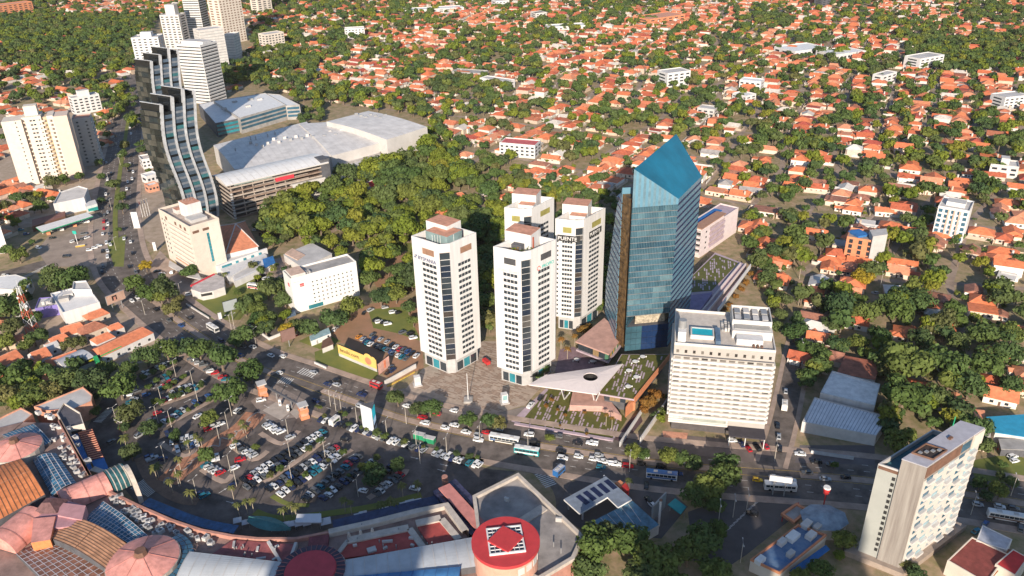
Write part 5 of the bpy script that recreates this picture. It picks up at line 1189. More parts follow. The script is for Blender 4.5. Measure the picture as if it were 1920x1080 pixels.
# service wing upper left of the centre
block(t, zp([(64, 764), (156, 727), (174, 742), (172, 754), (140, 768), (88, 772)], 8), 0, 8, TERRA, LGREY, .6)
block(t, zp([(107, 778), (120, 757), (151, 776), (158, 797), (124, 806)], 9), 0, 9, CREAM, M('dark_flat_roof', (.10, .095, .11)), .8)
Face(xy(124, 806, 9), xy(158, 797, 9)).panel('dark_window', t, 1.5, 5.5, 4.5, 7.5, BLACKM, .1)
MB().obox(xy(113, 790, 9), xy(170, 896, 9), .9, 0, 10.2).build('rim_wall', M('rim_sand', (.40, .27, .19)), t)
slab('blue_side_roof', [(126, 810), (143, 806), (174, 880), (156, 886)], 6, 1, BLUE); slab('red_slat_roof', [(145, 809), (173, 803), (194, 856), (169, 862)], 6.4, .6, M('slat_red', (.22, .05, .04), var=.4, scale=1.2)); slab('blue_side_roof', [(171, 864), (194, 856), (206, 884), (178, 878)], 6, .8, BLUE)
for k in range(14): a, b = Vector(xy(146, 812, 6.6)).lerp(Vector(xy(169, 861, 6.6)), k / 13), Vector(xy(173, 805, 6.6)).lerp(Vector(xy(193, 855, 6.6)), k / 13); MB().obox(a, b, .25, 6.4, 6.7).build('roof_slat', TERRA, t)
slab('cream_porch', [(167, 882), (178, 874), (204, 884), (196, 889)], 7, .5, M('arch_cream', (.56, .48, .40)))
block(t, zp([(-30, 800), (40, 766), (62, 778), (20, 815), (-30, 840)], 8), 0, 8, TERRA, LGREY, .6)
# rooftop air units on the service strips, each a thing of its own
AIR = MB().box(-1, 1, -.7, .7, 0, 1.3).mesh('air_unit_body', M('air_unit_white', (.50, .48, .46), var=.15, rnd_amt=.25)); FAN = MB().tube((0, 0, 1.3), (0, 0, 1.42), .5, n=10).mesh('fan_grille', DGREY)
def ordn(n):
    return {1: 'nearest', 2: '2nd nearest', 3: '3rd nearest'}.get(n, '%d%s nearest' % (n, {1: 'st', 2: 'nd', 3: 'rd'}.get(n % 10, 'th') if n % 100 not in (11, 12, 13) else 'th'))
ra = random.Random(11); spots = []
for (a, b, n, w) in (((100, 800), (160, 895), 26, 3.2), ((208, 938), (300, 1000), 34, 2.6), ((305, 985), (405, 1022), 12, 1.4), ((70, 775), (102, 790), 4, 1.5)):
    for i in range(n):
        p = Vector(xy(*a, 8.6)).lerp(Vector(xy(*b, 8.6)), (i + .5) / n); spots.append((p.x + ra.uniform(-w, w), p.y + ra.uniform(-w, w), ra.uniform(0, 3), ra.uniform(.8, 1.25)))
ac = Vector(xy(222, 893))
for i, (x, y, r, s) in enumerate(sorted(spots, key=lambda q: (Vector(q[:2]) - ac).length)):
    o = thing('rooftop_air_unit', 'grey rooftop air unit on the shopping centre, %s to its entrance arch' % ordn(i + 1), 'air unit', (x, y, 8.62), r, 'air units on the shopping centre roof'); o.scale = (s, s, s)
    for nm, me in (('casing', AIR), ('fan', FAN)): q = bpy.data.objects.new(nm, me); COL.objects.link(q); q.parent = o
rv = random.Random(31)
for i in range(46):
    u, v = rv.choice(((rv.uniform(60, 300), rv.uniform(1030, 1080)), (rv.uniform(640, 860), rv.uniform(985, 1030)), (rv.uniform(420, 560), rv.uniform(1018, 1050)), (rv.uniform(900, 1060), rv.uniform(930, 1050))))
    p = xy(u, v, 9.5); MB().tube((*p, 8.4), (*p, 10.2 + rv.random()), .22, n=6).build('roof_vent_pipe', STEEL, t) if i % 3 else box_on(t, 'roof_duct', p, rv.uniform(1.2, 3.6), .8, 8.4, 10.1, LGREY, rv.random() * 3)
# white market tents and small marquees in front
def tent(u, v, w, label, mat=WHITEM):
    p = xy(u, v); o = thing('marquee_tent', label, 'tent', (*p, 0), .3, 'white tents before the shopping centre'); h = w / 2
    mb = MB(); mb.add([(-h, -h, 2.3), (h, -h, 2.3), (h, h, 2.3), (-h, h, 2.3), (0, 0, 3.6)], [(0, 1, 4), (1, 2, 4), (2, 3, 4), (3, 0, 4)]); mb.build('canopy', mat, o, world=False)
    for a, b in ((-1, -1), (1, -1), (1, 1), (-1, 1)): MB().tube((a * h * .95, b * h * .95, 0), (a * h * .95, b * h * .95, 2.3), .05, n=4).build('pole', STEEL, o, world=False)
TN = M('tent_white', (.62, .63, .66), var=.05)
for i, (u, v, w) in enumerate(((537, 992, 3), (550, 990, 3), (563, 989, 3.4), (577, 989, 3), (673, 976, 3), (682, 972, 3), (722, 966, 3.6), (758, 955, 3.2), (770, 951, 3.4), (784, 949, 3.2), (612, 986, 3.8), (447, 984, 3), (462, 988, 2.6))): tent(u, v, w, 'small white tent before the shopping centre, %s counted from the left' % ['3rd', '4th', '5th', '6th', '8th', '9th', '10th', '11th', '12th', '13th', '7th', '1st', '2nd'][i], TN)
o = thing('long_marquee', 'large pale flat tent roof beside the palms before the shopping centre', 'tent', (*xy(578, 978), 0)); MB().prism(zp([(553, 980), (557, 964), (602, 963), (603, 980)], 4), 3.7, 4.1, bottom=True).build('roof', TN, o)
for u, v in ((555, 992), (601, 992), (559, 976), (601, 975)): MB().tube((*xy(u, v), 0), (*xy(u, v), 3.8), .12, n=5).build('post', STEEL, o)
o = thing('hull_roof_pavilion', 'long green boat-shaped roof beside the parking rim', 'pavilion', (*xy(505, 985), 0)); mb = MB()
A, B = Vector(xy(467, 971, 4)), Vector(xy(546, 992, 4)); n = 10; d = (B - A); nn_ = Vector((-d.y, d.x)).normalized()
vs = []
for i in range(n + 1): k = i / n; w = 3.2 * math.sin(math.pi * min(.97, .15 + k * .82)); P_ = A.lerp(B, k); vs += [(*(P_ - nn_ * w), 3.6), (*P_, 4.8), (*(P_ + nn_ * w), 3.6)]
mb.add(vs, [q for i in range(n) for q in ((3 * i, 3 * i + 3, 3 * i + 4, 3 * i + 1), (3 * i + 1, 3 * i + 4, 3 * i + 5, 3 * i + 2))]); mb.build('hull_roof', M('hull_green', (.06, .20, .20), var=.2), o)
for k in (.15, .5, .85): P_ = A.lerp(B, k); MB().tube((*P_, 0), (*P_, 4.2), .2, n=6).build('post', STEEL, o)

# ================================================================ lower right: petrol station, restaurant, roofs
t = thing('petrol_station', 'petrol station with L-shaped blue solar canopy', 'petrol station', (*xy(1140, 945), 0))
lp = [(1057, 936), (1136, 893), (1185, 936), (1159, 951), (1139, 932), (1087, 963)]
MB().prism(zp(lp, 5.5), 4.8, 5.5, 0, 1, bottom=True).build('canopy_roof', [WHITEM, M('canopy_grey_blue', (.20, .24, .30), var=.2, scale=.3)], t)
for i in range(5):
    a0 = Vector(xy(1082 + i * 13.2, 928 - i * 7.2, 5.6)); a1 = Vector(xy(1106 + i * 12.8, 947 - i * 7.0, 5.6)); MB().obox(a0.lerp(a1, .06), a0.lerp(a1, .85), 2.1, 5.52, 5.62).build('solar_panel', M('solar_navy', (.015, .02, .06), rough=.2), t)
for u, v in ((1066, 955), (1092, 974), (1132, 910), (1176, 955)): MB().tube((*xy(u, v), 0), (*xy(u, v), 4.9), .35, n=6).build('canopy_post', WHITEM, t)
MB().prism(zp([(1098, 984), (1186, 939), (1236, 984), (1190, 1010)], 4.5), 0, 4.5, 0, 1).build('shop', [OFFW, M('shop_blue_roof', (.10, .22, .30), var=.3, scale=.3)], t)
for k in range(7): a, b = Vector(xy(1100 + k * 13, 984 - k * 6.6, 4.6)), Vector(xy(1124 + k * 13, 1002 - k * 4, 4.6)); MB().obox(a, b, .2, 4.5, 4.62).build('roof_seam', LGREY, t)
for i, (u, v) in enumerate(((1085, 962), (1105, 952), (1125, 942))): o = thing('fuel_pump', ['leftmost', 'middle', 'rightmost'][i] + ' fuel pump under the blue solar canopy', 'fuel pump', (*xy(u, v), 0), .5, 'fuel pumps'); MB().box(-.5, .5, -.35, .35, 0, 1.8).build('casing', RED if i % 2 else WHITEM, o, world=False); MB().box(-.35, .35, -.4, -.34, 1.0, 1.6).build('display', BLACKM, o, world=False)
def billboard(label, a, b, z0, h, front, posts=2, back=STEEL, name='billboard', frame=True):
    f = Face(xy(*a), xy(*b)); o = thing(name, label, 'billboard', (*f.at(f.L / 2), 0))
    MB().prism([f.at(0), f.at(f.L), f.at(f.L, -.5), f.at(0, -.5)], z0, z0 + h, bottom=True).build('panel_box', back, o)
    f.panel('poster', o, .15, f.L - .15, z0 + .15, z0 + h - .15, front, .08)
    for k in range(posts): q = f.at(f.L * (k + .5) / posts, -.7); MB().tube((*q, 0), (*q, z0 + h * .8), .25, n=6).build('post', STEEL, o)
    return o, f
billboard('grey lattice-backed hoarding beside the petrol station', (1222, 985), (1247, 958), 2, 7, STEEL, 1)
p = xy(1235, 986); o = thing('white_mast', 'thick white mast by the petrol station hoarding', 'mast', (*p, 0)); MB().tube((*p, 0), (*p, 12), .45, .45, 8).build('shaft', OFFW, o); MB().tube((*p, 12), (*p, 12.4), .6, .6, 8).build('cap', BROWN, o)
o = thing('teal_shelter', 'teal sheet shelter roof right of the petrol station', 'shelter', (*xy(1275, 955), 0)); MB().prism(zp([(1252, 946), (1266, 934), (1287, 950), (1276, 964)], 3), 2.7, 3, bottom=True).build('roof', TEAL, o)
for u, v in ((1256, 958), (1282, 972)): MB().tube((*xy(u, v), 0), (*xy(u, v), 2.8), .12, n=5).build('post', STEEL, o)
o = thing('red_kiosk', 'orange and red kiosk beside the palm at the petrol station', 'kiosk', (*xy(1168, 915), 0)); MB().prism(zp([(1153, 905), (1163, 900), (1177, 912), (1170, 920)], 3), 0, 3).build('body', ORANGE, o); MB().prism(zp([(1165, 912), (1174, 904), (1180, 916), (1172, 922)], 3.6), 0, 3.6).build('red_side', RED, o)
t = thing('restaurant', 'long blue-roofed restaurant with red trim, lower right', 'restaurant', (*xy(1490, 1030), 0))
MB().prism(zp([(1407, 1050), (1496, 984), (1550, 1004), (1462, 1076)], 5), 0, 4.6, 0, 1).build('hall', [CREAM, M('restaurant_roof', (.20, .28, .38), col2=(.05, .14, .30), scale=.25)], t)
MB().ring(zp([(1407, 1050), (1496, 984), (1550, 1004), (1462, 1076)], 5), .5, 4.6, 5.5).build('red_parapet', ORANGE, t)
c = Vector(xy(1546, 966, 6)); oc = [(c.x + math.cos(k * math.pi / 4 + .3) * 8, c.y + math.sin(k * math.pi / 4 + .3) * 6.5) for k in range(8)]
MB().prism(oc, 0, 5).build('octagon_wall', CREAM, t); mb = MB(); mb.add([(*p, 5) for p in inset(oc, -.6)] + [(c.x, c.y, 7.2)], [(i, (i + 1) % 8, 8) for i in range(8)]); mb.build('octagon_roof', M('octagon_blue', (.26, .33, .40), var=.25, scale=.3), t)
MB().prism(zp([(1464, 964), (1493, 944), (1517, 958), (1489, 981)], 4.5), 3.8, 4.3, bottom=True).build('drive_canopy', GREYC, t); MB().ring(zp([(1464, 964), (1493, 944), (1517, 958), (1489, 981)], 4.5), .8, 3.7, 5).build('canopy_rim', ORANGE, t)
for u, v in ((1466, 978), (1494, 958)): MB().tube((*xy(u, v), 0), (*xy(u, v), 4), .2, n=6).build('canopy_post', RED, t)
for i, (u, v, w) in enumerate(((1512, 985, 4.2), (1532, 990, 3), (1486, 1008, 5), (1466, 1018, 3.4), (1482, 1040, 3), (1425, 1052, 3.6), (1520, 1006, 4))): box_on(t, 'roof_unit', xy(u, v, 5), w, w * .6, 4.6, 6.3, [OFFW, LGREY, WHITEM][i % 3], .7)
MB().prism(zp([(1480, 1070), (1548, 1022), (1556, 1030), (1488, 1082)], 3), 2.8, 3.1, bottom=True).build('side_awning', BLUE, t)
o = thing('bucket_sign', 'red and white bucket-shaped sign on a pole above the restaurant', 'sign', (*xy(1542, 958), 0)); p = xy(1542, 958); MB().tube((*p, 0), (*p, 8.5), .25, n=6).build('pole', RED, o); MB().tube((*p, 8.5), (*p, 11), .95, 1.35, 12).build('bucket', M('sign_red2', (.58, .04, .04)), o); MB().tube((*p, 11), (*p, 11.5), 1.4, 1.2, 12).build('lid', WHITEM, o)
# roofs between the side street and the big trees
def flat_building(name, label, pts, z, wall, roof, par_=.7, cat='building', seams=0, seamm=None):
    P_ = zp(pts, z); cx = sum(p[0] for p in P_) / len(P_); cy = sum(p[1] for p in P_) / len(P_)
    o = thing(name, label, cat, (cx, cy, 0)); block(o, P_, 0, z, wall, roof, par_)
    if seams:
        a, b, c, d = [Vector(p) for p in P_[:4]]
        for j in range(1, seams): MB().obox(a.lerp(b, j / seams), d.lerp(c, j / seams), .25, z + .02, z + .14).build('roof_seam', seamm or LGREY, o)
    return o
flat_building('white_store', 'white flat-roofed store with ribbed sheet roof by the side street', [(1527, 746), (1666, 782), (1643, 818), (1504, 792)], 5, OFFW, M('sheet_pale', (.80, .79, .80), var=.12, scale=.2), .4, seams=22, seamm=M('seam_dark', (.42, .42, .46)))
flat_building('white_store', 'white store with dark roof openings behind the ribbed roof', [(1538, 738), (1640, 762), (1650, 722), (1560, 697)], 6, WHITE, M('store_roof', (.80, .77, .74), var=.15), .6)
o = flat_building('terracotta_house', 'house with dark terracotta roof and mast beside the white store', [(1570, 700), (1640, 712), (1650, 680), (1585, 668)], 5, OFFW, M('dark_terracotta', (.36, .12, .07), var=.3), 0, 'house')
flat_building('blue_awning_yard', 'bright blue awning over a yard at the right edge', [(1850, 783), (1925, 778), (1925, 820), (1866, 811)], 5, OFFW, M('awning_cyan', (.03, .30, .48), var=.12), 0, 'awning')
flat_building('carport', 'grey flat carport over parked cars at the right edge', [(1873, 824), (1940, 822), (1950, 845), (1878, 842)], 3.5, DGREY, GREYC, 0, 'carport')
flat_building('low_house', 'low house with dark red roof and vents, bottom right corner', [(1776, 1052), (1822, 1008), (1890, 1040), (1850, 1095)], 6, CREAM, M('maroon_roof', (.22, .055, .045), var=.25), .4, 'house')
flat_building('low_house', 'red-roofed cabin with white roof mark, bottom right corner', [(1866, 1058), (1899, 1030), (1928, 1046), (1904, 1080)], 7, CREAM, RED, .2, 'house')
flat_building('white_shed', 'pale blue-grey sheet roofed shed above the maroon roof', [(1830, 1015), (1842, 985), (1898, 1012), (1888, 1032)], 6, WHITE, M('sheet_lilac', (.42, .44, .50)), .2, 'shed')
flat_building('brown_roof_house', 'long brown roof sloping beside the maroon house', [(1842, 1062), (1876, 1028), (1902, 1034), (1862, 1080)], 5, CREAM, M('brown_tile', (.30, .12, .06), var=.25), 0, 'house')

# ================================================================ left side: petrol station, shops, houses, mast, signs
t = thing('canopy_station', 'petrol station with long pale canopy and green edge, left junction', 'petrol station', (*xy(125, 430), 0))
cs = zp([(67, 426), (79, 435), (174, 405), (163, 398)], 5.5); MB().prism(cs, 4.8, 5.5, 0, 1, bottom=True).build('canopy_roof', [GREEN, WHITEM], t)
for k in range(6): p = Vector(xy(76, 440)).lerp(Vector(xy(168, 411)), (k + .3) / 6); MB().tube((*p, 0), (*p, 4.9), .35, n=6).build('canopy_post', OFFW, t)
for k in range(4): p = Vector(xy(92, 440)).lerp(Vector(xy(165, 417)), k / 3); box_on(t, 'pump_kiosk', p, 2.4, 1.0, 0, 1.8, [ORANGE, WHITEM][k % 2], .3)
MB().prism(zp([(60, 425), (122, 405), (122, 396), (60, 412)], 4), 0, 4, 0, 1).build('back_shop', [BROWN, M('dark_red_flat', (.22, .10, .08))], t)
flat_building('round_roof_bank', 'white two-storey block with rounded flat roof beside the avenue', [(100, 384), (158, 372), (165, 355), (148, 350), (112, 362)], 9, WHITE, OFFW, .8)
o = thing('green_awning_shop', 'white shop with teal awning at the avenue corner', 'shop', (*xy(172, 395), 0)); MB().prism(zp([(160, 388), (182, 382), (178, 374), (158, 380)], 5), 0, 5).build('wall', WHITE, o); MB().prism(zp([(166, 396), (184, 392), (182, 384), (164, 389)], 3), 2.6, 3, bottom=True).build('awning', M('awning_green', (.02, .38, .30)), o)
p = xy(146, 458); o = thing('green_sign_pole', 'green square sign on a pole in the left station yard', 'sign', (*p, 0)); MB().tube((*p, 0), (*p, 9), .2, n=6).build('pole', WHITEM, o); MB().box(p[0] - 1.2, p[0] + 1.2, p[1] - .2, p[1] + .2, 7.5, 9.7).build('board', M('awning_green', (.02, .38, .30)), o)
o = thing('yellow_barrier', 'low yellow barrier wall at the left junction', 'barrier', (*xy(150, 462), 0)); MB().obox(xy(142, 464), xy(160, 461), .5, 0, 1.1).build('wall_body', YPAINT, o); MB().obox(xy(142, 464), xy(160, 461), .7, 1.1, 1.25).build('coping', OFFW, o)
p = xy(258, 428); o = thing('white_totem', 'tall plain white totem sign beside the left avenue', 'sign', (*p, 0)); MB().prism([(p[0] - 2.2, p[1] - .4), (p[0] + 2.2, p[1] - .4), (p[0] + 2.2, p[1] + .5), (p[0] - 2.2, p[1] + .5)], 0, 12).build('slab', WHITE, o); MB().box(p[0] - 2.5, p[0] + 2.5, p[1] - .7, p[1] + .8, 0, .5).build('plinth', GREYC, o)
p = xy(292, 470); o = thing('white_totem', 'short white totem sign beside the cream hotel drive', 'sign', (*p, 0)); MB().box(p[0] - 1, p[0] + 1, p[1] - .4, p[1] + .4, 0, 6).build('slab', WHITE, o); MB().box(p[0] - 1.3, p[0] + 1.3, p[1] - .6, p[1] + .6, 0, .4).build('plinth', GREYC, o)
o = thing('white_tower_block', 'blank white tower cut off by the left edge', 'building', (*xy(-10, 470), 0)); MB().prism([xy(-40, 480), xy(17, 474), xy(10, 455), xy(-40, 455)], 0, 26).build('wall', WHITE, o); MB().prism(inset(ccw([xy(-40, 480), xy(17, 474), xy(10, 455), xy(-40, 455)]), -.3), 26, 26.6).build('roof_slab', LGREY, o); 
flat_building('curved_hall', 'pale grey hall roof at the left edge by the side street', [(-20, 540), (50, 545), (60, 525), (30, 515), (-20, 520)], 6, OFFW, WHITEM, .2)
# white and violet commercial building
t = thing('violet_trim_building', 'white flat-roofed commercial building with violet trim, left side', 'building', (*xy(125, 575), 0)); VIO = M('violet_trim', (.20, .16, .42), var=.15)
block(t, zp([(118, 588), (187, 568), (163, 535), (95, 552)], 7), 0, 7, WHITE, M('white_roof_sheet', (.72, .70, .68), var=.06), .7); block(t, zp([(66, 580), (112, 572), (105, 558), (74, 560)], 6), 0, 6, VIO, OFFW, .6)
block(t, zp([(136, 545), (172, 545), (162, 528), (138, 530)], 10), 6, 10, WHITE, OFFW, .8)
for i, (u, v) in enumerate(((120, 560), (88, 565), (150, 540), (128, 552))): box_on(t, 'roof_unit', xy(u, v, 8), 5, 4, 7, 9, [GREYC, OFFW, LGREY, OFFW][i], .4)
# gabled houses with given ridge lines
def gable(name, label, a, b, w, zw, zr, roof=None, wall=None, hip=0.0, cat='house'):
    A, B = Vector(xy(*a, zr)), Vector(xy(*b, zr)); d = (B - A).normalized(); n = Vector((-d.y, d.x)) * (w / 2); c = (A + B) / 2
    o = thing(name, label, cat, (c.x, c.y, 0)); e = d * (hip * w / 2)
    A2, B2 = A - e, B + e
    wl = [A2 - n * .93, B2 - n * .93, B2 + n * .93, A2 + n * .93]
    MB().prism([tuple(p) for p in wl], 0, zw + .05, top=False).build('wall', wall or WALLH, o)
    if hip == 0:
        MB().add([(*(A + n * .93), zw), (*(A - n * .93), zw), (*A, zr - .1), (*(B + n * .93), zw), (*(B - n * .93), zw), (*B, zr - .1)], [(0, 1, 2), (4, 3, 5)]).build('gable_end', wall or WALLH, o)
    v = [(*(A2 - n), zw), (*(B2 - n), zw), (*(B2 + n), zw), (*(A2 + n), zw), (*A, zr), (*B, zr)]
    MB().add(v, [(0, 1, 5, 4), (2, 3, 4, 5), (3, 0, 4), (1, 2, 5)] if hip else [(0, 1, 5, 4), (2, 3, 4, 5)]).build('roof', roof or ROOFT, o)
    MB().tube((*A, zr), (*B, zr), .2, n=5).build('ridge', TERRA, o)
    for q in (Face(wl[0], wl[1]), Face(wl[2], wl[3])):
        k = max(1, int(q.L / 5))
        for j in range(k): q.panel('window', o, q.L * (j + .35) / k, q.L * (j + .35) / k + 1.4, 1.1, min(2.4, zw - .5), WIN, .05)
    return o
RT1 = M('tile_orange', (.60, .20, .10), var=.18, scale=.5); RT2 = M('tile_dark', (.38, .15, .09), var=.25, scale=.5)
gable('long_shop_house', 'long low shop with red tiled roof beside the avenue, left side', (183, 652), (268, 613), 12, 4.5, 7, RT1, WHITE, .3, 'shop')
gable('house', 'orange tiled house behind the violet trimmed building', (120, 612), (150, 604), 11, 4, 7, RT1, None, .4); gable('house', 'house with dark brown tiled roof behind the long red shop', (158, 610), (178, 602), 10, 4.2, 7.2, RT2, None, .8)
gable('house', 'small orange roofed house under the face billboard', (165, 587), (190, 578), 9, 3.8, 6.2, RT1, None, .5); gable('house', 'orange roofed house wedged behind the long red shop', (178, 632), (202, 622), 8, 4, 6.4, RT1, WHITE, .4)
gable('house', 'orange roofed house at the lower left among trees', (56, 662), (86, 650), 11, 4, 7, RT1, WHITE, .0); gable('house', 'orange roofed house at the left edge', (-8, 672), (30, 655), 11, 4, 6.8, RT1, WHITE, 0); gable('house', 'dark orange roof strip before the curved grey roof', (92, 674), (142, 656), 9, 4, 6, RT1, None, .3)
gable('house', 'orange roofed house under the trees at the left foot', (72, 706), (108, 694), 10, 4, 6.5, RT1, None, .4); gable('house', 'long orange roof behind the lattice mast, left edge', (-15, 640), (40, 626), 8, 3.8, 5.6, RT1, None, .2); gable('house', 'small orange roof below the lattice mast', (48, 672), (66, 680), 7, 3.5, 5.6, RT1, None, .4)
gable('house', 'orange roofed house left of the dark brown roof', (98, 632), (120, 624), 9, 4, 6.6, RT1, WHITE, .3); gable('house', 'small orange roof tucked beside the long red shop', (206, 610), (222, 604), 7, 3.8, 6, RT1, None, .3); gable('house', 'orange roofed house lowest among the left trees', (18, 694), (48, 686), 9, 4, 6.4, RT1, None, .3); gable('house', 'pale grey-roofed house between the orange roofs, left side', (84, 646), (106, 638), 8, 4, 5.6, M('zinc_pale', (.50, .49, .48), var=.1), WHITE, 0); gable('house', 'orange roof at the left edge above the big trees', (-20, 700), (6, 690), 10, 4, 6.6, RT1, None, .3)
gable('house', 'orange roofed villa alone in the park woods behind the white towers', (836, 366), (866, 360), 12, 4.5, 7.5, RT1, WHITE, .4); gable('house', 'small orange roof behind the leftmost white tower', (818, 396), (838, 392), 9, 4, 6.5, RT1, None, .4)
t = thing('curved_roof_workshop', 'workshop with curved grey sheet roof and black sign front', 'workshop', (*xy(140, 680), 0))
vault('curved_roof', zp([(122, 692), (176, 668), (148, 656), (100, 676)], 5.5), 5.5, 1.6, M('zinc_sheet', (.46, .46, .48), var=.1, rough=.45), OFFW)
Face(xy(122, 692, 5.5), xy(176, 668, 5.5)).panel('sign_fascia', t, 3, 17, 3.4, 5.2, BLACKM, .5); Face(xy(122, 692, 5.5), xy(176, 668, 5.5)).panel('yellow_sign', t, 11, 14, 3.9, 4.7, M('sign_yellow', (.60, .48, .02)), .6)
t = bpy.data.objects['long_shop_house']
ft = Face(xy(186, 672, 4), xy(258, 638, 4)); ft.panel('green_fascia', t, 1, 12, 3.4, 5.0, M('fascia_green', (.03, .40, .12)), .4)
o = thing('green_portal', 'bright green entrance portal beside the long red shop', 'portal', (*xy(184, 682), 0)); MB().obox(xy(179, 672, 4), xy(185, 684, 4), 2, 0, 5.5).build('frame', M('fascia_green', (.03, .40, .12)), o); MB().obox(xy(180, 676, 4), xy(184, 682, 4), 2.2, .3, 3.2).build('door', WHITE, o)
POSTER = M('poster_skin', (.52, .30, .22), col2=(.14, .06, .05), scale=.35)
billboard('tan billboard with a curly dark-haired face behind the orange roof', (206, 588), (240, 574), 5, 5.5, M('poster_tan', (.50, .32, .24), var=.15), 2)
bb = [x for x in bpy.data.objects if x.name.startswith('billboard') and x.type == 'EMPTY'][-1]
f = Face(xy(206, 588), xy(240, 574)); f.panel('portrait_hair', bb, f.L * .30, f.L * .56, 6.6, 9.4, M('hair_dark', (.03, .015, .012)), .12); f.panel('portrait_face', bb, f.L * .38, f.L * .50, 6.2, 8.6, M('poster_face', (.48, .22, .16)), .16)
# lattice mast, red and white
p = Vector(xy(62, 622)); o = thing('lattice_mast', 'red and white lattice radio mast on the left', 'mast', (*p, 0)); hm = 27
for s_ in range(6):
    z0, z1 = hm * s_ / 6, hm * (s_ + 1) / 6; w0, w1 = 2.4 - 1.7 * s_ / 6, 2.4 - 1.7 * (s_ + 1) / 6; mb = MB()
    for a, b in ((-1, -1), (1, -1), (1, 1), (-1, 1)): mb.tube((p.x + a * w0, p.y + b * w0, z0), (p.x + a * w1, p.y + b * w1, z1), .17, n=4)
    for (a, b), (c_, d_) in (((-1, -1), (1, -1)), ((1, -1), (1, 1)), ((1, 1), (-1, 1)), ((-1, 1), (-1, -1))):
        mb.tube((p.x + a * w0, p.y + b * w0, z0), (p.x + c_ * w1, p.y + d_ * w1, z1), .1, n=4); mb.tube((p.x + c_ * w0, p.y + d_ * w0, z0), (p.x + a * w1, p.y + b * w1, z1), .1, n=4)
    mb.build('mast_section', [M('mast_red', (.55, .12, .07)), WHITEM][s_ % 2], o)
MB().tube((p.x, p.y, hm), (p.x, p.y, hm + 4), .08, n=4).build('aerial', WHITEM, o)
for k in range(2): MB().tube((p.x + 1.2 - 2.4 * k, p.y - .6, 16 + k * 5), (p.x + 1.6 - 3.2 * k, p.y - 1.2, 16 + k * 5), .7, .7, 10).build('dish', WHITEM, o)
# curved pale showroom and the dark screen on the lawn
t = thing('curved_showroom', 'pale curved showroom with red edge beside the cream hotel', 'showroom', (*xy(388, 545), 0))
P_ = zp([(358, 542), (365, 528), (385, 520), (404, 514), (420, 520), (421, 538), (400, 545), (378, 549)], 5); MB().prism(P_, 0, 5, 0, 1).build('wall', [OFFW, M('showroom_roof', (.50, .45, .42))], t); MB().obox(xy(358, 536, 5.2), xy(402, 514, 5.2), 1.0, 4.6, 5.6).build('red_edge', M('coral_red', (.60, .04, .06)), t); Face(xy(376, 549, 5), xy(404, 544, 5)).panel('dark_sign', t, 0, 6, 2.6, 4.2, BLACKM, .3)
o, f = billboard('grey screen billboard with black frame on the lawn', (424, 604), (451, 596), 6, 6.2, M('screen_grey', (.30, .33, .33), var=.06), 1, BLACKM)
o, f = billboard('brown blank-backed billboard at the lane corner', (531, 655), (557, 646), 4, 6.5, M('board_brown', (.22, .13, .11), var=.1), 1, BROWN)
billboard('small white sign board with red spot on the lawn', (411, 604), (418, 602), 1.5, 4, WHITEM, 1)
t = thing('site_cabin', 'long white site cabin beside the lot trees', 'cabin', (*xy(600, 632), 0)); MB().prism(zp([(583, 640), (620, 625), (616, 614), (580, 630)], 3), 0, 3, 0, 1).build('body', [WHITEM, M('cabin_roof', (.30, .44, .48))], t); Face(xy(583, 640, 3), xy(620, 625, 3)).panel('window', t, 9.5, 10.5, 1.4, 2.4, WIN, .06); Face(xy(583, 640, 3), xy(620, 625, 3)).panel('door', t, 3, 3.9, .2, 2.2, GREYC, .06)
t = thing('gatehouse', 'small white gatehouse at the lane by the lawn', 'gatehouse', (*xy(614, 652), 0)); MB().prism(zp([(604, 653), (624, 645), (618, 633), (606, 640)], 3), 0, 3).build('wall', OFFW, t); MB().prism(inset(ccw(zp([(604, 653), (624, 645), (618, 633), (606, 640)], 3)), -.4), 3, 3.3).build('roof', BROWN, t); fgh = Face(xy(604, 655, 1), xy(624, 647, 1))
for k in (2, 4): fgh.panel('window', t, k, k + .8, 1.2, 2.2, WIN, .08)
# large advertising wall with lettering
f = Face(xy(636, 668), xy(707, 698)); t = thing('advertising_wall', 'long yellow advertising wall with black lettering beside the lawn', 'billboard', (*f.at(f.L / 2), 0)); YW = M('ad_yellow', (.72, .47, .14), var=.08, scale=.2)
MB().prism([f.at(0), f.at(f.L), f.at(f.L, -.6), f.at(0, -.6)], 1.2, 7.0, bottom=True).build('panel_box', BLACKM, t); f.panel('yellow_face', t, 0, f.L, 1.8, 7.0, YW, .08); f.panel('grey_foot', t, 0, f.L, .2, 1.8, LGREY, .05)
f.text(t, 'bexilo.com', f.L * .05, 3.6, 3.0, BLACKT, .15)
cq = f.at(f.L * .80, .12); mb = MB(); mb.add([(*f.at(f.L * .80 + math.cos(a) * 2.2, .14), 4.6 + math.sin(a) * 2.0) for a in [2 * math.pi * k / 16 for k in range(16)]], [tuple(range(16))]); mb.build('red_roundel', M('ad_orange_red', (.70, .22, .12)), t)
for k, r in ((.80, 2.6), (.93, 1.8)): mb = MB(); mb.add([(*f.at(f.L * k + math.cos(a) * r, .05), 6.6 + math.sin(a) * r * .8) for a in [math.pi * j / 10 for j in range(11)]], [tuple(range(11))]); mb.build('cut_out_top', YW, t)
for k in range(5): q = f.at(f.L * (k + .5) / 5, -.9); MB().tube((*q, 0), (*q, 6.5), .2, n=5).build('post', STEEL, t)
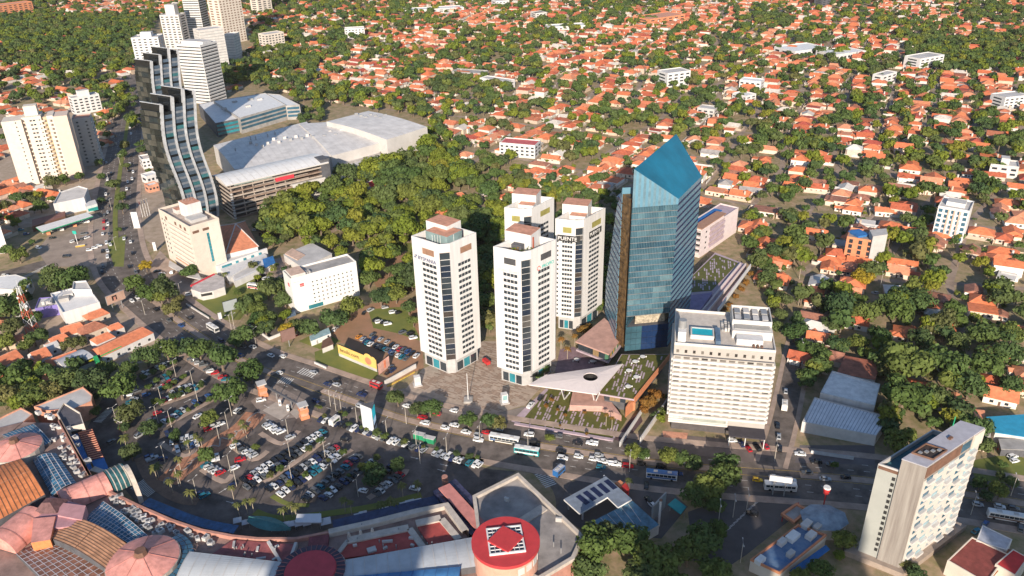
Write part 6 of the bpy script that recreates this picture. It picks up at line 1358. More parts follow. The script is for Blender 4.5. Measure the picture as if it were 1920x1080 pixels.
f = Face(xy(711, 706), xy(731, 690)); t = thing('advertising_wall', 'pink poster wall with red figure shape, next to the yellow wall', 'billboard', (*f.at(f.L / 2), 0)); MB().prism([f.at(0), f.at(f.L), f.at(f.L, -.5), f.at(0, -.5)], .8, 7, bottom=True).build('panel_box', BLACKM, t); f.panel('pink_face', t, 0, f.L, 1, 7, M('ad_pink', (.70, .40, .32), var=.2, scale=.4), .08); f.panel('red_shape', t, f.L * .5, f.L * .68, 2.2, 6.4, M('ad_orange_red', (.70, .22, .12)), .14)
# white wall and yellow kerb ramp left of the first white tower
o = thing('ramp_wall', 'pale wall with yellow kerb beside the tower car ramp', 'wall', (*xy(750, 705), 0)); MB().obox(xy(722, 722), xy(780, 690), .6, 0, 2.4).build('wall_body', OFFW, o); MB().obox(xy(726, 726), xy(778, 698), .5, 0, .5).build('yellow_kerb', YPAINT, o)
for i, (u, v) in enumerate(((783, 722), (946, 755))): p = xy(u, v); o = thing('plaza_booth', ['white', 'white and teal'][i] + ' ventilation booth on the plaza, ' + ['left', 'right'][i] + ' end', 'booth', (*p, 0), .3); MB().box(-1.4, 1.4, -1.2, 1.2, 0, 5).build('body', WHITE, o, world=False); MB().box(-1.0, 1.0, -1.3, -1.1, 2.2, 4.6).build('louvre_panel', LGREY if i == 0 else M('booth_teal', (.25, .42, .42)), o, world=False); MB().box(-2, 2, -1.8, 1.8, 0, .6).build('plinth', LGREY, o, world=False)
p = xy(878, 752); o = thing('plaza_mast', 'tall white mast on a square planter before the towers', 'mast', (*p, 0)); MB().tube((*p, 0), (*p, 15), .22, .12, 7).build('pole', WHITEM, o); MB().box(p[0] - 2, p[0] + 2, p[1] - 2, p[1] + 2, 0, 1.1).build('planter', GREYC, o)
o = thing('delivery_truck_red', 'red van parked between the white towers', 'van', (*xy(912, 682), 0), .6); MB().box(-1, 1, -2.2, 2.2, .5, 2.2).build('body', RED, o, world=False); MB().box(-.95, .95, 1.2, 2.3, 1.2, 2.0).build('windscreen', WIN, o, world=False)
for a, b in ((-1, -1.4), (1, -1.4), (-1, 1.4), (1, 1.4)): MB().tube((a - .1, b, .38), (a + .1, b, .38), .38, n=10).build('wheel', BLACKM, o, world=False)
o.name = 'parked_van'
# triangular screen totem of the shopping centre
f = Face(xy(681, 806), xy(702, 815)); ta, tb = f.p, f.q; tcn = Vector(xy(707, 801)); HTt = 13.5
t = thing('screen_totem', 'three-sided white totem with cyan screen beside the avenue', 'sign', (*((ta + tb + tcn) / 3), 0))
MB().prism([tuple(ta), tuple(tb), tuple(tcn)], 0, HTt, 0, 1).build('body', [M('totem_silver', (.58, .60, .63), var=.04), DGREY], t); f3 = Face(tb, tcn); f3.panel('dark_frame', t, .2, f3.L - .2, 2.5, HTt - .2, DGREY, .1)
f3.panel('cyan_screen', t, .5, f3.L - .5, 7.4, HTt - .8, M('screen_cyan', (.02, .40, .48), emit=.5), .16); f3.panel('white_screen', t, .7, f3.L - .5, 4.4, 7.2, M('screen_white', (.45, .60, .75), emit=.4), .16)
# orange gate pillars
for i, (u, v) in enumerate(((494, 742), (571, 783))):
    p = xy(u, v); o = thing('gate_pillar', 'stepped orange gate pillar at the lot entrance, ' + ['far', 'near'][i] + ' one', 'gate pillar', (*p, 0), .5, 'orange gate pillars')
    for k in range(4): s_ = 1.9 - .25 * (k % 2); MB().box(-s_, s_, -s_, s_, k * 1.7, k * 1.7 + 1.68).build('block', ORANGE if k % 2 == 0 else M('pillar_salmon', (.56, .30, .20)), o, world=False)
    MB().box(-2.1, 2.1, -2.1, 2.1, 6.8, 7.3).build('cap', LGREY, o, world=False)
o = thing('gate_beam', 'long dark gantry beam between the orange gate pillars', 'gantry', (*xy(530, 760), 0)); MB().obox(xy(497, 722, 7), xy(572, 763, 7), .9, 6.2, 7.0).build('beam', DGREY, o)
for u, v in ((520, 745), (548, 762)): MB().tube((*xy(u, v + 5), 0), (*xy(u, v + 5), 6.2), .2, n=6).build('post', STEEL, o)
for i, (u, v) in enumerate(((526, 760), (541, 770))): p = xy(u, v); o = thing('ticket_booth', 'white ticket pillar at the lot entrance, ' + ['left', 'right'][i], 'booth', (*p, 0)); MB().box(p[0] - .6, p[0] + .6, p[1] - .5, p[1] + .5, 0, 3.2).build('casing', WHITE, o); MB().box(p[0] - .4, p[0] + .4, p[1] - .56, p[1] - .5, 1.2, 2.0).build('panel_face', DGREY, o)
for i, (u, v) in enumerate(((787, 822), (806, 829))): p = xy(u, v); r = near_ave(p)[1]; o = thing('green_container', 'long green container stop beside the avenue, ' + ['left', 'right'][i] + ' half', 'container', (*p, 0), r); MB().box(-2.4, 2.4, -1.1, 1.1, .1, 2.5).build('body', M('container_green', (.02, .26, .12)), o, world=False); MB().box(-2.5, 2.5, -1.2, 1.2, 2.5, 2.65).build('roof', LGREY, o, world=False)
billboard('white double-post sign gantry over the avenue, lower right', (1438, 928), (1480, 934), 7, 2.4, WHITEM, 2, OFFW)
# ================================================================ labels by place
LM = [('the blue glass tower', 1220, 480), ('the leftmost white tower', 845, 560), ('the rooftop-pool hotel', 1340, 720), ('the slim apartment tower', 1700, 930), ('the screen totem', 694, 780), ('the petrol station canopy', 1120, 930),
      ('the white hotel with tiny windows', 612, 540), ('the cream hotel', 360, 450), ('the glass towers with wavy fins', 330, 240), ('the white-roofed mall', 620, 290), ('the orange office block', 1622, 460), ('the new white apartments', 1795, 415),
      ('the lattice mast', 60, 580), ('the cream apartment block', 85, 290), ('the white cube building', 1272, 150), ('the brick depot', 1250, 40), ('the long white hall', 1520, 100), ('the red-roofed villa', 705, 345), ('the grey gabled hall', 875, 140),
      ('the long yellow wall', 672, 672), ('the far gate pillar', 494, 735), ('the red cylinder roof', 948, 1015), ('the ribbed-roof store', 1585, 780), ('the restaurant', 1490, 1020), ('the entrance arch', 245, 905), ('the triangular canopy', 1080, 712),
      ('the left petrol canopy', 120, 418), ('the violet-trimmed building', 125, 570), ('the far gantry sign', 1460, 912), ('the angular house', 1875, 315), ('the white block above the mall', 666, 62), ('the flats with pink roof', 968, 282), ('the blue awning', 1885, 795), ('the white square block', 1744, 120)]
def label_all(items, text):
    """items: [(object, u, v, look)]; each label says how many of its kind stand nearer to a landmark"""
    for lm in LM:
        lm_d = sorted((math.hypot(u - lm[1], v - lm[2]), i) for i, (o, u, v, lk) in enumerate(items))
        for r, (d, i) in enumerate(lm_d):
            cur = items[i][0].get('_r')
            if cur is None or r < cur: items[i][0]['_r'] = r; items[i][0]['_l'] = lm[0]
    for o, u, v, lk in items:
        o['label'] = text(lk, ordn(o['_r'] + 1), o['_l'])
        del o['_r']; del o['_l']
KEEP_LM = None

# ================================================================ trees
def crown_mesh(name, seed, n_leaf, size, flat=.75, lumps=12, mat=LEAF, spread=1.0):
    """unit crown (radius ~1, height ~ 2*flat): leaf faces spread over a lumpy volume"""
    r = random.Random(seed); L = []
    for i in range(lumps):
        a = r.random() * 2 * math.pi; el = r.uniform(-.35, 1.0); rad = r.uniform(.42, .80) * spread
        c = Vector((math.cos(a) * math.cos(el) * rad, math.sin(a) * math.cos(el) * rad, math.sin(el) * rad * flat)); L.append((c, r.uniform(.24, .46)))
    L.append((Vector((0, 0, .1)), .55))
    v = []; f = []
    tot = sum(s * s for _, s in L)
    for c, s in L:
        for _ in range(max(6, int(n_leaf * s * s / tot))):
            d = Vector((r.gauss(0, 1), r.gauss(0, 1), r.gauss(.15, 1))).normalized(); rr = s * (r.uniform(.78, 1.12) if r.random() < .85 else r.uniform(.3, .8))
            p = c + Vector((d.x * rr, d.y * rr, d.z * rr * flat * 1.05))
            nn = (d + Vector((r.gauss(0, .3), r.gauss(0, .3), r.gauss(.1, .3)))).normalized(); x = nn.orthogonal().normalized(); a = r.random() * 6.28
            y = nn.cross(x); x, y = x * math.cos(a) + y * math.sin(a), y * math.cos(a) - x * math.sin(a); k = size * r.uniform(.6, 1.3)
            o = len(v); v += [p - x * k - y * k * .6, p + x * k * .9 - y * k * .5, p + x * k + y * k * .7, p - x * k * .7 + y * k * .6]; f.append((o, o + 1, o + 2, o + 3))
    me = bpy.data.meshes.new(name); me.from_pydata([tuple(p) for p in v], [], f); me.materials.append(mat); me.update(); return me
def trunk_mesh(name, seed, h=1.0):
    r = random.Random(seed); mb = MB(); mb.tube((0, 0, 0), (0, 0, .55), .055, .04, 6)
    for k in range(4):
        a = k * 1.57 + r.random(); mb.tube((0, 0, .45), (math.cos(a) * .38, math.sin(a) * .38, .85), .034, .014, 5)
    return mb.mesh(name, BARK)
NEAR = [crown_mesh('crown', 100 + i, 1500, .085, [.78, .7, .85, .62, .75, .9][i], 13 + i) for i in range(6)]
MIDC = [crown_mesh('crown', 200 + i, 520, .135, [.78, .7, .85, .62, .75][i], 11 + i) for i in range(5)]
FARC = [crown_mesh('crown', 300 + i, 210, .20, [.78, .7, .85, .65][i], 9 + i) for i in range(4)]
def recolour(me, mat): m = me.copy(); m.materials.clear(); m.materials.append(mat); return m
NEARL = [recolour(m, LEAFL) for m in NEAR[:3]]; NEARY = [recolour(m, LEAFY) for m in NEAR[3:5]]; NEARO = [recolour(m, LEAFO) for m in NEAR[1:3]]
TRUNK = [trunk_mesh('trunk', i) for i in range(4)]
def palm_meshes(seed):
    r = random.Random(seed); mb = MB(); nfr = 15
    for k in range(nfr):
        a = 2 * math.pi * k / nfr + r.uniform(-.2, .2); up = r.uniform(.1, .9); L = r.uniform(.85, 1.1); prev = None; d = Vector((math.cos(a), math.sin(a), 0)); s = Vector((-d.y, d.x, 0))
        for i in range(6):
            t_ = i / 5; p = d * (L * t_) + Vector((0, 0, up * t_ * .8 - 1.0 * t_ * t_)); w = .17 * math.sin(math.pi * min(.98, t_ * .85 + .12))
            cur = [p - s * w + Vector((0, 0, -.08 * (w > .1))), p, p + s * w + Vector((0, 0, -.08 * (w > .1)))]
            if prev: mb.add(prev + cur, [(0, 1, 4, 3), (1, 2, 5, 4)])
            prev = cur
    cr = mb.mesh('palm_crown', LEAFP); tk = MB().tube((0, 0, 0), (0, 0, 1), .028, .02, 7).mesh('palm_trunk', BARKP); return cr, tk
PALM = [palm_meshes(i) for i in range(3)]; PALMO = recolour(PALM[0][0], LEAFO)
TREES = []
def add_tree(x, y, R, kind='tree', look=None, level=0, h=None):
    r = rnd
    if kind == 'palm' or kind == 'palmo':
        h = h or R * 2.6; o = thing('palm_tree', 'palm', 'palm', (x, y, 0), r.random() * 6.28); cr, tk = PALM[r.randrange(3)]; cr = PALMO if kind == 'palmo' else cr
        a = bpy.data.objects.new('trunk', tk); COL.objects.link(a); a.parent = o; a.scale = (h * .9, h * .9, h)
        b = bpy.data.objects.new('crown', cr); COL.objects.link(b); b.parent = o; b.location = (0, 0, h); b.scale = (R, R, R); o['group'] = 'palms'
        look = look or ('feathery palm' if kind == 'palm' else 'amber palm')
    else:
        h = h or R * r.uniform(1.5, 1.9); pool = {'tree': NEAR if level == 0 else MIDC, 'lime': NEARL, 'yellow': NEARY, 'amber': NEARO}[kind]; i = r.randrange(len(pool))
        o = thing('leafy_tree', 'tree', 'tree', (x, y, 0), r.random() * 6.28); fl = .8
        b = bpy.data.objects.new('crown', pool[i]); COL.objects.link(b); b.parent = o; sc = R * r.uniform(1.0, 1.12); b.scale = (sc, sc * r.uniform(.88, 1.08), sc * r.uniform(.85, 1.1)); cz = max(R * .62, h - R * .75); b.location = (0, 0, cz)
        a = bpy.data.objects.new('trunk', TRUNK[r.randrange(4)]); COL.objects.link(a); a.parent = o; k = cz + R * .2; a.scale = (R * 1.5, R * 1.5, k)
        o['group'] = 'broadleaf trees'; look = look or {'tree': 'broad olive-green tree', 'lime': 'bright lime-green tree', 'yellow': 'yellow-flowering tree', 'amber': 'amber-leaved tree'}[kind]
    u, v = PX(x, y, h * .6); TREES.append((o, u, v, look)); return o
HAND = []
def T(u, v, d, kind='tree'):
    """crown centre at the pixel u, v and d pixels across"""
    z = 3.0
    for _ in range(3):
        p = xy(u, v, z); dep = _R.T[2] @ np.array([p[0], p[1], z - CAM_H]); R = d * dep / FOC / 2; h = R * (1.75 if kind[:4] != 'palm' else 2.9) if kind[:4] != 'palm' else max(R * 2.2, 6.5); z = h * .62 if kind[:4] != 'palm' else h
        if kind[:4] != 'palm': h = max(h, R * 1.3 + 1)
    HAND.append((p[0], p[1], R)); add_tree(p[0], p[1], R, kind, h=h)
for row in ('100 520 50;138 516 44;34 476 36;12 468 30;22 572 56;60 596 40;20 610 50;62 632 36;8 640 40;34 700 52;78 700 40;120 712 52;172 712 56;22 738 60;62 738 56;96 734 44;200 690 38;242 690 36;222 720 66;273 667 46;311 653 48;348 648 44;372 652 50;413 667 62;467 693 58;431 733 60;'
            '242 771 46;278 801 40;393 782 40;387 853 38;244 847 40;704 895 46;700 880 34;745 871 34;327 815 24;291 753 15;294 713 13;340 731 11;318 700 16;278 725 14;322 742 12;480 838 16;232 800 24;176 768 26;176 745 20;'
            '745 745 38;782 768 34;806 764 40;878 786 34;918 788 34;936 792 30;1187 846 36;1206 850 30;1252 852 42;1276 858 36;1300 866 36;1360 866 44;1357 893 58;1330 912 66;1306 926 54;1344 944 40;1030 820 18;'
            '1113 1022 84;1150 1000 66;1180 1010 76;1104 1066 70;1232 1045 88;1200 1078 70;1290 1034 70;1316 1010 70;1346 992 44;1342 1070 60;1262 1090 70;1583 1012 46;1536 1068 46;1500 1080 40;1687 822 52;1660 800 30;1800 790 50;1836 800 50;1846 832 36;1697 735 84;1660 690 40;'
            '1700 678 92;1774 680 80;1574 572 62;1622 584 58;1680 578 60;1728 562 54;1726 632 50;1764 604 56;1842 630 54;1854 680 74;1900 622 50;1890 660 60;1492 620 50;1570 642 42;1540 660 40;1634 504 44;1820 720 60;1760 740 56;1900 720 50;1540 690 34;1515 700 30;1530 655 36;1560 605 40;1648 628 48;1612 640 36;1800 640 44;1670 660 50;'
            '660 573 48;642 590 36;623 594 50;580 614 44;558 608 36;497 613 42;533 560 40;530 536 34;500 540 48;713 553 46;690 520 44;742 550 40;766 574 34;772 526 44;775 600 28;445 548 14;458 572 42;474 563 40;482 580 34;515 528 30;502 598 34;478 597 34;457 625 44;440 640 30;'
            '310 543 42;247 530 42;278 546 44;300 552 40;322 578 34;300 530 34;355 506 36;335 560 24;127 520 46;104 540 30;77 628 34;50 646 34;130 644 28;150 640 24;233 272 22;231 288 22;214 343 26;228 368 24;228 388 26;244 220 24;265 280 22;185 304 18;60 453 13;222 430 12;280 250 16;236 310 16;190 330 14;148 330 22;96 340 26;120 338 20;30 370 30;10 385 26;75 386 26;60 372 22;190 375 12;'
            '1018 690 28;1010 704 18;1450 610 34;1470 560 34;1465 590 26;1838 905 30;1876 920 40;1900 905 30;1850 930 24;1876 892 20;1660 1000 14;1720 1075 40;1700 1060 30;1566 872 16;1800 870 40;1880 870 20;1610 560 30;1440 520 36;1425 490 36;1452 470 40').split(';'):
    a = row.split(); T(float(a[0]), float(a[1]), float(a[2]))
for row in '1573 1040 26;533 616 20;497 607 40;535 590 26;640 470 30;620 452 36;600 420 44;580 430 40;660 440 40;690 430 46;720 420 40;560 410 30;535 400 30;60 745 40;36 752 44;552 386 36'.split(';'): a = row.split(); T(float(a[0]), float(a[1]), float(a[2]), 'lime')
for row in '1616 520 38;538 618 32;573 376 34;590 388 30;528 388 20;273 497 26'.split(';'): a = row.split(); T(float(a[0]), float(a[1]), float(a[2]), 'yellow')
for row in '1216 754 32;1228 738 28;1208 768 20;1390 541 14;1408 513 14;1399 530 14;1369 571 14;1353 588 14;1361 580 12;1380 556 13;1094 618 22;1103 612 18;1130 760 9;1024 762 9;1046 770 8;1060 780 8;1096 775 8;1140 766 12;1152 772 12;1034 750 10;1050 800 6;1100 815 8'.split(';'): a = row.split(); T(float(a[0]), float(a[1]), float(a[2]), 'amber')
for row in '1052 634 18;1064 652 18;1078 628 16;1137 776 12;1148 782 12'.split(';'): a = row.split(); T(float(a[0]), float(a[1]), float(a[2]), 'palmo')
for row in '231 818 26;291 871 28;333 858 20;333 886 22;318 900 22;288 876 24;355 920 26;433 912 18;444 944 19;459 938 20;471 936 20;529 953 22;544 944 22;552 950 20;644 935 22;656 940 18;713 944 25;731 935 25;740 941 22;753 907 24;782 904 22;458 798 20;452 790 18;433 815 17;366 815 18;350 826 18;375 822 16;1180 899 19;440 826 16;1466 548 22;1452 528 20;1502 500 24;1700 470 20;1716 476 20;1736 470 22;1752 462 20;1500 552 22;1812 470 22;1826 462 20;420 512 16;506 512 18;512 498 18'.split(';'): a = row.split(); T(float(a[0]), float(a[1]), float(a[2]), 'palm')

rl = random.Random(77)
for a_, b_, n_ in (((300, 738), (350, 708), 4), ((300, 760), (384, 722), 5), ((296, 806), (410, 744), 5), ((495, 905), (608, 826), 4), ((540, 915), (660, 843), 4), ((600, 935), (712, 858), 4), ((598, 783), (800, 846), 10), ((812, 846), (905, 866), 4), ((560, 760), (720, 800), 8), ((268, 712), (330, 682), 4)):
    for i_ in range(n_): k_ = (i_ + rl.random()) / n_; T(a_[0] + (b_[0] - a_[0]) * k_, a_[1] + (b_[1] - a_[1]) * k_ - 5, rl.uniform(9, 17))
# ================================================================ suburb: houses, trees
WOODS = [([(480, 338), (640, 335), (815, 285), (870, 330), (940, 390), (935, 560), (790, 560), (690, 560), (690, 480), (640, 455), (540, 450), (500, 440)], 1.0), ([(-200, 30), (330, 32), (300, 60), (240, 140), (140, 130), (-200, 110)], .88), ([(440, 60), (560, 50), (600, 160), (480, 170), (400, 150)], .8),
         ([(1400, 376), (1540, 370), (1570, 450), (1490, 540), (1412, 520)], .66), ([(1510, 580), (1780, 590), (2200, 640), (2200, 800), (1690, 790), (1680, 640), (1510, 640)], .5), ([(930, 330), (1180, 380), (1160, 570), (1040, 580), (930, 540)], .9), ([(800, 270), (1000, 330), (960, 400), (870, 340)], .6),
         ([(560, 160), (800, 190), (820, 240), (620, 200)], .75), ([(1180, 250), (1400, 180), (1500, 240), (1440, 300), (1320, 260)], .35), ([(1700, 80), (1960, 60), (1960, 130), (1800, 140)], .7), ([(480, 0), (700, 0), (760, 120), (600, 130)], .5), ([(1640, 230), (1960, 260), (1960, 330), (1760, 330)], .55)]
def tree_share(u, v):
    s = .36 + .24 * math.sin(u * .017 + v * .033 + 1.3 * math.sin(v * .02)) + .18 * math.sin(u * .029 - v * .061) + .12 * math.sin(u * .051 + v * .09)
    for poly, k in WOODS:
        if inside((u, v), poly): s = max(s, k)
    return s
HOUSES = []; FT = []; WT = []
rh = random.Random(23)
for bi in range(-22, 25):
    for bj in range(-48, 41):
        i0, j0 = bi * (BL + ST) + ST / 2, bj * (BW + ST) + ST / 2; m = gp(i0 + BL / 2, j0 + BW / 2); u, v = PX(m.x, m.y)
        if not (-330 < u < 2250 and -40 < v < 900): continue
        for row in (0, 1):
            k = 0.0
            while k < BL - 6:
                lw = rh.uniform(9, 13.5); c = gp(i0 + k + lw / 2, j0 + BW * (.25 + .5 * row)) + GYv * rh.uniform(-2, 2); k += lw
                if k > BL + 2: break
                u, v = PX(c.x, c.y)
                if not (-120 < u < 2040 and -22 < v < 880) or inside((u, v), HZ): continue
                s = tree_share(u, v)
                if rh.random() > s:
                    turn = (math.pi / 2 if row else -math.pi / 2) + (math.pi / 2 if rh.random() < .3 else 0) + rh.gauss(0, .07)
                    l_ = rh.uniform(11, 16.2); w_ = lw * rh.uniform(.80, .98)
                    HOUSES.append((c.x, c.y, w_ if w_ < l_ else l_, l_ if abs(math.sin(turn)) > .7 else min(l_, lw), GA + turn, rh.random(), rh.random(), rh.uniform(2.8, 3.7) * (1.75 if rh.random() < .14 else 1)))
                    if rh.random() < .3: q = c + GYv * ((-1 if row else 1) * rh.uniform(8.2, 9.2)) + GX * rh.uniform(-2, 2); HOUSES.append((q.x, q.y, rh.uniform(4, 6), rh.uniform(5, 8), GA + rh.choice((0, math.pi / 2)), .95 if rh.random() < .5 else .7, .9, 2.7))
                    nt = 1 if rh.random() < .62 else 0
                else: nt = rh.choice((1, 2, 2, 3))
                for _ in range(nt):
                    q = c + GX * rh.uniform(-lw / 2, lw / 2) + GYv * (rh.choice((-1, 1)) * rh.uniform(7.5, 11) if nt < 2 else rh.uniform(-9, 9)); FT.append((q.x, q.y, rh.uniform(2.8, 5.6) if nt < 2 else rh.uniform(3.4, 7.0)))
CLEAR = ((712, 366, 20), (850, 376, 16), (600, 440, 12), (650, 400, 12), (780, 430, 12), (720, 455, 13), (820, 470, 12), (620, 395, 13), (760, 475, 17), (840, 440, 11), (690, 385, 11), (880, 380, 10), (560, 428, 11), (740, 425, 12), (920, 470, 14), (660, 420, 8), (800, 400, 10), (590, 365, 8))
for a_, b_, c_ in CLEAR: sheet('clearing', pxs([(a_ + math.cos(q_) * c_ * 1.9, b_ + math.sin(q_) * c_ * 1.2) for q_ in [k_ * .5236 for k_ in range(12)]]), .05, GRASS)
# woods fill
for poly, k in WOODS:
    if k < .7: continue
    us = [p[0] for p in poly]; vs_ = [p[1] for p in poly]
    corners = [xy(p[0], max(p[1], -20)) for p in poly]; x0, x1 = min(c[0] for c in corners), max(c[0] for c in corners); y0, y1 = min(c[1] for c in corners), max(c[1] for c in corners)
    n = int((x1 - x0) * (y1 - y0) / (95 if k > .95 else 130))
    for _ in range(n):
        x, y = rh.uniform(x0, x1), rh.uniform(y0, y1); u, v = PX(x, y)
        if inside((u, v), poly) and -120 < u < 2040 and not (k > .95 and any(math.hypot((u - a_) / 1.6, v - b_) < c_ for a_, b_, c_ in CLEAR)): (WT if k > .95 else FT).append((x, y, rh.choice((rh.uniform(4, 6.5), rh.uniform(6, 10))) if k > .95 else rh.uniform(3, 6)))
INF = []
for poly, n, rr, ph in (([(1392, 436), (1412, 396), (1445, 470), (1478, 575), (1446, 575), (1418, 512), (1404, 490)], 34, (2.8, 5), .1), ([(486, 436), (540, 402), (562, 440), (545, 468), (505, 470)], 20, (3, 5.5), 0), ([(1250, 500), (1285, 440), (1296, 470), (1280, 520)], 6, (2.5, 4), 0), ([(1215, 790), (1250, 745), (1246, 800), (1225, 825)], 6, (1.6, 2.6), 0), ([(300, 205), (330, 150), (345, 170), (320, 230)], 5, (3, 5), 0), ([(-60, 350), (40, 355), (130, 345), (100, 392), (40, 410), (-60, 430)], 34, (3, 6), .5), ([(20, 405), (60, 400), (95, 395), (60, 420), (0, 450), (-60, 460)], 14, (2.5, 4.5), .5), ([(400, 150), (570, 162), (640, 195), (600, 212), (566, 200), (500, 172), (420, 182)], 46, (3.5, 6.5), .05), ([(392, 118), (470, 104), (440, 150), (398, 172), (388, 190)], 30, (4, 7), 0),
        ([(205, 170), (245, 165), (262, 200), (252, 262), (238, 205), (210, 235)], 34, (3.5, 6), 0), ([(170, 205), (215, 200), (200, 290), (178, 320)], 26, (3, 6), .3), ([(250, 215), (272, 215), (300, 330), (282, 330), (262, 290)], 16, (2.5, 4), 0), ([(1496, 660), (1540, 650), (1690, 660), (1690, 700), (1660, 700), (1570, 680), (1530, 740), (1500, 780)], 22, (3, 5.5), .1),
        ([(1655, 770), (1700, 760), (1860, 770), (1840, 850), (1810, 850), (1730, 800), (1680, 830), (1650, 830)], 26, (3, 5.5), .1), ([(566, 205), (610, 215), (600, 232), (565, 240)], 14, (3, 5), 0), ([(810, 235), (830, 250), (815, 290), (720, 320), (650, 350), (640, 340), (720, 305), (800, 275)], 40, (4, 6.5), 0), ([(260, 130), (300, 60), (330, 60), (270, 170)], 20, (4, 6), 0), ([(470, 20), (520, 30), (480, 100), (466, 100)], 16, (4, 7), 0),
        ([(1270, 520), (1290, 470), (1300, 400), (1280, 390), (1290, 500)], 6, (3, 4), 0), ([(1412, 400), (1440, 440), (1470, 560), (1480, 640), (1462, 640), (1450, 590), (1420, 530)], 34, (3, 5.5), .15), ([(-60, 560), (60, 545), (70, 600), (0, 640), (-60, 650)], 16, (3.5, 5.5), .1), ([(-60, 690), (60, 700), (200, 700), (180, 730), (60, 760), (-60, 790)], 30, (3.5, 5.5), 0), ([(500, 395), (545, 370), (560, 385), (530, 440), (500, 445)], 14, (3.5, 5.5), 0),
        ([(1130, 560), (1150, 500), (1140, 480), (1120, 560)], 6, (3, 5), 0), ([(1060, 570), (1130, 560), (1135, 590), (1125, 600)], 8, (2.5, 4), 0), ([(780, 480), (800, 520), (930, 560), (925, 620), (905, 640), (800, 600)], 26, (3.5, 6), 0), ([(90, 195), (140, 190), (140, 215), (0, 240), (-60, 240), (-60, 195)], 24, (3, 5), .6), ([(-60, 240), (0, 240), (30, 345), (-60, 350)], 16, (3, 5), .4), ([(545, 470), (640, 460), (690, 490), (690, 540), (680, 500), (640, 470)], 10, (3, 5), 0), ([(470, 505), (545, 480), (545, 520), (480, 540)], 6, (2, 3.5), 0)):
    cs_ = [xy(*p) for p in poly]; x0, x1 = min(c[0] for c in cs_), max(c[0] for c in cs_); y0, y1 = min(c[1] for c in cs_), max(c[1] for c in cs_); k = 0
    for _ in range(n * 12):
        x, y = rh.uniform(x0, x1), rh.uniform(y0, y1)
        if k < n and inside((x, y), cs_):
            k += 1
            if rh.random() < ph: HOUSES.append((x, y, rh.uniform(8, 11), rh.uniform(11, 15), GA + rh.choice((0, 1.57)), rh.random(), rh.random(), 3.2))
            else: INF.append((x, y, rh.uniform(*rr)))
def clear_tree(x, y):
    u, v = PX(x, y); return not inside((u, v), HZ)
INF = [q for q in INF if not any(math.hypot((PX(q[0], q[1])[0] - a_) / 1.6, PX(q[0], q[1])[1] - b_) < c_ for a_, b_, c_ in ((712, 364, 20), (705, 348, 14)))]
FT = [q for q in FT if clear_tree(q[0], q[1])] + INF
for h in HOUSES:
    if h[3] < 9: continue
    for _ in range(2):
        a_ = rh.random() * 6.28; r_ = rh.uniform(7.5, 11.5); q = (h[0] + math.cos(a_) * r_, h[1] + math.sin(a_) * r_)
        if clear_tree(*q): FT.append((q[0], q[1], rh.uniform(1.1, 2.3)))
# keep trees out of house footprints: drop those whose trunk stands well inside a house
grid = {}
for h in HOUSES: grid.setdefault((int(h[0] // 30), int(h[1] // 30)), []).append(h)
def in_house(x, y):
    for a in (-1, 0, 1):
        for b in (-1, 0, 1):
            for h in grid.get((int(x // 30) + a, int(y // 30) + b), ()):
                dx, dy = x - h[0], y - h[1]; c, s = math.cos(-h[4]), math.sin(-h[4])
                if abs(dx * c - dy * s) < h[3] / 2 + .3 and abs(dx * s + dy * c) < h[2] / 2 + .3: return True
    return False
FT = [q for q in FT if not in_house(q[0], q[1])]
def house_geo(h):
    """list of (wall verts/faces, roof verts/faces) in world coordinates; a main range and often a cross wing"""
    x, y, w, l, a, r1, r2, z = h; out = []; d = Vector((math.cos(a), math.sin(a))); n = Vector((-d.y, d.x)); c = Vector((x, y))
    parts = [(c, l, w, z, z + w * rngs(r1, .20, .30), 'hip' if r1 < .42 else ('gable' if r1 < .86 else 'flat'))]
    if r2 < .65: k = 1 if r2 < .33 else -1; parts.append((c + d * (l * .24) + n * (k * w * .16), w * .7, l * .36, z * .94 + .02, z * .94 + l * .085 + .02, 'hipx' if r1 < .42 else 'gablex'))
    if r2 > .35 and r2 < .8: parts.append((c - d * (l * .46) + n * (w * (.24 if r2 < .5 else -.24)), 5, w * .42, 2.6, 3.4, 'gable'))
    for c_, L, W, zw, zr, t in parts:
        dd, nn = (n, d) if t.endswith('x') else (d, n)
        if t.endswith('x'): L, W = L * 1.35, W
        p = [c_ - dd * (L / 2) - nn * (W / 2), c_ + dd * (L / 2) - nn * (W / 2), c_ + dd * (L / 2) + nn * (W / 2), c_ - dd * (L / 2) + nn * (W / 2)]
        wv = [(*q, 0) for q in p] + [(*q, zw) for q in p]; wf = [(0, 1, 5, 4), (1, 2, 6, 5), (2, 3, 7, 6), (3, 0, 4, 7)]
        e = .55; p2 = [c_ - dd * (L / 2 + e) - nn * (W / 2 + e), c_ + dd * (L / 2 + e) - nn * (W / 2 + e), c_ + dd * (L / 2 + e) + nn * (W / 2 + e), c_ - dd * (L / 2 + e) + nn * (W / 2 + e)]
        if t.startswith('flat'):
            rv = [(*q, zw) for q in p] + [(*q, zw + .35) for q in p]; rf = wf + [(4, 5, 6, 7)]
        else:
            hp = min(W / 2, L / 2 - .3) if t.startswith('hip') else 0
            ra_, rb_ = c_ - dd * (L / 2 + e - hp), c_ + dd * (L / 2 + e - hp)
            rv = [(*q, zw - .1) for q in p2] + [(*ra_, zr), (*rb_, zr)]; rf = [(0, 1, 5, 4), (2, 3, 4, 5), (3, 0, 4), (1, 2, 5)]
            if not hp: wv += [(*(c_ - dd * (L / 2)), zr - .25), (*(c_ + dd * (L / 2)), zr - .25)]; wf = wf + [(7, 4, 8), (5, 6, 9)]
        out.append((wv, wf, rv, rf, p, zw))
    return out
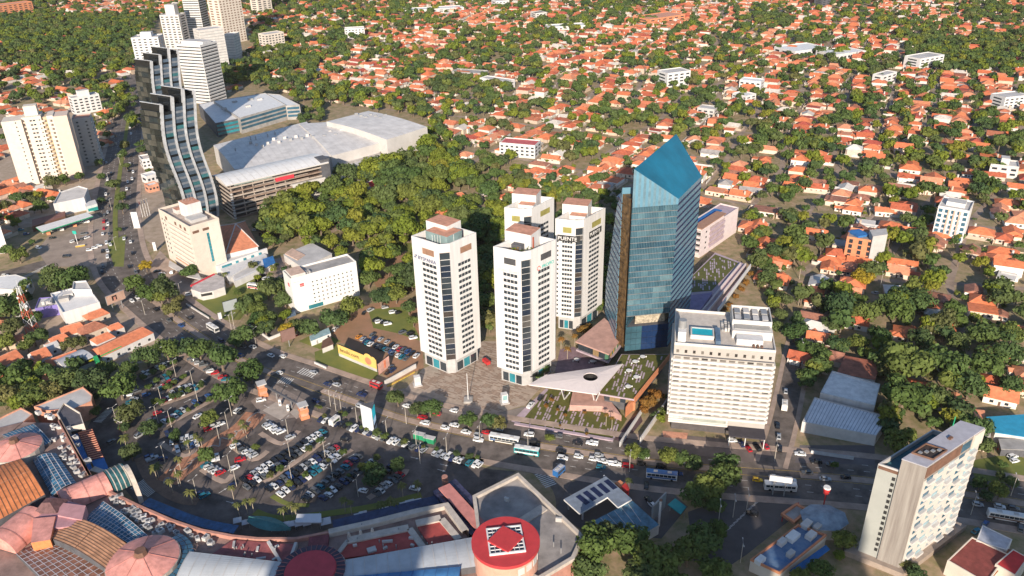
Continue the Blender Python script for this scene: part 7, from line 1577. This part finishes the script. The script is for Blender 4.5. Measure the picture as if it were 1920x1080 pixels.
def rngs(r, a, b): return a + (b - a) * ((r * 7.31) % 1)
# the houses that show largest stand as things, the rest as one mass
def show(q): u, v = PX(q[0], q[1]); return (v if 0 < u < 1920 else v - 400)
HOUSES.sort(key=show, reverse=True)
HIT = []; big = HOUSES[:300]; rest = HOUSES[300:]
ROOF_NAMES = [('orange-tiled', M('tile_a', (.66, .195, .085), var=.2, scale=.5)), ('red-brown-tiled', M('tile_b', (.50, .13, .065), var=.22, scale=.5)), ('pale salmon-tiled', M('tile_c', (.68, .28, .155), var=.2, scale=.5)), ('dark brown-tiled', M('tile_d', (.34, .15, .10), var=.25, scale=.5)), ('coral-tiled', M('tile_e', (.70, .215, .10), var=.18, scale=.5)), ('white-roofed', M('roof_white', (.66, .62, .57), var=.12)), ('grey-roofed', M('roof_grey', (.38, .35, .33), var=.2))]
WALLS = [M('wall_a', (.74, .68, .60), var=.1), M('wall_b', (.70, .58, .46), var=.1), M('wall_c', (.78, .75, .70), var=.08), M('wall_d', (.60, .48, .40), var=.12)]
for h in big:
    o = thing('suburban_house', 'house', 'house', (h[0], h[1], 0), 0, 'houses of the suburb'); k = rh.choices(range(7), (34, 18, 12, 9, 18, 6, 4))[0]; wm = rh.choice(WALLS); nm, rm = ROOF_NAMES[k]
    for i, (wv, wf, rv, rf, p, zw) in enumerate(house_geo(h)):
        MB().add(wv, wf).build('wall', wm, o); MB().add(rv, rf).build('roof', rm, o)
        if show(h) > 300 and i == 0:
            q = min(((Vector(p[j]) + Vector(p[(j + 1) % 4])) / 2, j) for j in range(4)) if False else min(range(4), key=lambda j: (p[j] + p[(j + 1) % 4]).y)
            f = Face(p[q], p[(q + 1) % 4])
            for kx in (.2, .65): f.panel('window', o, f.L * kx, f.L * kx + 1.5, 1.0, 2.3, WIN, .06)
            f.panel('door', o, f.L * .46, f.L * .46 + .95, .05, 2.15, BROWN, .06)
    u, v = PX(h[0], h[1], 4); HIT.append((o, u, v, nm))
label_all(HIT, lambda lk, r, l: f'{lk} suburban house, {r} house to {l}')
mbs = MB()
for h in rest:
    for wv, wf, rv, rf, p, zw in house_geo(h): mbs.add(wv, wf, 0); mbs.add(rv, rf, 1)
wb_ = MB()
for h in HOUSES[60:]:
    if h[3] < 9 or (int(h[0]) * 7 + int(h[1])) % 3 == 0: continue
    x, y, w, l, a = h[:5]; d = Vector((math.cos(a), math.sin(a))); n = Vector((-d.y, d.x)); c = Vector((x, y)); k = 1 if h[5] < .5 else -1
    wb_.obox(c + n * (k * (w / 2 + 1.3)) - d * (l / 2 + 3), c + n * (k * (w / 2 + 1.3)) + d * (l / 2 + 3), .3, 0, 2.1); wb_.obox(c + d * (l / 2 + 3.2) - n * (w / 2 + 1), c + d * (l / 2 + 3.2) + n * (w / 2 + 1), .3, 0, 1.9)
    if h[6] < .4: q = c + d * (l * .3) - n * (w * .3); wb_.tube((q.x, q.y, h[7]), (q.x, q.y, h[7] + 3.4), .7, .7, 8)
ow_ = wb_.build('yard_walls', WALLH); tag(ow_, 'white yard walls and water tanks of the suburb houses', 'walls', kind='stuff')
o = mbs.build('far_suburb_houses', [WALLH, ROOFT]); tag(o, 'far suburb of small houses with orange tiled roofs', 'houses', kind='stuff')
# ---- trees: fill the individuals up to 300, instance the rest
FT.sort(key=lambda q: show(q) - (900 if q[2] < 2.4 else 0), reverse=True)
n_ind = max(0, 296 - len(TREES))
for x, y, R in FT[:n_ind]:
    add_tree(x, y, R, 'lime' if rh.random() < .16 else 'tree', level=0 if R > 6 else 1)
label_all(TREES, lambda lk, r, l: f'{lk}, {r} tree to {l}')
def scatter(name, label, meshes, pts):
    src = bpy.data.collections.new('crown_sources')
    for me, lm_ in meshes:
        tk = MB().tube((0, 0, -1.25), (0, 0, 0), .07, .05, 5).mesh('t', BARK)
        bm = bmesh.new(); bm.from_mesh(me); nf0 = len(bm.faces); bm.from_mesh(tk); bm.faces.ensure_lookup_table()
        for fc in bm.faces[nf0:]: fc.material_index = 1
        m2 = bpy.data.meshes.new('far_tree'); bm.to_mesh(m2); bm.free(); m2.materials.append(lm_); m2.materials.append(BARK)
        ob = bpy.data.objects.new('far_tree_source', m2); src.objects.link(ob)
    me = bpy.data.meshes.new('wood_points'); me.from_pydata([(x, y, R * 1.15) for x, y, R in pts], [], []); me.update()
    at = me.attributes.new('tree_scale', 'FLOAT', 'POINT'); at.data.foreach_set('value', [q[2] * 1.05 for q in pts])
    at = me.attributes.new('tree_turn', 'FLOAT', 'POINT'); at.data.foreach_set('value', [rh.random() * 6.28 for q in pts])
    ow = bpy.data.objects.new(name, me); COL.objects.link(ow); tag(ow, label, 'trees', kind='stuff')
    ng = bpy.data.node_groups.new('scatter', 'GeometryNodeTree'); ng.interface.new_socket('Geometry', in_out='INPUT', socket_type='NodeSocketGeometry'); ng.interface.new_socket('Geometry', in_out='OUTPUT', socket_type='NodeSocketGeometry')
    N_ = ng.nodes; gi = N_.new('NodeGroupInput'); go = N_.new('NodeGroupOutput'); ip_ = N_.new('GeometryNodeInstanceOnPoints'); ci = N_.new('GeometryNodeCollectionInfo'); ci.inputs['Collection'].default_value = src; ci.inputs['Separate Children'].default_value = True; ci.inputs['Reset Children'].default_value = True
    a1 = N_.new('GeometryNodeInputNamedAttribute'); a1.data_type = 'FLOAT'; a1.inputs['Name'].default_value = 'tree_scale'; a2 = N_.new('GeometryNodeInputNamedAttribute'); a2.data_type = 'FLOAT'; a2.inputs['Name'].default_value = 'tree_turn'; cx = N_.new('ShaderNodeCombineXYZ')
    e2r = N_.new('FunctionNodeEulerToRotation')
    ng.links.new(gi.outputs[0], ip_.inputs['Points']); ng.links.new(ci.outputs[0], ip_.inputs['Instance']); ip_.inputs['Pick Instance'].default_value = True
    ng.links.new(a1.outputs['Attribute'], ip_.inputs['Scale']); ng.links.new(a2.outputs['Attribute'], cx.inputs['Z']); ng.links.new(cx.outputs[0], e2r.inputs[0]); ng.links.new(e2r.outputs[0], ip_.inputs['Rotation']); ng.links.new(ip_.outputs[0], go.inputs[0])
    md = ow.modifiers.new('scatter', 'NODES'); md.node_group = ng
scatter('suburb_woods', 'mass of far green trees between the suburb houses', [(m, LEAF) for m in FARC + MIDC[:2]] + [(FARC[1], LEAFL), (MIDC[2], LEAFL), (MIDC[3], LEAF)], FT[n_ind:])
WT = [q for q in WT if clear_tree(q[0], q[1]) and not in_house(q[0], q[1])]
scatter('park_woods', 'dense park woods of olive and lime crowns behind the white towers', [(NEAR[0], LEAF), (NEAR[1], LEAFL), (NEAR[2], LEAF), (NEAR[3], LEAFL), (NEAR[4], LEAF), (NEAR[5], LEAFL), (MIDC[0], LEAF), (NEAR[1], LEAF)], WT)
# ================================================================ vehicles
def car_meshes(kind):
    L, W, hb, hr = {'sedan': (4.5, 1.78, .88, 1.44), 'hatch': (3.9, 1.7, .92, 1.5), 'suv': (4.5, 1.85, 1.05, 1.7), 'pickup': (5.2, 1.85, 1.05, 1.75)}[kind]
    x0, x1, w = -L / 2, L / 2, W / 2; mb = MB()
    secs = [(x0, .45, hb * .80, .86), (x0 + .15, .25, hb * .97, .97), (x0 + L * .3, .22, hb, 1), (x1 - L * .3, .22, hb, 1), (x1 - .25, .25, hb * .86, .96), (x1, .42, hb * .70, .82)]
    vs = []
    for x, z0, z1, k in secs: vs += [(x, -w * k, z0), (x, -w * k, z1 * .72), (x, -w * k * .92, z1), (x, w * k * .92, z1), (x, w * k, z1 * .72), (x, w * k, z0)]
    fs = []
    for i in range(5):
        a, b = 6 * i, 6 * i + 6
        for j in range(5): fs.append((a + j, a + j + 1, b + j + 1, b + j)[::-1])
        fs.append((a + 5, a, b, b + 5)[::-1])
    fs += [tuple(range(6)), tuple(reversed(range(30, 36)))]
    mb.add(vs, fs)
    c0, c1, t0, t1 = {'sedan': (-1.75, .85, -1.15, .25), 'hatch': (-1.85, .75, -1.6, .2), 'suv': (-2.1, .9, -1.85, .4), 'pickup': (-.5, 1.15, -.35, .7)}[kind]
    wb, wt = w * .90, w * .76
    mb.prism([(t0, -wt), (t1, -wt), (t1, wt), (t0, wt)], hr - .07, hr, bottom=True)
    for sx, tx in ((c0, t0), (c1, t1)):
        for s in (-1, 1): mb.tube((sx, s * wb, hb - .02), (tx, s * wt, hr - .04), .07, n=4)
    if kind == 'pickup': mb.box(x0 + .05, -.6, -w * .95, -w * .82, hb, hb + .25); mb.box(x0 + .05, -.6, w * .82, w * .95, hb, hb + .25)
    body = mb.mesh('car_body', WHITEM)
    g = MB(); g.add([(c0, -wb * .99, hb - .02), (c1, -wb * .99, hb - .02), (c1, wb * .99, hb - .02), (c0, wb * .99, hb - .02), (t0, -wt * .99, hr - .05), (t1, -wt * .99, hr - .05), (t1, wt * .99, hr - .05), (t0, wt * .99, hr - .05)], [(0, 1, 5, 4), (1, 2, 6, 5), (2, 3, 7, 6), (3, 0, 4, 7)])
    gl = g.mesh('car_glass', glass('car_glass', (.02, .025, .03), .05))
    wh = MB().tube((0, -.11, 0), (0, .11, 0), .33, n=10).mesh('car_wheel', M('tyre', (.02, .02, .02), rough=.9)); rim = MB().tube((0, -.12, 0), (0, .12, 0), .19, n=8).mesh('car_rim', STEEL)
    li = MB().box(-.03, .06, -.2, .2, -.07, .07).mesh('car_lamp', M('lamp_lens', (.7, .7, .65), rough=.15))
    return dict(body=body, glass=gl, wheel=wh, rim=rim, lamp=li, L=L, w=w, hb=hb)
CARM = {k: car_meshes(k) for k in ('sedan', 'hatch', 'suv', 'pickup')}
def cp(n, c): return M('car_paint_' + n, c, rough=.22, var=.03, spec=.6)
CPAL = {'white': cp('white', (.74, .74, .73)), 'black': cp('black', (.015, .015, .018)), 'grey': cp('grey', (.12, .125, .13)), 'silver': cp('silver', (.42, .43, .44)), 'blue': cp('blue', (.03, .08, .22)), 'red': cp('red', (.45, .02, .03)), 'teal': cp('teal', (.02, .16, .22)), 'yellow': cp('yellow', (.75, .45, .02)), 'orange': cp('orange', (.65, .25, .03)), 'navy': cp('navy', (.02, .03, .09))}
CARS = []; rc = random.Random(9)
CARQ = []
def car(x, y, rz, col=None, kind=None):
    u, v = PX(x, y); CARQ.append((v if 0 < u < 1920 else 0, x, y, rz, col, kind))
def make_car(x, y, rz, col=None, kind=None, z=.06, parts=True):
    col = col or rc.choices(('white', 'black', 'grey', 'silver', 'blue', 'red', 'teal', 'navy'), (34, 24, 15, 12, 6, 4, 3, 9))[0]; kind = kind or rc.choices(('sedan', 'hatch', 'suv', 'pickup'), (34, 32, 26, 8))[0]; m = CARM[kind]
    o = thing('car', 'car', 'car', (x, y, z), rz, 'cars'); pm = CPAL[col]
    def put(nm, me, loc, par=o, mat=None, rot=0):
        q = bpy.data.objects.new(nm, me); COL.objects.link(q); q.parent = par; q.location = loc; q.rotation_euler = (0, 0, rot)
        if mat: q.material_slots[0].link = 'OBJECT'; q.material_slots[0].material = mat
        return q
    put('body', m['body'], (0, 0, 0), mat=pm); put('glasshouse', m['glass'], (0, 0, 0))
    if parts:
        for a in (-.31, .31):
            for s in (-1, 1): wq = put('wheel', m['wheel'], (a * m['L'], s * (m['w'] - .12), .33)); put('rim', m['rim'], (0, 0, 0), wq)
        for s in (-1, 1): put('headlight', m['lamp'], (m['L'] / 2 - .12, s * (m['w'] - .35), m['hb'] * .62))
    u, v = PX(x, y, .8); CARS.append((o, u, v, f'{col} {dict(sedan="saloon car", hatch="hatchback", suv="tall car", pickup="pickup")[kind]}')); return o
def row(a, b, n, col=None, turn=90, jit=.18, fill=.97):
    A, B = Vector(xy(*a)), Vector(xy(*b)); d = (B - A); r = math.atan2(d.y, d.x) + math.radians(turn)
    for i in range(n):
        if rc.random() > fill: continue
        p = A + d * ((i + .5) / n); flip = math.pi if rc.random() < .5 else 0
        car(p.x + rc.gauss(0, jit), p.y + rc.gauss(0, jit), r + flip + rc.gauss(0, .03))
row((265, 706), (330, 676), 7); row((353, 672), (386, 688), 4, turn=60); row((386, 692), (428, 714), 6, turn=60); row((284, 722), (316, 708), 4); row((298, 732), (338, 711), 6); row((320, 740), (360, 722), 5); row((304, 753), (371, 728), 8)
row((306, 794), (396, 742), 11); row((310, 818), (326, 812), 2); row((318, 832), (366, 822), 5); row((330, 846), (374, 832), 5)
row((600, 787), (700, 815), 13, turn=80); row((700, 817), (798, 847), 12, turn=80); row((812, 851), (904, 875), 11, turn=80)
row((496, 797), (537, 818), 6, turn=75); row((452, 905), (602, 814), 16); row((458, 918), (582, 836), 13); row((500, 922), (634, 838), 15); row((522, 932), (644, 849), 13); row((568, 942), (676, 854), 12); row((600, 940), (702, 863), 11); row((724, 890), (736, 876), 2); row((700, 930), (754, 888), 7); row((440, 836), (480, 858), 6, turn=75); row((382, 872), (417, 891), 5, turn=75); row((398, 862), (412, 858), 2)
for u, v, r_, c in ((681, 922, 160, 'white'), (451, 864, 20, 'red'), (441, 879, 40, 'white'), (224, 790, -20, 'white'), (233, 803, 10, 'red'), (240, 742, 0, 'white'), (252, 750, 10, 'silver'), (275, 742, 30, 'blue'), (262, 818, 60, 'silver'), (280, 858, 40, 'blue'), (286, 862, 40, 'silver'), (376, 927, 40, 'navy'), (384, 931, 45, 'teal'), (210, 830, 60, 'grey'), (606, 812, -20, 'teal'), (648, 826, -20, 'black'), (545, 822, 35, 'silver'), (778, 918, -20, 'white'), (490, 752, 20, 'white'), (446, 772, 70, 'white'), (453, 774, 70, 'black'), (413, 797, 30, 'white'), (436, 912, 60, 'navy'), (444, 720, -30, 'white'), (306, 862, 20, 'navy'), (270, 730, 40, 'black'), (258, 735, 40, 'grey'), (246, 757, 30, 'teal'), (284, 790, 40, 'grey'), (296, 776, 40, 'red'), (371, 782, 60, 'white'), (392, 806, 30, 'red'), (402, 802, 30, 'white'), (383, 798, 30, 'black')):
    p = xy(u, v); car(p[0], p[1], math.radians(r_), c)
# moving and waiting on the avenue
for u, v, c in ((762, 763, 'white'), (851, 772, 'white'), (819, 778, 'red'), (792, 785, 'red'), (797, 795, 'white'), (835, 804, 'white'), (852, 799, 'white'), (874, 812, 'white'), (897, 818, 'silver'), (897, 827, 'white'), (912, 813, 'red'), (935, 806, 'silver'), (992, 817, 'white'), (1047, 820, 'grey'), (1110, 833, 'white'), (1083, 833, 'black'), (1052, 848, 'black'), (1055, 861, 'white'), (1085, 858, 'white'), (1003, 835, 'black'), (1113, 863, 'white'), (1132, 867, 'white'), (1123, 856, 'silver'), (1153, 872, 'white'), (1127, 878, 'teal'), (1177, 876, 'red'), (1203, 872, 'black'), (1240, 877, 'black'), (1207, 858, 'white'), (1288, 870, 'silver'), (1270, 890, 'blue'), (1420, 902, 'yellow'), (1452, 897, 'silver'), (1482, 903, 'white'), (1547, 900, 'silver'), (1513, 888, 'grey'), (1585, 897, 'black'), (1500, 853, 'white'), (1557, 872, 'grey'), (1530, 868, 'black'), (1833, 948, 'silver'), (1874, 952, 'white'), (1900, 955, 'grey'),
             (524, 701, 'white'), (588, 700, 'silver'), (614, 722, 'navy'), (631, 723, 'silver'), (630, 715, 'black'), (678, 742, 'navy'), (592, 754, 'navy'), (676, 764, 'silver'), (355, 598, 'black'), (340, 612, 'blue'), (317, 602, 'grey'), (293, 582, 'black'), (248, 566, 'white'), (258, 560, 'white'), (455, 652, 'grey'), (415, 640, 'navy'), (345, 640, 'teal'), (508, 668, 'white'), (530, 670, 'white'), (474, 652, 'silver'), (450, 668, 'blue')):
    p = xy(u, v); e, r_, s_ = near_ave(p); car(p[0], p[1], r_ + (math.pi if s_ > 0 else 0) + rc.gauss(0, .04), c)
for u, v, c in ((195, 417, 'red'), (195, 430, 'red'), (203, 422, 'white'), (193, 440, 'white'), (200, 457, 'white'), (207, 460, 'white'), (193, 473, 'black'), (202, 472, 'white'), (202, 483, 'white'), (233, 449, 'white'), (245, 455, 'white'), (249, 477, 'black'), (243, 502, 'black'), (255, 512, 'grey'), (194, 502, 'grey'), (192, 512, 'black'), (195, 301, 'white'), (200, 306, 'silver'), (244, 309, 'white'), (238, 317, 'black'), (242, 322, 'black'), (250, 324, 'white'), (248, 337, 'white'), (240, 342, 'white'), (238, 356, 'white'), (209, 327, 'black'), (202, 338, 'white'), (199, 366, 'white'), (200, 379, 'black'), (207, 388, 'black'), (245, 293, 'grey'), (196, 405, 'grey'), (205, 440, 'grey'), (186, 330, 'grey'), (244, 240, 'white'), (246, 252, 'white'), (242, 270, 'white'), (202, 400, 'silver')):
    p = xy(u, v); car(p[0], p[1], near_ave(p)[1] + rc.gauss(0, .05), c)
for u, v, r_, c in ((125, 482, 10, 'black'), (98, 448, 20, 'black'), (73, 466, -20, 'white'), (10, 518, 10, 'white'), (295, 510, 30, 'black'), (304, 515, 30, 'white'), (323, 512, 100, 'white'), (138, 454, 60, 'white'), (146, 452, 60, 'black'), (156, 449, 60, 'grey'), (163, 447, 60, 'white'), (158, 440, 20, 'grey'), (168, 470, 20, 'white'), (178, 466, 20, 'white'), (186, 462, 20, 'white'), (156, 418, 10, 'white'), (115, 432, 10, 'silver'), (24, 610, 20, 'white'), (15, 612, 20, 'grey'), (50, 440, 30, 'blue'), (40, 432, 30, 'teal'),
                    (673, 633, 60, 'orange'), (681, 637, 65, 'silver'), (686, 641, 65, 'navy'), (690, 644, 65, 'teal'), (695, 647, 65, 'white'), (704, 649, 65, 'black'), (710, 651, 65, 'grey'), (716, 654, 65, 'black'), (722, 656, 65, 'teal'), (728, 658, 65, 'grey'), (734, 661, 65, 'blue'), (699, 630, 65, 'grey'), (702, 636, 65, 'navy'), (714, 638, 65, 'silver'), (726, 643, 65, 'silver'), (742, 652, 65, 'white'), (750, 656, 65, 'red'), (757, 658, 65, 'grey'), (765, 661, 65, 'blue'), (773, 664, 65, 'black'), (781, 669, 65, 'white'), (737, 664, 65, 'silver'), (747, 668, 65, 'white'), (754, 671, 65, 'teal'), (762, 674, 65, 'grey'), (735, 648, 65, 'black'),
                    (635, 613, 80, 'grey'), (628, 619, 80, 'white'), (705, 602, 50, 'black'), (711, 605, 20, 'white'), (720, 606, 30, 'black'), (727, 609, 20, 'white'), (722, 578, 20, 'silver'), (737, 587, 20, 'white'), (747, 588, 30, 'black'), (695, 583, 50, 'silver'), (683, 588, 80, 'black'), (755, 625, 40, 'grey'), (770, 627, 40, 'black'), (775, 635, 20, 'white'), (728, 700, 60, 'black'), (736, 696, 60, 'navy'), (733, 690, 60, 'grey'),
                    (495, 432, 20, 'red'), (487, 429, 20, 'white'), (480, 432, 20, 'white'), (518, 423, 30, 'red'), (510, 418, 30, 'red'), (492, 441, 20, 'black'), (492, 519, 40, 'black'), (499, 524, 40, 'white'), (487, 516, 40, 'navy'), (536, 522, 60, 'black'), (543, 516, 60, 'red'), (1895, 848, 10, 'red'), (1881, 845, 10, 'red'), (1898, 858, 15, 'white'), (1902, 866, 15, 'white'), (1847, 984, 40, 'blue'), (1830, 998, 30, 'teal'), (1912, 992, 60, 'grey'), (1212, 912, 80, 'black'), (1222, 948, 120, 'white'), (1216, 940, 110, 'black'), (1410, 965, 160, 'black'), (1373, 828, 0, 'white'), (1390, 834, 100, 'navy'), (1403, 843, 100, 'red'), (1420, 842, 100, 'black'), (1435, 838, 100, 'red'), (995, 762, 60, 'white'), (1014, 748, 60, 'black'),
                    (1460, 820, 72, 'silver'), (1473, 735, 72, 'silver'), (1458, 800, 72, 'black'), (1462, 843, 72, 'black'), (1514, 660, 62, 'blue'), (1508, 668, 62, 'navy'), (1518, 640, 62, 'teal'), (1500, 640, 62, 'black'), (1570, 537, 60, 'white'), (1640, 551, 150, 'silver'), (552, 632, 60, 'red'), (320, 548, 20, 'white'), (355, 553, 20, 'white')):
    p = xy(u, v); car(p[0], p[1], math.radians(r_), c)
CARQ.sort(key=lambda q: -q[0])
for q in CARQ[:300]: make_car(*q[1:])
mb = MB(); FCOL = ['white', 'black', 'grey', 'silver', 'blue', 'red', 'teal', 'yellow', 'orange', 'navy']
for _, x, y, rz, col, kind in CARQ[300:]:
    m = CARM[kind or rc.choice(('sedan', 'hatch', 'suv'))]; c_, s_ = math.cos(rz), math.sin(rz); ci_ = FCOL.index(col or rc.choice(('white', 'white', 'black', 'grey', 'silver')))
    for me, mi in ((m['body'], ci_), (m['glass'], 10)): mb.add([(x + p.co.x * c_ - p.co.y * s_, y + p.co.x * s_ + p.co.y * c_, p.co.z + .06) for p in me.vertices], [tuple(f_.vertices) for f_ in me.polygons], mi)
o = mb.build('far_cars', [CPAL[c_] for c_ in FCOL] + [MATS['car_glass']]); tag(o, 'far cars on the upper avenue and its yards', 'cars', kind='stuff')
label_all(CARS, lambda lk, r, l: f'{lk}, {r} car to {l}')
# buses, vans, trucks
def bus(u, v, label, body, stripe, L=12, rz=None, roof=WHITEM, name='bus'):
    p = xy(u, v); e, r_, s_ = near_ave(p); r_ = r_ if rz is None else rz; o = thing(name, label, name.split('_')[-1], (*p, .06), r_)
    MB().box(-L / 2, L / 2, -1.25, 1.25, .45, 3.1).build('body', body, o, world=False); MB().box(-L / 2 + .1, L / 2 - .1, -1.18, 1.18, 3.1, 3.3).build('roof', roof, o, world=False)
    n = int(L / 1.7)
    for s in (-1, 1):
        for k in range(n): x = -L / 2 + .5 + k * (L - 1) / n; y = s * 1.25; MB().box(x, x + (L - 1) / n - .12, min(y, y + s * .05), max(y, y + s * .05), 1.7, 2.75).build('side_window', WIN, o, world=False)
        MB().box(-L / 2 + .3, L / 2 - .3, min(s * 1.25, s * 1.29), max(s * 1.25, s * 1.29), .9, 1.5).build('side_stripe', stripe, o, world=False)
    MB().box(L / 2, L / 2 + .06, -1.1, 1.1, 1.4, 2.9).build('windscreen', WIN, o, world=False)
    for k in (-.2, .25): MB().box(L * k - .8, L * k + .8, -.6, .6, 3.3, 3.5).build('roof_unit', LGREY, o, world=False)
    for a in (-.33, .33):
        for s in (-1, 1): MB().tube((a * L, s * 1.25 - .15, .5), (a * L, s * 1.25 + .15, .5), .5, n=12).build('wheel', M('tyre'), o, world=False)
    return o
BW_ = M('bus_white', (.72, .70, .66), var=.04, rough=.35); BB_ = M('bus_blue', (.03, .13, .34), rough=.35)
b1 = bus(946, 829, 'white coach with black window bands and blue lettering on the avenue', BW_, BLACKM, 13)
f = Face((0, 0), (1, 0)); cu = bpy.data.curves.new('lettering', 'FONT'); cu.body = 'NSA'; cu.size = 1.3; cu.extrude = .02; cu.materials.append(M('bus_letters_blue', (.03, .20, .55))); q = bpy.data.objects.new('lettering', cu); me = bpy.data.meshes.new_from_object(q); bpy.data.objects.remove(q); q = bpy.data.objects.new('lettering', me); COL.objects.link(q); q.parent = b1; q.location = (-6.2, -1.33, 1.0); q.rotation_euler = (math.pi / 2, 0, 0)
bus(988, 851, 'white and turquoise city bus behind the coach', TEAL, BW_, 10.5); bus(1240, 897, 'blue roofed bus with white wavy side near the petrol station', BW_, BB_, 12, roof=BB_); bus(1462, 918, 'white bus at the avenue junction, right part', BW_, LGREY, 12); bus(1884, 974, 'white bus parked at the right edge', BW_, BROWN, 12)
bus(400, 620, 'white box truck on the avenue behind the trees', BW_, LGREY, 9, name='box_truck'); bus(1048, 889, 'blue van turning off the avenue', BB_, BB_, 5.2, rz=math.radians(50), roof=M('van_grey_blue', (.30, .34, .44)), name='delivery_van'); bus(1470, 766, 'white van in the side street', BW_, BW_, 5, rz=math.radians(72), name='delivery_van'); bus(628, 795, 'white van in the parking row along the avenue', BW_, BW_, 5, rz=math.radians(60), name='delivery_van')
bus(706, 727, 'red lorry entering the avenue beside the poster wall', RED, RED, 6, name='red_lorry', roof=M('lorry_roof', (.30, .03, .04))); bus(476, 541, 'white and red trailer on the lawn beside the square-windowed hotel', BW_, RED, 7, rz=-.3, name='small_trailer')

# ================================================================ lamp posts
LAMPS = []
LPm = MB().tube((0, 0, 0), (0, 0, 9), .13, .09, 6).mesh('lamp_pole', M('lamp_concrete', (.50, .45, .38), var=.1)); ARm = MB().tube((0, 0, 9), (1.6, 0, 9.5), .06, n=5).mesh('lamp_arm', STEEL); HDm = MB().box(1.4, 2.2, -.16, .16, 9.42, 9.58).mesh('lamp_head', LGREY)
def lamp(u, v, rz=0.0, h=1.0):
    p = xy(u, v); o = thing('lamp_post', 'lamp', 'lamp post', (*p, 0), rz, 'lamp posts'); o.scale = (h, h, h)
    for nm, me, r in (('pole', LPm, 0), ('arm', ARm, 0), ('lamp_head', HDm, 0), ('arm', ARm, math.pi), ('lamp_head', HDm, math.pi)): q = bpy.data.objects.new(nm, me); COL.objects.link(q); q.parent = o; q.rotation_euler = (0, 0, r)
    a = PX(p[0], p[1], 5); LAMPS.append((o, a[0], a[1], 'pale'))
for u, v in ((303, 684), (330, 706), (304, 757), (297, 793), (322, 802), (363, 725), (372, 757), (428, 804), (435, 780), (413, 832), (220, 795), (310, 868), (545, 862), (433, 886), (444, 912), (370, 932), (336, 912), (610, 860), (541, 818), (548, 905), (625, 902), (672, 932), (788, 870), (640, 772), (670, 795), (726, 820), (781, 838), (838, 852), (620, 762), (630, 770), (1180, 885), (1374, 970), (1399, 960), (1347, 980), (1388, 1055), (265, 545), (272, 590), (340, 558), (218, 470), (210, 395), (205, 345), (226, 310), (440, 618), (434, 618), (480, 645), (1452, 865), (1500, 670), (1560, 530), (1650, 540), (1820, 965), (1895, 930), (762, 795), (900, 830), (990, 845)): lamp(u, v, near_ave(xy(u, v))[1] + math.pi / 2)
label_all(LAMPS, lambda lk, r, l: f'pale twin-armed lamp post, {r} lamp post to {l}')
# garden and yard walls
for i, (a, b, h, lb, m) in enumerate((((1162, 838), (1205, 772), 2.5, 'long white boundary wall beside the garden ramp', WHITE), ((1200, 832), (1252, 756), 3.0, 'grey-white boundary wall beside the slab hotel', OFFW), ((464, 608), (505, 638), 1.6, 'low white wall bending round the lane corner', WHITE), ((505, 638), (560, 615), 1.6, 'low white wall along the lane by the hotel trees', WHITE), ((590, 682), (612, 692), 1.2, 'short white wall at the lawn edge', WHITE), ((350, 572), (392, 598), 1.0, 'low white kerb wall along the avenue lawn', OFFW), ((1520, 850), (1600, 862), 1.4, 'curved white garden wall by the driveway', WHITE), ((1502, 690), (1545, 600), 2.2, 'pale garden wall along the side street', OFFW), ((40, 525), (90, 500), 1.2, 'low wall along the left side street', LGREY), ((30, 600), (68, 585), 2, 'white yard wall behind the lattice mast', WHITE))):
    A, B = xy(*a), xy(*b); o = thing('boundary_wall', lb, 'wall', ((A[0] + B[0]) / 2, (A[1] + B[1]) / 2, 0)); MB().obox(A, B, .35, 0, h).build('wall_body', m, o); MB().obox(A, B, .5, h, h + .12).build('coping', LGREY, o)

# ================================================================ unseen high-rises added behind the viewpoint; their shadows darken the foreground
def shade_tower(x0, x1, y0, h, label):
    t = thing('added_shade_tower', label, 'office tower', ((x0 + x1) / 2, y0, 0)); poly = [(x0, y0 - 22), (x1, y0 - 22), (x1, y0), (x0, y0)]
    block(t, poly, 0, h, OFFW, LGREY, 1.2)
    for q in (Face((x0, y0 - 22), (x1, y0 - 22)), Face((x1, y0), (x0, y0))):
        for i in range(int(h / 3.6)): q.panel('window_band', t, .6, q.L - .6, 2 + i * 3.6, 4 + i * 3.6, WINB, .06)
shade_tower(22, 66, -60, 121, 'pale office high-rise across the road, right of the viewpoint')
shade_tower(70, 100, -45, 112, 'slimmer pale office high-rise across the road, right of the viewpoint')
shade_tower(142, 172, -70, 122, 'farther pale office high-rise across the road, right of the viewpoint')
shade_tower(-100, -52, -70, 128, 'pale office high-rise across the road, left of the viewpoint')
# ================================================================ air
hz = MB().box(-2700, 2700, -800, 3700, -1, 215).build('haze', WHITEM); hz['kind'] = 'stuff'; hz['label'] = 'thin warm haze over the whole city'
hm = bpy.data.materials.new('haze_air'); hm.use_nodes = True; hm.node_tree.nodes.clear(); vo = hm.node_tree.nodes.new('ShaderNodeVolumePrincipled'); vo.inputs['Density'].default_value = .00002; vo.inputs['Color'].default_value = (.95, .92, .88, 1)
ou = hm.node_tree.nodes.new('ShaderNodeOutputMaterial'); hm.node_tree.links.new(vo.outputs[0], ou.inputs['Volume']); hz.data.materials.clear(); hz.data.materials.append(hm)
S.cycles.volume_bounces = 0
